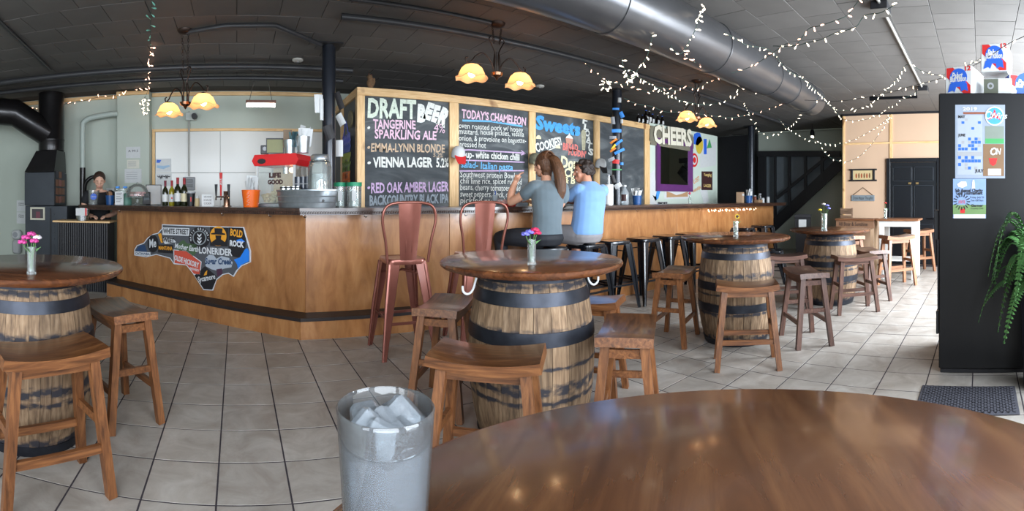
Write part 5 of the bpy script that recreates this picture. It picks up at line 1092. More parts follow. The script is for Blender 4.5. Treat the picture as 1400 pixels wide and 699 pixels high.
# galvanised tub with dispenser and cups
p = bl_(419, .09); r = thing('galvanised_tub', 'oval galvanised tub holding cups and the drink dispenser', 'tub', p, atan2(-BN.y, -BN.x))
def oval(rx, ry): return lambda a, k, r_, z: (r_ * sqrt(1 / ((cos(a) / rx) ** 2 + (sin(a) / ry) ** 2)), z)
MB().lathe([(0, 0), (.90, 0), (.93, .01), (1.0, .145), (1.03, .15), (1.03, .16), (.98, .16), (.92, .02), (0, .015)], 36, None, 0, 2 * pi, oval(.135, .30)).build('tub_body', M_galv, r, 40)
for zz in (.05, .10): MB().lathe([(.955 + .03 * zz / .1, zz - .005), (.975 + .03 * zz / .1, zz), (.96 + .03 * zz / .1, zz + .006)], 36, None, 0, 2 * pi, oval(.135, .30)).build('ridge', M_galv, r, 40)
q = bl_(437, .09); q.z = ZT + .025
rr = lathe_thing('drink_dispenser', 'tall clear glass drink jar with metal clamp lid', 'jar', q, [('jar_glass', [(0, 0), (.10, 0), (.105, .02), (.105, .33), (.085, .375), (.075, .40), (.072, .40), (.08, .37), (.10, .33), (.10, .02), (0, .01)], M_glass), ('lid', [(.078, .395), (.082, .395), (.082, .425), (.07, .44), (0, .445)], M_galv), ('water', [(0, .012), (.097, .012), (.097, .27), (0, .27)], glass_mat('iced_water', (.80, .86, .88, 1), .05, .25)), ('clamp_ring', [(.088, .372), (.094, .376), (.088, .382)], M_steel)], rot=facing(q))
MB().tube([(.10, .03, .04), (.14, .03, .04)], .012, 8).build('spigot', M_black, rr)
for k, xx in enumerate((385.5, 392, 399, 405)):
    q = bl_(xx + 2, .13); q.z = ZT + .02; lathe_thing('steel_cup', '%s of four steel cups lined up in the tub' % ('leftmost', 'second', 'third', 'rightmost')[k], 'cup', q, [('cup_body', cup_profile(.026, .030, .17), M_steel), ('rim', [(.029, .155), (.0325, .155), (.0325, .165), (.029, .165)], M_black)], 'steel cups in the tub')
for k, xx in enumerate((408, 415, 421)):
    q = bl_(xx, .03); q.z = ZT + .02; lathe_thing('tumbler_stack', '%s dark tumbler stack behind the steel cups' % ('left', 'middle', 'right')[k], 'tumblers', q, [('tumbler', [(0, 0), (.03, 0), (.034, .10), (.033, .101), (.034, .18), (.036, .26), (0, .262)], mat('navy_tumbler', rgb(50, 56, 70), .2, coat=.4)), ('rim', [(.0345, .19), (.0375, .19), (.0375, .20), (.0345, .20)], GRY)], 'dark tumblers in the tub')
for k, (xx, e_) in enumerate(((467.5, -.12), (484, 0.0))):
    q = Vector((4.42 * tan(phi(xx)), 4.50 - .08 * k, ZT + .0005)); rr = lathe_thing('green_lid_jar', ('left, smaller' if k == 0 else 'right, larger') + ' glass jar with green lid on the bar', 'jar', q, [('jar_glass', cup_profile(.058 + .012 * k, .06 + .012 * k, .20), M_glass), ('contents', [(0, .008), (.052 + .012 * k, .008), (.054 + .012 * k, .15), (0, .15)], smat('jar_contents', 176, 186, 184)), ('lid', [(.058 + .012 * k, .20), (.064 + .012 * k, .202), (.064 + .012 * k, .238), (0, .242)], smat('lid_green', 34, 140, 100))], 'green lidded jars')
    MB().box(.062 + .012 * k, .065 + .012 * k, -.02, .02, .06, .16, RZ(facing(q))).build('paper_label', PAP, rr)
# front run
p = bf_(677, 4.48); r = lathe_thing('clear_cup', 'clear plastic cup with blue lid on the bar before the menu', 'cup', p, [('cup_body', cup_profile(.035, .043, .12), glass_mat('frosted_cup', (.8, .86, .9, 1), .2, .35)), ('straw', [(0, .05), (.004, .05), (.004, .17), (0, .17)], BLU)])
p = bf_(696, 4.28); r = thing('food_basket', 'red and white paper lined food basket by the woman', 'basket', p, .2); MB().lathe([(0, 0), (.7, 0), (1, .05), (.97, .05), (.68, .008), (0, .008)], 24, None, 0, 2 * pi, oval(.11, .08)).build('basket', RED, r, 40)
MB().grid(lambda u, v: ((u - .5) * .24, (v - .5) * .18, .03 + .05 * abs(sin(u * 9) * cos(v * 7))), 10, 8, .001).build('paper_liner', mat('checked_paper', rgb(226, 190, 190), .8, var=.2, scale=40), r)
p = bf_(832.5, 4.34); r = lathe_thing('paper_towel_roll', 'white paper towel roll on wire stand right of the man', 'paper towels', p, [('roll', [(.02, .006), (.058, .006), (.058, .265), (.02, .265)], mat('white_paper', rgb(232, 232, 230), .9)), ('base', [(0, 0), (.07, 0), (.07, .0055), (0, .0055)], M_steel)]); MB().tube(catmull([(-.012, 0, .20), (-.012, 0, .38), (0, 0, .395), (.012, 0, .38), (.012, 0, .20)], 4), .003, 6).build('wire_handle', M_steel, r)
p = bf_(854, 4.42); r = lathe_thing('water_jug', 'clear plastic water jug right of the paper towels', 'bottle', p, [('jug', [(0, 0), (.055, 0), (.06, .015), (.058, .08), (.06, .15), (.045, .19), (.022, .225), (.022, .255), (0, .256)], glass_mat('clear_jug', (.85, .90, .93, 1), .08, .28)), ('cap', [(.023, .245), (.025, .245), (.025, .268), (0, .27)], WHT)], rot=facing(p)); MB().lathe([(.0615, .05), (.0615, .14)], 8, None, -.9, .4).build('paper_label', BRN, r)
for lab, x, Y, s_ in (('blue cup of white napkins before the blank chalkboard', 871, 4.36, 1.0), ('blue cup of white napkins near the right end of the bar', 1023.5, 4.4, 1.15)):
    p = bf_(x, Y); r = lathe_thing('napkin_cup', lab, 'cup', p, [('cup_body', cup_profile(.055 * s_, .066 * s_, .125 * s_), M_plast)], 'blue napkin cups'); sheets(r, 9, .06, .24 * s_, .05, WHT, int(x), 'napkin', .4, .07)
p = bf_(1012, 4.5); r = thing('cardboard_box', 'small tan cardboard box behind the right napkin cup', 'box', p, .2); MB().cbox(-.07, .07, -.06, .06, 0, .21, .003).build('carton', mat('cardboard', rgb(170, 140, 112), .8), r); MB().box(-.065, .065, -.0625, -.0605, .14, .18).build('tape', PAP, r)
for lab, x, h, m, Y in (('steel shaker at the right bar end', 1039, .19, M_steel, 4.45), ('brown sauce bottle at the right bar end', 1032, .15, smat('sauce', 120, 60, 44), 4.38), ('white sugar jar at the right bar end', 1043, .10, WHT, 4.35), ('small white cup last on the bar', 1050, .13, PAP, 4.4)):
    p = bf_(x, Y); lathe_thing('condiment', lab, 'condiment', p, [('body', [(0, 0), (.035, 0), (.035, h * .8), (.03, h * .85), (0, h * .86)], m), ('top', [(.03, h * .86), (.03, h), (0, h)], GRY)], 'condiments at the bar end')
r = thing('wooden_caddy', 'small brown caddy at the bar end', 'caddy', bf_(1037, 4.3)); MB().cbox(-.09, .09, -.05, .05, 0, .06, .004).build('tray', mat('caddy_wood', rgb(150, 118, 90), .6), r); MB().tube([(-.08, 0, .06), (-.08, 0, .12), (.08, 0, .12), (.08, 0, .06)], .006, 6).build('grip', M_black, r)
p = bf_(943, 4.5); r = lathe_thing('bud_vase', 'slim bottle vase with pink flower on the bar under the print', 'vase', p, [('vase_glass', [(0, 0), (.025, 0), (.025, .08), (.01, .11), (.01, .14)], M_glass)]); MB().ball((0, 0, .17), .022, 8, 6).build('bloom', smat('pink_bloom', 200, 80, 110), r); MB().tube([(0, 0, .02), (0, 0, .16)], .003, 5).build('stem', GRN, r)
# ------------------------------------------------------------------ caps hanging on the chalkboard frame
def cap(label, x, y, crown, brim, tilt=0.0):
    p = onY(x, y, YC - .035); r = thing('baseball_hat', label, 'hat', p, 0, 'caps hung on the chalkboard frame'); M = RY(tilt)
    # crown hangs with the bill pointing down and out
    MB().lathe([(.085, -.02), (.088, .03), (.078, .08), (.05, .115), (0, .128)], 22, M @ T(0, -.09, .0) @ RX(.25)).build('crown', crown, r, 60)
    MB().grid(lambda u, v: ((v - .5) * .15 * (1 - .35 * u * u), -.165 - .05 * u + .02 * (2 * v - 1) ** 2, .0 - .11 * u), 6, 8, .004, M).build('brim', brim, r, 60)
    MB().tube([(0, -.001, .02), (0, -.06, .03)], .006, 6).build('hook', M_steel, r); return r
cap('red and white trucker cap hanging between first two chalkboards', 622, 214, WHT, RED)
cap('camouflage cap hanging left of the seated woman', 726, 222, mat('camo', rgb(112, 110, 92), .9, var=.5, scale=16), mat('camo', rgb(112, 110, 92)))
cap('white and black cap hanging right of the seated man', 815.5, 228, WHT, INK)
r = thing('figurine', 'small brown furry figurine on top of the pine frame', 'figurine', (YX(507), YC + .015, zt + .0005)); mb = MB(); mb.ball((0, 0, .06), .05, 10, 7, None, (1, .7, 1.2)); mb.ball((-.01, -.01, .13), .035, 10, 7); mb.ball((.045, 0, .09), .022, 8, 6, None, (.8, .8, 2)); remeshed('body', mb, mat('brown_fur', rgb(110, 84, 60), .95, var=.4, scale=60, bump=.5), r, .008, 2); MB().ball((-.025, -.01, .165), .010, 6, 5).build('ear', BRN, r); MB().ball((.01, -.01, .165), .010, 6, 5).build('ear', BRN, r)

# colourful bag hung on the side of the partition
bg_ = thing('fabric_bag', 'colourful blue green and orange bag hanging on partition side', 'bag', (YX(487.5) - .03, 5.78, 1.95)); gb = random.Random(6)
for i in range(4):
    for j in range(6):
        u0, v0 = -.20 + i * .10, -.62 + j * .115; cm = [smat('bag_orange', 214, 110, 40), smat('bag_orange', 214, 110, 40), smat('bag_green', 110, 130, 60), smat('bag_lime', 150, 160, 70), smat('bag_blue', 70, 90, 170), smat('bag_indigo', 90, 100, 190)][j]
        MB().grid(lambda u, v: (u0 + (u + .25 * v) * .10, v0 + v * .115, .012 + .02 * sin(3 * u + i) * cos(4 * v + j)), 3, 3, .003, face_M((0, 0, 0), pi)).build('patch', cm, bg_)
MB().tube([face_M((0, 0, 0), pi) @ Vector(v) for v in ((-.15, .05, .01), (0, .25, .01), (.15, .05, .01))], .006, 6).build('strap', smat('bag_indigo', 90, 100, 190), bg_)
# ------------------------------------------------------------------ chandeliers
def shade_mat():
    m, N, Lk, B = base_mat('amber_glass_shade')
    tr = N.new('ShaderNodeBsdfTranslucent'); tr.inputs[0].default_value = rgb(255, 192, 136)
    mx = N.new('ShaderNodeMixShader'); mx.inputs[0].default_value = .55
    B.inputs['Base Color'].default_value = rgb(240, 200, 150); B.inputs['Roughness'].default_value = .35
    B.inputs['Emission Color'].default_value = (1.0, .44, .20, 1); B.inputs['Emission Strength'].default_value = .40
    Lk.new(B.outputs[0], mx.inputs[1]); Lk.new(tr.outputs[0], mx.inputs[2]); Lk.new(mx.outputs[0], N['Material Output'].inputs[0]); return m
M_shade = shade_mat(); M_bulb = mat('lit_bulb', rgb(255, 235, 200), .4, emit=(1.0, .70, .38, 1), es=26); M_iron = mat('bronze_iron', rgb(58, 46, 40), .4, metal=.7, var=.2)
def chandelier(label, canopy_px, shades_px, z_sh, rs):
    S = [onD(x, y, d) for x, y, d in shades_px]; c = (S[0] + S[1]) / 2
    r = thing('chandelier', label, 'chandelier', (c.x, c.y, CZ), 0, 'scrolled iron chandeliers'); S = [s - Vector((c.x, c.y, CZ)) for s in S]; zs = (S[0].z + S[1].z) / 2
    MB().lathe([(0, -.045), (.05, -.04), (.075, -.02), (.08, -.001), (0, -.001)], 20).build('canopy', M_iron, r, 50)
    u = (S[1] - S[0]); u.z = 0; u.normalize()
    zb = zs + .10
    for sg in (-1, 1):      # chains and scrolls
        P = [Vector((0, 0, -.04)) + u * sg * .05, Vector((0, 0, -.16)) + u * sg * .055, Vector((0, 0, (zb - .2) * .55)) + u * sg * .03, Vector((0, 0, zb + .20)) + u * sg * .05, Vector((0, 0, zb + .10)) + u * sg * .015]
        n = 14
        for k in range(n):
            q = P[0].lerp(Vector((0, 0, zb + .2)) + u * sg * .03, (k + .5) / n); Mk = Matrix.Translation(q) @ RZ(k * pi / 2)
            L = (zb + .2 + .04) / n * -.62
            MB().tube([Mk @ Vector((.009 * cos(a), 0, L * sin(a))) for a in [2 * pi * j / 8 for j in range(8)]], .0028, 5, closed=True).build('chain_link', M_iron, r)
        MB().tube(catmull([Vector((0, 0, zb + .22)) + u * sg * .03, Vector((0, 0, zb + .26)) + u * sg * .06, Vector((0, 0, zb + .23)) + u * sg * .085, Vector((0, 0, zb + .20)) + u * sg * .065, Vector((0, 0, zb + .10)) + u * sg * .02, Vector((0, 0, zb - .06)) + u * sg * .035], 6), .006, 6).build('scroll', M_iron, r, 60)
        a = S[0 if sg < 0 else 1]; top = Vector((a.x, a.y, a.z + .085))
        MB().tube(catmull([Vector((0, 0, zb - .07)) + u * sg * .03, Vector((0, 0, zb + .02)) + u * sg * .06, Vector((a.x * .55, a.y * .55, zb + .09)), Vector((a.x * .85, a.y * .85, zb + .05)), top + Vector((0, 0, .02)), top + u * sg * .05 + Vector((0, 0, .0)), top + u * sg * .065 + Vector((0, 0, .035)), top + u * sg * .04 + Vector((0, 0, .045))], 6), .0065, 7).build('arm', M_iron, r, 60)
        MB().lathe([(.012, .05), (.03, .04), (.034, .03), (0, .03)], 14, T(a.x, a.y, a.z + .03)).build('socket', M_iron, r, 50)
        wob = lambda an, k, rr, z: (rr * (1 + .045 * (k / 6) ** 2 * cos(6 * an)), z + (.010 * cos(6 * an + 1.2) if k >= 5 else 0))
        sh = MB().lathe([(.025, .07), (.06, .062), (.092, .035), (.112, -.005), (.124, -.035), (.140, -.052), (.147, -.056)], 48, T(a.x, a.y, a.z) @ Matrix.Scale(rs, 4), 0, 2 * pi, wob).build('shade', M_shade, r, 60)
        MB().ball((a.x, a.y, a.z - .005), .032, 12, 8, None, (1, 1, 1.3)).build('bulb', M_bulb, r, 60)
    for k in range(6): an = k * pi / 3; MB().tube(catmull([(.02 * cos(an), .02 * sin(an), zb + .12), (.035 * cos(an), .035 * sin(an), zb + .03), (.03 * cos(an), .03 * sin(an), zb - .07)], 4), .004, 5).build('cage_rod', M_iron, r)
    MB().lathe([(0, zb - .14), (.01, zb - .13), (.02, zb - .11), (.05, zb - .095), (.055, zb - .07), (0, zb - .068)], 18).build('finial_cup', mat('bronze_cup', rgb(120, 84, 62), .25, metal=.9), r, 50)
    return r
chandelier('two shade iron chandelier hanging at left above the bar', (252, 45), [(231, 150, 4.75), (278, 138, 4.34)], 2.1, .95)
chandelier('two shade iron chandelier hanging in the middle before the chalkboards', (680, 40), [(645, 99, 4.22), (711, 110, 4.53)], 2.36, 1.02)
chandelier('two shade iron chandelier hanging at right above the mint cooler', (955, 120), [(939, 159, 6.25), (966, 167.5, 6.7)], 2.31, .98)
# ------------------------------------------------------------------ string lights
M_wire = mat('dark_green_wire', rgb(40, 62, 54), .6); M_wireb = mat('black_wire', rgb(30, 28, 28), .6)
M_fw = mat('fairy_white', rgb(255, 240, 215), .3, emit=(1, .84, .62, 1), es=3.2); M_fp = mat('fairy_peach', rgb(255, 205, 180), .3, emit=(1, .55, .36, 1), es=3.2); M_fu = mat('fairy_unlit', rgb(120, 190, 170), .3)
def strand(label, pts, m, wire=M_wire, spacing=.085, size=1.0, tail=0, seed=1, jit=.02):
    g_ = random.Random(seed); P = []
    for x, y, d in pts:
        el = V0 - y
        if el > 0: d = min(d, F * (CZ - .035 - H) / el)
        P.append(onD(x, y, d))
    o0 = P[0].copy(); C = [p - o0 for p in catmull(P, 8)]
    r = thing('string_lights', label, 'string lights', o0, 0, 'fairy light strings under the ceiling')
    MB().tube(C, .0028, 5).build('wire', wire, r)
    mb, mu = MB(), MB(); acc = 0.0; L = 0.0
    for a, b in zip(C, C[1:]):
        seg = (b - a).length; L += seg; acc += seg
        while acc > spacing and seg > 1e-6:
            acc -= spacing; p = b - (b - a) * (acc / seg); d = Vector((g_.uniform(-1, 1), g_.uniform(-1, 1), g_.uniform(-1.2, .6))).normalized(); tgt = mu if L < tail else mb
            q = p + d * (jit * g_.uniform(.5, 1.3)); tgt.tube([p, q - d * .004], .0028, 4); tgt.tube([q - d * .004, q + d * .006, q + d * .013 * size, q + d * .017 * size], [.004, .0048 * size, .004 * size, .001], 6)
    if mb.v: o = mb.build('bulbs', m, r); o['kind'] = 'stuff'
    if mu.v: o = mu.build('unlit_bulbs', M_fu, r); o['kind'] = 'stuff'
    return r
strand('string lights hanging straight down at upper left', [(208, -8, 9), (206, 30, 9), (205, 70, 9), (202, 95, 9), (203, 118, 9), (200, 130, 6.88)], M_fp, tail=1.25, seed=2, size=1.6, jit=.03, spacing=.13)
strand('tangled clump of string lights at the left wall chase', [(199, 131, 6.86), (193, 145, 6.86), (197, 158, 6.86), (202, 148, 6.86), (201, 135, 6.86), (195, 140, 6.86), (196, 155, 6.86), (203, 152, 6.86), (198, 132, 6.86)], M_fw, spacing=.05, seed=3, size=1.5)
strand('string lights along the ceiling edge at far left', [(x, y, 7.05 / cos(phi(x))) for x, y in ((-4, 155), (20, 155), (34, 148), (58, 149), (85, 143), (108, 139), (135, 133), (158, 130))] + [(175, 123, 6.9), (200, 124, 6.88)], M_fp, seed=4, size=1.5, jit=.03, spacing=.13)
strand('peach string lights draped from left of the taped column', [(795, 80, 4.5), (806, 92, 4.5), (816, 101, 4.5), (829, 110, 4.5), (848, 115, 4.6), (870, 119, 4.6), (885, 126, 4.6), (903, 120, 4.7), (926, 124, 4.8), (934, 117, 4.8), (952, 121, 4.8), (968, 113, 4.9), (983, 108, 4.9)], M_fp, seed=5, spacing=.07)
strand('ball of string lights tied on the taped column', [(829, 108, 4.5), (824, 116, 4.5), (830, 124, 4.5), (835, 115, 4.5), (827, 110, 4.5), (826, 121, 4.5), (833, 122, 4.5), (832, 109, 4.5)], M_fw, spacing=.03, seed=6)
strand('bright string lights hanging down across the duct, left one', [(906, -5, 3.4), (897, 15, 3.4), (893, 38, 3.4), (891, 52, 3.4), (888, 66, 3.42), (883, 80, 3.45), (872, 95, 3.5), (866, 106, 3.5), (858, 103, 3.5), (852, 90, 3.5), (850, 80, 3.5)], M_fw, seed=7, spacing=.05, size=1.1)
strand('bright clump of string lights right of the taped column', [(866, 106, 3.5), (860, 108, 3.5), (853, 98, 3.5), (862, 96, 3.5), (870, 102, 3.5), (864, 109, 3.5), (856, 105, 3.5)], M_fw, seed=8, spacing=.03)
strand('bright string lights hanging across the duct, right one', [(963, 6, 3.74), (956, 24, 3.4), (950, 42, 3.35), (943, 55, 3.4), (937, 66, 3.4), (930, 74, 3.4), (921, 69, 3.4), (917, 62, 3.4)], M_fw, seed=9, spacing=.045, size=1.1)
strand('sparse string lights from duct strand towards the chandelier', [(931, 66, 9), (937, 76, 3.6), (947, 84, 3.9), (970, 95, 4.4), (982, 104, 4.7), (984, 113, 4.9)], M_fp, seed=10, spacing=.13)
strand('long white string lights swagging before the right chandelier', [(868, 103, 3.6), (895, 118, 4.2), (925, 136, 5.0), (960, 143, 5.4), (985, 140, 5.4), (1006, 131, 5.2), (1011, 119, 5.0), (1027, 123, 5.2), (1042, 129, 5.2)], M_fw, seed=11, spacing=.09)
strand('peach string lights above the bottles on the cooler', [(853, 134, 5.2), (870, 142, 5.4), (892, 146, 5.5), (910, 153, 5.6), (935, 153, 5.7), (965, 157, 5.9), (1000, 161, 6.2), (1028, 155, 6.4), (1048, 150, 6.4), (1070, 142, 6.2), (1088, 137, 6.0)], M_fp, seed=12, spacing=.12)
strand('string lights along the top of the duct', [(990, 45, 3.6), (1005, 52, 3.8), (1022, 62, 4.0), (1046, 66, 4.2), (1060, 75, 4.3), (1075, 95, 4.6), (1100, 110, 5.0), (1130, 138, 5.8), (1150, 162, 6.4)], M_fw, seed=13, spacing=.09)
strand('peach string lights rising to the ceiling at upper right', [(1000, 100, 4.2), (1017, 95, 4.2), (1033, 88, 4.1), (1057, 72, 3.9), (1075, 60, 3.8), (1088, 62, 3.7), (1105, 40, 3.5), (1122, 35, 3.4), (1148, 26, 3.3), (1160, 20, 3.3), (1167, 10, 3.2), (1178, -4, 3.1)], M_fp, seed=14, spacing=.10, size=1.2)
strand('white string lights stretched to the pale conduit', [(1057, 63, 3.9), (1085, 63, 3.7), (1105, 58, 3.6), (1123, 54, 3.5), (1140, 46, 3.4), (1162, 40, 3.3), (1172, 35, 3.25), (1183, 21, 3.2), (1205, 17, 3.1), (1228, 3, 3.0)], M_fw, seed=15, spacing=.10, size=1.2)
strand('black corded string lights running to the beer cartons', [(1100, 137, 5.6), (1150, 138, 5.5), (1200, 130, 5.2), (1250, 117, 4.6), (1300, 103, 4.0), (1340, 85, 3.6), (1375, 62, 3.3), (1402, 49, 3.1)], M_fw, M_wireb, seed=16, spacing=.15)
strand('white string lights looped below the pale conduit', [(1128, 140, 5.8), (1145, 150, 5.8), (1165, 151, 5.8), (1188, 143, 5.6), (1205, 130, 5.4), (1218, 118, 5.2), (1230, 102, 4.9), (1241, 88, 4.7), (1262, 98, 4.8), (1285, 103, 4.6), (1308, 97, 4.2), (1345, 78, 3.7)], M_fw, seed=17, spacing=.085)
strand('white string lights draped at the top of the tan wall', [(1150, 163, 7.4), (1175, 165, 7.4), (1200, 158, 7.3), (1220, 145, 7.0), (1240, 133, 6.8), (1258, 123, 9)], M_fw, seed=18, spacing=.09)
strand('white string lights crossing the far dark corner by plain column', [(1017, 138, 9), (1026, 160, 7.2), (1038, 179, 7.4), (1051, 187, 7.5), (1063, 183, 7.5), (1079, 174, 7.3), (1090, 163, 7.0), (1095, 150, 6.8)], M_fw, seed=19, spacing=.09)
strand('white string lights swagging over the stairs', [(1064, 162, 7.6), (1079, 178, 7.8), (1097, 188, 7.9), (1120, 195, 8.0), (1147, 197, 8.1), (1170, 190, 8.1), (1192, 178, 8.0), (1208, 167, 7.8), (1218, 156, 7.6)], M_fw, seed=20, spacing=.09)
strand('lowest white string lights looping across the tan wall', [(1106, 183, 8.0), (1120, 195, 8.0), (1126, 207, 8.1), (1136, 216, 8.2), (1152, 221, 8.2), (1170, 217, 8.2), (1187, 203, 8.1), (1200, 186, 8.0), (1212, 168, 8.2), (1220, 159, 9)], M_fw, seed=21, spacing=.11)
uc = thing('string_lights', 'peach string lights tucked under the right end of the counter', 'string lights', (0, 4.18, ZT - .07), 0, 'fairy light strings under the ceiling')
uc['group'] = 'fairy lights under the counter'; C = [Vector((4.18 * tan(phi(968 + k * 2.2)), .02 * sin(k * 1.7), -.02 - .02 * sin(k * 1.3) ** 2)) for k in range(30)]
MB().tube(C, .003, 5).build('wire', M_wire, uc); mb = MB()
for c_ in C: mb.tube([c_, c_ + Vector((0, -.01, -.02)), c_ + Vector((0, -.014, -.03))], [.003, .010, .002], 6)
o = mb.build('bulbs', M_fp, uc); o['kind'] = 'stuff'
# ------------------------------------------------------------------ state shaped brewery sign on the angled bar front
NC = [(85, 345), (85, 300), (105, 265), (160, 245), (190, 205), (235, 175), (275, 165), (305, 130), (305, 97), (500, 105), (700, 112), (955, 120), (985, 220), (1010, 310), (1010, 400), (940, 430), (905, 465), (875, 515), (835, 490), (790, 500), (735, 545), (710, 625), (635, 620), (510, 425), (400, 415), (370, 370), (260, 340), (180, 360)]
NA = atan2(-BN.y, -BN.x); o_ = onbar(265, .004); NR = Vector((0, 0, 1)).cross(Vector((cos(NA), sin(NA), 0)))
def ncp(cx, cy):                                   # sign coordinates (right, up) in metres on the panel face
    x, y = 170 + cx / 5.826, 290 + cy / 5.826; q = onbar(x, .004); d = hypot(q.x, q.y); z = H - (y - V0) * d / F
    return ((q - o_).dot(NR), z - .85)
nc = thing('brewery_sign', 'state shaped sign covered in brewery stickers on the bar front', 'sign', (o_.x, o_.y, .85)); MN = face_M((0, 0, 0), NA)
def ncpoly(pts, m, z0, z1, name): P = [ncp(*p) for p in pts]; P = P[::-1] if sum((b[0] - a[0]) * (b[1] + a[1]) for a, b in zip(P, P[1:] + P[:1])) > 0 else P; return MB().prism(P, z0, z1, MN).build(name, m, nc)
def shrink(pts, k):
    n = len(pts); out = []
    for i in range(n):
        (ax, ay), (bx, by), (cx, cy) = pts[i - 1], pts[i], pts[(i + 1) % n]; n1 = Vector((by - ay, ax - bx)).normalized(); n2 = Vector((cy - by, bx - cx)).normalized(); m = (n1 + n2); m = m / max(m.length_squared, .5) * 2
        out.append((bx + m.x * k, by + m.y * k))
    return out
area = sum(a[0] * b[1] - b[0] * a[1] for a, b in zip(NC, NC[1:] + NC[:1])); inner = shrink(NC, -7 if area > 0 else 7)
ncpoly(NC, smat('sign_white', 214, 218, 226), 0, .012, 'board'); ncpoly(inner, smat('sign_slate', 84, 86, 92), .0121, .0135, 'sticker_ground')
DK = smat('sticker_black', 36, 34, 38); SW = smat('sticker_white', 216, 218, 222); SO = smat('sticker_orange', 232, 160, 50); SR = smat('sticker_red', 206, 84, 66); SB = smat('sticker_blue', 40, 130, 235)
def el(cx, cy, rx, ry, n=28): return [(cx + rx * cos(2 * pi * k / n), cy + ry * sin(2 * pi * k / n)) for k in range(n)]
L1, L2, L3, L4 = (.0136, .0144), (.0145, .0153), (.0154, .0162), (.0163, .017)
for pts, m, L, nm in (([(313, 122), (525, 128), (522, 190), (310, 182)], SW, L1, 'sticker'), (el(606, 205, 86, 86), DK, L1, 'sticker'), (el(606, 205, 55, 58), smat('sticker_greyblue', 140, 146, 150), L2, 'sticker_ring'), (el(606, 205, 46, 50), DK, L3, 'sticker'), ([(690, 118), (835, 124), (832, 275), (690, 270)], DK, L1, 'sticker'), (el(755, 192, 66, 78), SO, L2, 'gold_oval'), ([(838, 122), (952, 126), (975, 215), (970, 300), (920, 365), (835, 345)], DK, L1, 'sticker'),
        ([(880, 378), (930, 360), (965, 300), (985, 285), (1002, 315), (1000, 390), (940, 420), (912, 452), (905, 415)], SB, L2, 'blue_coast'), ([(900, 222), (940, 212), (968, 235), (930, 250), (905, 240)], SB, L2, 'blue_coast'),
        ([(398, 298), (500, 305), (622, 395), (612, 500), (560, 498), (500, 424), (402, 412)], SW, L1, 'sticker'), ([(404, 304), (498, 311), (616, 398), (606, 494), (562, 491), (505, 418), (408, 406)], SR, L2, 'red_badge'),
        ([(565, 505), (650, 430), (742, 512), (735, 548), (708, 615), (640, 612)], DK, L1, 'sticker'), ([(650, 480), (668, 462), (664, 500), (640, 506)], SO, L2, 'gold_mark'), (el(236, 252, 44, 70), DK, L1, 'sticker'), ([(275, 258), (395, 262), (395, 330), (275, 322)], DK, L2, 'sticker'), ([(95, 312), (130, 262), (170, 262), (190, 320), (170, 350), (95, 345)], smat('sticker_navy', 50, 74, 110), L1, 'sticker'), ([(90, 312), (215, 320), (215, 350), (95, 345)], SW, L2, 'sticker'),
        ([(650, 372), (680, 340), (720, 345), (740, 372), (780, 350), (840, 365), (870, 400), (860, 440), (800, 450), (760, 470), (700, 455), (655, 430)], smat('sticker_cloud', 176, 184, 196), L1, 'cloud_sticker'), ([(455, 235), (480, 220), (505, 250), (575, 255), (600, 300), (560, 345), (520, 375), (470, 320), (415, 290)], smat('sticker_hop', 76, 100, 70), L1, 'hop_sticker'), ([(300, 200), (390, 205), (420, 240), (330, 255)], SW, L1, 'sticker'), ([(275, 175), (300, 168), (318, 240), (300, 245)], SO, L1, 'sticker'), ([(740, 455), (785, 448), (790, 490), (748, 515)], smat('sticker_plum', 80, 50, 70), L2, 'sticker')):
    ncpoly(pts, m, *L, nm)
ncpoly([(725, 128), (790, 130), (787, 165), (812, 172), (810, 182), (700, 178), (700, 168), (728, 163)], DK, *L3, 'hat_silhouette'); ncpoly([(732, 184), (782, 186), (776, 215), (810, 240), (795, 262), (755, 268), (715, 260), (705, 238), (738, 214)], DK, *L3, 'figure_silhouette')
for yy in (185, 212, 238): ncpoly([(590, yy - 15), (606, yy), (622, yy - 15), (622, yy - 2), (606, yy + 16), (590, yy - 2)], SW, *L4, 'wheat_mark')
def nctext(s, x0, y0, x1, y1, h, m, bold=.0, shear=0.0, z=.0172):
    a, b = ncp(x0, y0), ncp(x1, y1); d = Vector((b[0] - a[0], b[1] - a[1])); k = hypot(o_.x, o_.y) / F / 5.826
    MB().text(s, h * k / .69, MN @ T(a[0], a[1], z) @ RZ(atan2(d.y, d.x)), fit=d.length, bold=bold, shear=shear).build('lettering', m, nc)
for a in (('WHITE STREET', 318, 152, 520, 160, 42, INK, .002), ('BOLD', 852, 162, 950, 180, 48, SO, .004), ('ROCK', 848, 248, 962, 262, 40, SW, .004), ('LONERIDER', 604, 305, 868, 325, 48, SW, .003), ('OLDE HICKORY', 408, 362, 602, 428, 40, SW, .003, .0), ('BREWERY', 530, 448, 604, 468, 18, SW, .001), ('Sycamore', 592, 540, 732, 512, 40, SW, .002, .2), ('CATAWBA', 95, 330, 212, 336, 20, smat('sticker_navy', 50, 74, 110), .001), ('Me', 205, 255, 262, 248, 70, SW, .003, .2), ('MANTANA', 282, 285, 392, 292, 30, SO, .002), ('SWEET', 308, 218, 405, 230, 36, INK, .003), ('Mother Earth', 410, 268, 600, 300, 40, SW, .002, .2), ('Sugar Creek', 650, 392, 868, 396, 44, smat('sticker_navy', 50, 74, 110), .003, .2)): nctext(*a)
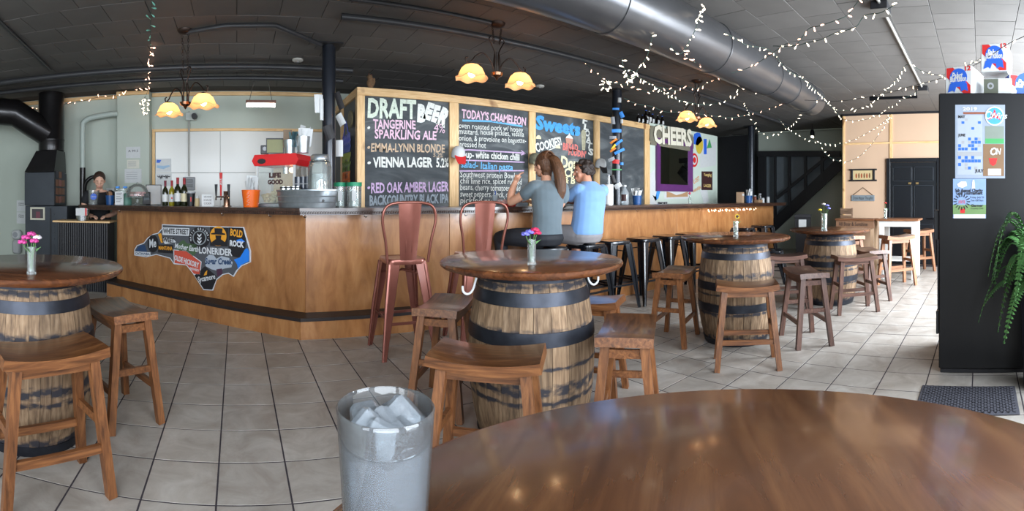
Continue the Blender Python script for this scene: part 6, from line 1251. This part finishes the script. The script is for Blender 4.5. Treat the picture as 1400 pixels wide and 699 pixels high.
for k, ch in enumerate("NATTY GREENE'S"):
    an = pi * (1.08 - .0) - (k / 13) * 1.16 * pi + .0; cx, cy = 606 + 70 * cos(an), 205 - 70 * sin(an)
    if ch != ' ':
        a = ncp(cx, cy); MB().text(ch, .030, MN @ T(a[0], a[1], .0155) @ RZ(an - pi / 2), align='CENTER', bold=.001).build('lettering', SW, nc)
# ------------------------------------------------------------------ flower vases and the glass of ice water
def vase(label, tbl, x, y, zt_, blooms, s_=1.0):
    d = F * (H - zt_) / (y - V0); p = phi(x); r = thing('flower_vase', label, 'vase', (d * sin(p), d * cos(p), zt_ + .0005), -p, 'flower vases on the barrel tables')
    MB().lathe([(0, 0), (.022 * s_, 0), (.022 * s_, .01), (.019 * s_, .012), (.021 * s_, .12 * s_), (.019 * s_, .12 * s_), (.017 * s_, .014), (0, .012)], 18).build('vase_glass', M_glass, r, 50)
    MB().lathe([(0, .0125), (.0165 * s_, .0125), (.0175 * s_, .07 * s_), (0, .07 * s_)], 14).build('water', glass_mat('vase_water', (.85, .9, .88, 1), .05, .1), r, 50)
    g_ = random.Random(len(label))
    for k, (dx, dz, m, kind) in enumerate(blooms):
        e = Vector((dx * s_, g_.uniform(-.012, .012), (.125 + dz) * s_)); MB().tube(catmull([(dx * .1, 0, .015), (dx * .3, 0, .08 * s_), e], 4), .002, 5).build('stem', mat('stem_green', rgb(80, 120, 60), .6), r)
        if kind == 'sun':
            for j in range(14): a_ = 2 * pi * j / 14; MB().add([(0, 0, 0), (.012 * cos(a_ - .25), 0, .012 * sin(a_ - .25)), (.026 * cos(a_), -.004, .026 * sin(a_)), (.012 * cos(a_ + .25), 0, .012 * sin(a_ + .25))], [(0, 1, 2, 3)], T(*e)).build('petal', m, r)
            MB().lathe([(0, .006), (.012, .004), (.012, 0)], 12, T(*e) @ RX(pi / 2)).build('flower_centre', BRN, r)
        else:
            for j in range(7): a_ = 2 * pi * j / 7; MB().ball(e + Vector((.012 * cos(a_), .010 * sin(a_), .004 * (j % 2))), .011, 7, 5, None, (1, 1, .7)).build('petal', m, r, 60)
            MB().ball(e + Vector((0, 0, .006)), .008, 7, 5).build('flower_centre', YEL if kind == 'y' else m, r, 60)
    for k in range(3): a_ = k * 2.1; MB().add([(0, 0, .08 * s_), (.02 * cos(a_), .02 * sin(a_), .11 * s_), (.045 * cos(a_), .045 * sin(a_), .12 * s_), (.025 * cos(a_ + .3), .025 * sin(a_ + .3), .10 * s_)], [(0, 1, 2, 3)]).build('leaf', mat('leaf_green', rgb(84, 130, 70), .6), r)
    return r
PINK = smat('petal_pink', 196, 70, 140); LIL = smat('petal_lilac', 120, 120, 214); CRIM = smat('petal_crimson', 200, 50, 90); PW = smat('petal_white', 226, 222, 228)
vase('glass vase of pink and white flowers on the left barrel table', T1, 43, 375, .872, [(-.025, .035, PINK, 'p'), (.0, .05, PINK, 'p'), (.025, .035, PW, 'y'), (-.04, .015, PINK, 'p'), (.012, .02, PINK, 'p')], 1.05)
vase('glass vase of blue and crimson flowers on the middle barrel table', T2, 727, 362, .905, [(-.03, .02, LIL, 'p'), (-.01, .03, LIL, 'p'), (.025, .025, CRIM, 'p'), (.015, .04, CRIM, 'p')], 1.0)
vase('small vase with one sunflower on the right of centre barrel', T3, 1006, 323.5, .90, [(.012, .03, YEL, 'sun')], 1.1)
vase('vase of yellow and blue flowers on the farthest barrel table', T4, 1127, 316, .865, [(-.03, .02, YEL, 'y'), (.02, .05, LIL, 'p'), (-.005, .06, PW, 'y'), (.03, .03, LIL, 'p')], 1.6)
r = vase('small vase with one red flower on the white high table', None, 1196, 303, .915, [(0, .06, RED, 'p')], 1.3); r.location = (7.1, 1.44, .9155); r['group'] = 'flower vases on the barrel tables'
gw = thing('water_glass', 'glass of ice water at left edge of the foreground table', 'glass', onD(527, 600, .40).xy.to_3d() + Vector((0, 0, .9005)))
gm, GN, GL, GB = base_mat('thick_clear_glass'); GB.inputs['Transmission Weight'].default_value = 1; GB.inputs['Roughness'].default_value = .03; GB.inputs['IOR'].default_value = 1.45; GB.inputs['Base Color'].default_value = (.96, .98, .98, 1)
M_pint = glass_mat('pint_glass', (.90, .93, .95, 1), .03, .05)
MB().lathe([(0, 0), (.031, 0), (.033, .004), (.0415, .140), (.042, .143), (.0405, .145), (.039, .142), (.031, .012), (0, .010)], 48).build('tumbler', M_pint, gw, 50)
M_ice = mat('ice', rgb(206, 214, 222), .2, trans=.75, var=.06, scale=20, bump=.25); M_icew = mat('cloudy_ice_water', rgb(150, 155, 162), .12, trans=.75, var=.05, scale=30)
MB().lathe([(0, .012), (.0305, .012), (.0384, .117), (.0378, .1175), (0, .118)], 40).build('water', M_icew, gw, 50)
gi = random.Random(12)
for k in range(10):
    a_ = k * 2.4; rr = .018 if k else 0; s_ = gi.uniform(.011, .016)
    MB().cbox(-s_, s_, -s_, s_, -s_, s_, .004, T(rr * cos(a_), rr * sin(a_), .122 + gi.uniform(-.006, .010)) @ Matrix.Rotation(gi.uniform(0, 3), 4, Vector((gi.random(), gi.random(), gi.random())).normalized())).build('ice_cube', M_ice, gw, 30)
# ------------------------------------------------------------------ people
SKIN = mat('skin', rgb(214, 160, 132), .5, var=.05, scale=25); 
def loft(mb, rings, n=18):
    """closed body of horizontal elliptical rings (cx, cy, cz, rx, ry)"""
    vs = []; fs = []
    for cx, cy, cz, rx, ry in rings:
        for k in range(n): a = 2 * pi * k / n; vs.append((cx + rx * cos(a), cy + ry * sin(a), cz))
    for i in range(len(rings) - 1):
        for k in range(n): l = (k + 1) % n; fs.append((i * n + k, i * n + l, (i + 1) * n + l, (i + 1) * n + k))
    fs += [tuple(reversed(range(n))), tuple(range((len(rings) - 1) * n, len(rings) * n))]; mb.add(vs, fs); return mb
def limb(mb, pts, rs, n=12):
    mb.tube(catmull(pts, 5), [rs[min(i // 5, len(rs) - 1)] + (rs[min(i // 5 + 1, len(rs) - 1)] - rs[min(i // 5, len(rs) - 1)]) * ((i % 5) / 5) for i in range(5 * (len(pts) - 1) + 1)], n)
    for p, r in zip(pts, rs): mb.ball(p, r * .98, 10, 7)
    return mb
def hand(mb, wrist, dirv, palm_n, curl=.5, s=1.0):
    """palm, four bent fingers of different length and a thumb leaving the side of the palm"""
    d = Vector(dirv).normalized(); nrm = Vector(palm_n).normalized(); side = d.cross(nrm).normalized(); nrm = side.cross(d); w = Vector(wrist)
    mb.tube([w, w + d * .04 * s, w + d * .085 * s], [.027 * s, .037 * s, .036 * s], 10, flat=.5) if abs(d.z) < .3 else mb.tube([w, w + d * .04 * s, w + d * .085 * s], [.025 * s, .034 * s, .033 * s], 10)
    for k, (off, L) in enumerate(((-.028, .068), (-.009, .078), (.010, .072), (.027, .056))):
        p = w + d * .08 * s + side * off * s; pts = [p]; ang = 0
        for j in range(3):
            ang += curl * (.5, .8, .7)[j]; p = p + (d * cos(ang) + nrm * sin(ang)) * L * s * (.45, .32, .26)[j]; pts.append(p)
        mb.tube(pts, [.0095 * s, .009 * s, .0085 * s, .0075 * s], 8)
    p = w + d * .025 * s + side * -.03 * s; pts = [p, p + (d * .5 - side * .8 + nrm * .3) * .035 * s, p + (d * 1.1 - side * .75 + nrm * .6) * .048 * s]
    mb.tube(pts, [.012 * s, .0105 * s, .009 * s], 8); return mb
def head(mb, c, yaw, pitch=0.0, s=1.0):
    """skull, jaw, nose and ears; faces local +Y before yaw/pitch"""
    M = T(*c) @ RZ(yaw) @ RX(pitch) @ Matrix.Scale(s, 4)
    mb.ball((0, -.005, .02), .092, 16, 12, M, (.84, 1.06, 1.0)); mb.ball((0, .022, -.045), .066, 14, 10, M, (.86, .95, 1.0)); mb.ball((0, .06, -.078), .03, 10, 7, M, (1, .8, .8))
    mb.tube([M @ Vector(v) for v in ((0, .088, .012), (0, .105, -.018), (0, .112, -.030))], [.010, .013, .015], 8); mb.ball((0, .09, -.058), .018, 8, 6, M, (1.3, .6, .5))
    for sx_ in (-1, 1): mb.ball((sx_ * .079, -.005, -.008), .028, 10, 7, M, (.35, .7, 1.1)); mb.ball((sx_ * .036, .066, -.02), .028, 8, 6, M, (1, .7, .9))
    return M
def face_bits(r, M, brow, lip=(176, 96, 90), down=False):
    for sx_ in (-1, 1):
        if down: MB().tube([M @ Vector(v) for v in ((sx_ * .018, .091, .002), (sx_ * .033, .092, -.002), (sx_ * .047, .082, .002))], [.002, .003, .002], 6).build('eyelash', brow, r, 60)
        else: MB().ball((sx_ * .032, .083, .008), .0105, 10, 7, M, (1.25, .6, .7)).build('eye', smat('eye_white', 220, 214, 208), r, 60)
        if not down: MB().ball((sx_ * .032, .0885, .007), .0055, 8, 6, M, (1, .5, 1)).build('iris', smat('iris', 60, 44, 34), r, 60)
        MB().tube([M @ Vector(v) for v in ((sx_ * .015, .09, .028), (sx_ * .033, .091, .033), (sx_ * .05, .080, .027))], [.003, .004, .002], 6).build('eyebrow', brow, r, 60)
    MB().tube([M @ Vector(v) for v in ((-.024, .092, -.056), (0, .103, -.053), (.024, .092, -.056))], [.003, .0065, .003], 8).build('mouth', smat('lips', *lip), r, 60)
# --- woman in grey, seen from behind
w = thing('person', 'woman in grey shirt with long ponytail sitting at the bar', 'person', (2.76, 3.60, 0))
mb = MB(); hc = (.165, .27, 1.555)
Mw = head(mb, hc, .25, -.15); limb(mb, [(.165, .205, 1.36), (.165, .23, 1.47)], [.055, .05])
loft(mb, [(0, 0, .785, .13, .10), (0, 0, .86, .165, .125), (.02, .02, .96, .14, .105), (.06, .06, 1.06, .125, .095), (.11, .12, 1.2, .145, .105), (.15, .17, 1.32, .15, .095), (.16, .19, 1.38, .10, .07)])
limb(mb, [(-.01, .20, 1.335), (-.09, .32, 1.24), (-.135, .42, 1.185)], [.052, .046, .042]); limb(mb, [(-.135, .42, 1.185), (-.11, .44, 1.28), (-.06, .45, 1.39)], [.042, .042, .028]); hand(mb, (-.06, .45, 1.39), (.45, -.1, .9), (.8, -.4, -.3), .6, .95)
limb(mb, [(.325, .16, 1.335), (.335, .17, 1.20), (.31, .25, 1.10)], [.052, .046, .042]); limb(mb, [(.31, .25, 1.10), (.26, .38, 1.16), (.20, .47, 1.19)], [.042, .038, .027]); hand(mb, (.20, .47, 1.185), (-.5, .8, .1), (0, 0, -1), .3, .95)
for sx_, kx in ((-1, -.30), (1, .15)):
    limb(mb, [(sx_ * .085, .02, .84), (kx * .75, .20, .845), (kx, .36, .83)], [.095, .08, .062]); limb(mb, [(kx, .36, .83), (kx * .9, .33, .58), (kx * .72, .27, .37)], [.06, .056, .036]); limb(mb, [(kx * .72, .25, .345), (kx * .72, .36, .335)], [.04, .034])
body = remeshed('body', mb, SKIN, w, .009, 4)
sh = MB(); loft(sh, [(.005, .0, .845, .165, .135), (.01, .01, .90, .168, .132), (.03, .03, .98, .152, .122), (.065, .065, 1.06, .155, .12), (.11, .12, 1.2, .182, .128), (.15, .165, 1.31, .19, .122), (.158, .185, 1.37, .15, .095), (.165, .20, 1.405, .075, .07)])
limb(sh, [(.05, .19, 1.335), (-.005, .20, 1.33), (-.055, .265, 1.275)], [.075, .074, .070]); limb(sh, [(.28, .17, 1.335), (.325, .16, 1.325), (.342, .165, 1.23)], [.075, .074, .068])
remeshed('shirt', sh, mat('slate_grey_jersey', rgb(98, 112, 120), .85, var=.06, scale=12, sheen=.3), w, .010, 5)
pn = MB(); loft(pn, [(0, 0, .775, .15, .12), (0, -.005, .84, .182, .145), (0, -.005, .885, .170, .138)])
for sx_, kx in ((-1, -.30), (1, .15)):
    limb(pn, [(sx_ * .085, .02, .845), (kx * .75, .20, .85), (kx, .36, .835)], [.105, .09, .07]); limb(pn, [(kx, .36, .835), (kx * .9, .33, .58), (kx * .74, .275, .41)], [.068, .064, .046])
remeshed('leggings', pn, mat('black_leggings', rgb(34, 36, 42), .7, var=.1), w, .010, 4)
M_hairw = mat('brown_hair', rgb(92, 60, 38), .5, var=.6, scale=26, stretch=(6, 6, .5), bump=.8)
hr = MB(); hr.ball((0, -.022, .034), .100, 16, 12, Mw, (.90, 1.02, 1.0)); hr.ball((0, -.05, -.02), .078, 12, 9, Mw, (1, .8, 1)); hr.ball((0, -.035, -.085), .06, 12, 9, Mw, (1.05, .8, 1.2)); 
hp = [(.19, .185, 1.625), (.205, .13, 1.61), (.215, .085, 1.52), (.222, .06, 1.40), (.22, .05, 1.29), (.20, .055, 1.20)]
limb(hr, hp, [.035, .048, .058, .06, .052, .022])
for k in range(14):
    a_ = k * .9; o2 = Vector((cos(a_), sin(a_) * .6, 0)) * .04; limb(hr, [Vector(q) + o2 * (1, 1, 1.1, 1.2, 1.2, 1.0)[i] for i, q in enumerate(hp)], [.014, .016, .017, .016, .012, .005], 6)
[hr.tube([Mw @ Vector((.093 * cos(a2) * sin(t2), .02 - .105 * (1 - cos(t2)) * .9 + .05 * (1 - t2 / 2.2), .035 + .098 * sin(a2) * sin(t2) + .01)) for t2 in (.5, .9, 1.3, 1.7, 2.0)], .011, 6) for a2 in [(.05 + .9 * k / 15) * pi for k in range(16)]]
remeshed('hair', hr, M_hairw, w, .006, 1); MB().tube([Vector((.20, .135, 1.612)) + Vector((.0, .03 * cos(t), .042 * sin(t))) for t in [2 * pi * k / 12 for k in range(12)]], .008, 6, closed=True).build('hair_tie', INK, w, 60)
face_bits(w, Mw, M_hairw)
for sx_ in (-1, 1): limb(MB(), [(sx_ * .12 - .04 * (sx_ < 0), .22, .335), (sx_ * .12 - .06 * (sx_ < 0), .37, .325)], [.045, .04]).build('shoe', INK, w, 60)
# --- man in blue
m_ = thing('person', 'man in light blue shirt with dark curly hair sitting at the bar', 'person', (3.29, 3.62, 0))
mb = MB(); hc = (.195, .265, 1.51); Mm = head(mb, hc, 1.25, -.06, 1.06); limb(mb, [(.20, .19, 1.34), (.195, .215, 1.45)], [.064, .058])
loft(mb, [(0, 0, .785, .14, .11), (0, 0, .86, .165, .13), (.04, .02, 1.0, .155, .12), (.12, .07, 1.18, .175, .12), (.19, .13, 1.31, .175, .105), (.2, .16, 1.37, .11, .075)])
for sx_, sh_x in ((-1, .02), (1, .385)):
    limb(mb, [(sh_x, .15, 1.315), (sh_x + .02 * sx_, .30, 1.23), (sh_x + .01 * sx_, .41, 1.19)], [.056, .05, .043]); limb(mb, [(sh_x + .01 * sx_, .41, 1.19), (sh_x - .03 * sx_, .50, 1.185), (sh_x - .08 * sx_, .60, 1.185)], [.043, .038, .028]); hand(mb, (sh_x - .08 * sx_, .60, 1.185), (-.5 * sx_, .85, .0), (0, 0, -1), .25)
    kx = sx_ * .17; limb(mb, [(sx_ * .09, .02, .845), (kx, .22, .85), (kx, .40, .835)], [.10, .085, .066]); limb(mb, [(kx, .40, .835), (kx, .36, .58), (sx_ * .14, .28, .36)], [.062, .06, .040]); limb(mb, [(sx_ * .14, .25, .345), (sx_ * .14, .38, .33)], [.045, .038])
    limb(MB(), [(sx_ * .14, .23, .335), (sx_ * .14, .38, .322)], [.05, .045]).build('shoe', smat('shoe_grey', 90, 90, 94), m_, 60)
remeshed('body', mb, mat('tanned_skin', rgb(196, 138, 112), .5, var=.05, scale=25), m_, .009, 4)
sh = MB(); loft(sh, [(0, -.005, .855, .185, .16), (.005, -.005, .90, .188, .158), (.04, .015, 1.0, .182, .148), (.085, .045, 1.10, .186, .145), (.13, .075, 1.19, .195, .142), (.185, .125, 1.305, .195, .125), (.2, .155, 1.365, .14, .095), (.2, .18, 1.41, .08, .075)])
for sh_x, sx_ in ((.03, -1), (.375, 1)): limb(sh, [(sh_x, .14, 1.31), (sh_x + .02 * sx_, .25, 1.25)], [.075, .072])
remeshed('shirt', sh, mat('sky_blue_cotton', rgb(122, 162, 214), .85, var=.06, scale=10, sheen=.3), m_, .010, 5)
pn = MB(); loft(pn, [(0, 0, .772, .16, .13), (0, -.005, .84, .19, .155), (0, -.005, .885, .178, .148)])
for sx_ in (-1, 1): limb(pn, [(sx_ * .09, .02, .848), (sx_ * .165, .22, .852), (sx_ * .17, .36, .845)], [.112, .10, .092])
remeshed('shorts', pn, mat('grey_shorts', rgb(142, 138, 140), .85, var=.08, scale=14), m_, .011, 4)
hr = MB(); gh = random.Random(21); hr.ball((0, -.02, .035), .100, 14, 10, Mm, (.88, 1.0, .95))
for k in range(150):
    th_a = gh.uniform(0, 2 * pi); zz = gh.uniform(-.55, 1); v = Vector((cos(th_a) * sqrt(1 - zz * zz) * .92, sin(th_a) * sqrt(1 - zz * zz) * 1.05, zz))
    if v.y > .45 and v.z < .55: continue
    hr.ball(Vector((0, -.018, .025)) + v * .098, gh.uniform(.016, .026), 7, 5, Mm)
M_hairm = mat('dark_curly_hair', rgb(46, 36, 32), .6, var=.4, scale=50, bump=.6); remeshed('hair', hr, M_hairm, m_, .007, 1); face_bits(m_, Mm, M_hairm)
MB().tube([Mm @ Vector(v) for v in ((-.088, -.02, .06), (-.075, .07, .075), (0, .105, .085), (.075, .07, .075), (.088, -.02, .06))], .004, 6).build('sunglasses', mat('amber_frame', rgb(110, 66, 40), .3), m_, 60)
# --- bartender in black behind the low counter
bx, by = -1.93, 6.46; b_ = thing('person', 'bartender in black tee looking down behind the low counter', 'person', (bx, by, 0), atan2(-by, -bx) - pi / 2)
mb = MB(); Mb = head(mb, (0, .10, 1.475), 0, -.42, 1.0); limb(mb, [(0, .02, 1.31), (0, .06, 1.41)], [.052, .047])
loft(mb, [(0, 0, .80, .15, .11), (0, 0, .92, .165, .12), (0, .0, 1.04, .135, .10), (0, .02, 1.18, .155, .105), (0, .02, 1.29, .16, .09), (0, .02, 1.345, .10, .065)])
for sx_ in (-1, 1):
    limb(mb, [(sx_ * .17, .02, 1.285), (sx_ * .215, .03, 1.15), (sx_ * .22, .06, 1.03)], [.05, .044, .04]); limb(mb, [(sx_ * .22, .06, 1.03), (sx_ * .17, .16, 1.0), (sx_ * .10, .25, .985)], [.04, .035, .026]); hand(mb, (sx_ * .10, .25, .985), (-sx_ * .5, .8, -.1), (0, 0, -1), .5, .92)
    limb(mb, [(sx_ * .085, 0, .84), (sx_ * .09, .01, .46), (sx_ * .09, -.01, .09)], [.09, .06, .04]); limb(mb, [(sx_ * .09, -.02, .05), (sx_ * .09, .14, .035)], [.045, .032])
remeshed('body', mb, mat('fair_skin', rgb(216, 168, 144), .5, var=.04), b_, .009, 4)
sh = MB(); loft(sh, [(0, 0, .86, .172, .13), (0, 0, .95, .168, .125), (0, 0, 1.04, .150, .118), (0, .025, 1.18, .17, .125), (0, .02, 1.28, .178, .108), (0, .012, 1.325, .135, .075)])
for sx_ in (-1, 1): limb(sh, [(sx_ * .165, .02, 1.28), (sx_ * .205, .028, 1.19)], [.066, .062])
remeshed('tee_shirt', sh, mat('black_tee', rgb(30, 30, 34), .85, var=.1), b_, .010, 4)
pn = MB(); loft(pn, [(0, 0, .78, .16, .12), (0, 0, .90, .172, .128)]); [limb(pn, [(s * .088, 0, .84), (s * .09, .01, .46), (s * .09, -.01, .10)], [.105, .076, .06]) for s in (-1, 1)]; remeshed('trousers', pn, mat('dark_denim', rgb(44, 48, 60), .8, var=.1), b_, .012, 4)
hr = MB(); hr.ball((0, -.022, .034), .099, 14, 10, Mb, (.90, 1.02, .98)); hr.ball((0, -.105, .0), .04, 10, 7, Mb); M_hb = mat('dark_brown_hair', rgb(58, 40, 32), .5, var=.3, scale=40); remeshed('hair', hr, M_hb, b_, .008, 2); face_bits(b_, Mb, M_hb, down=True)
bpy.context.view_layer.update()
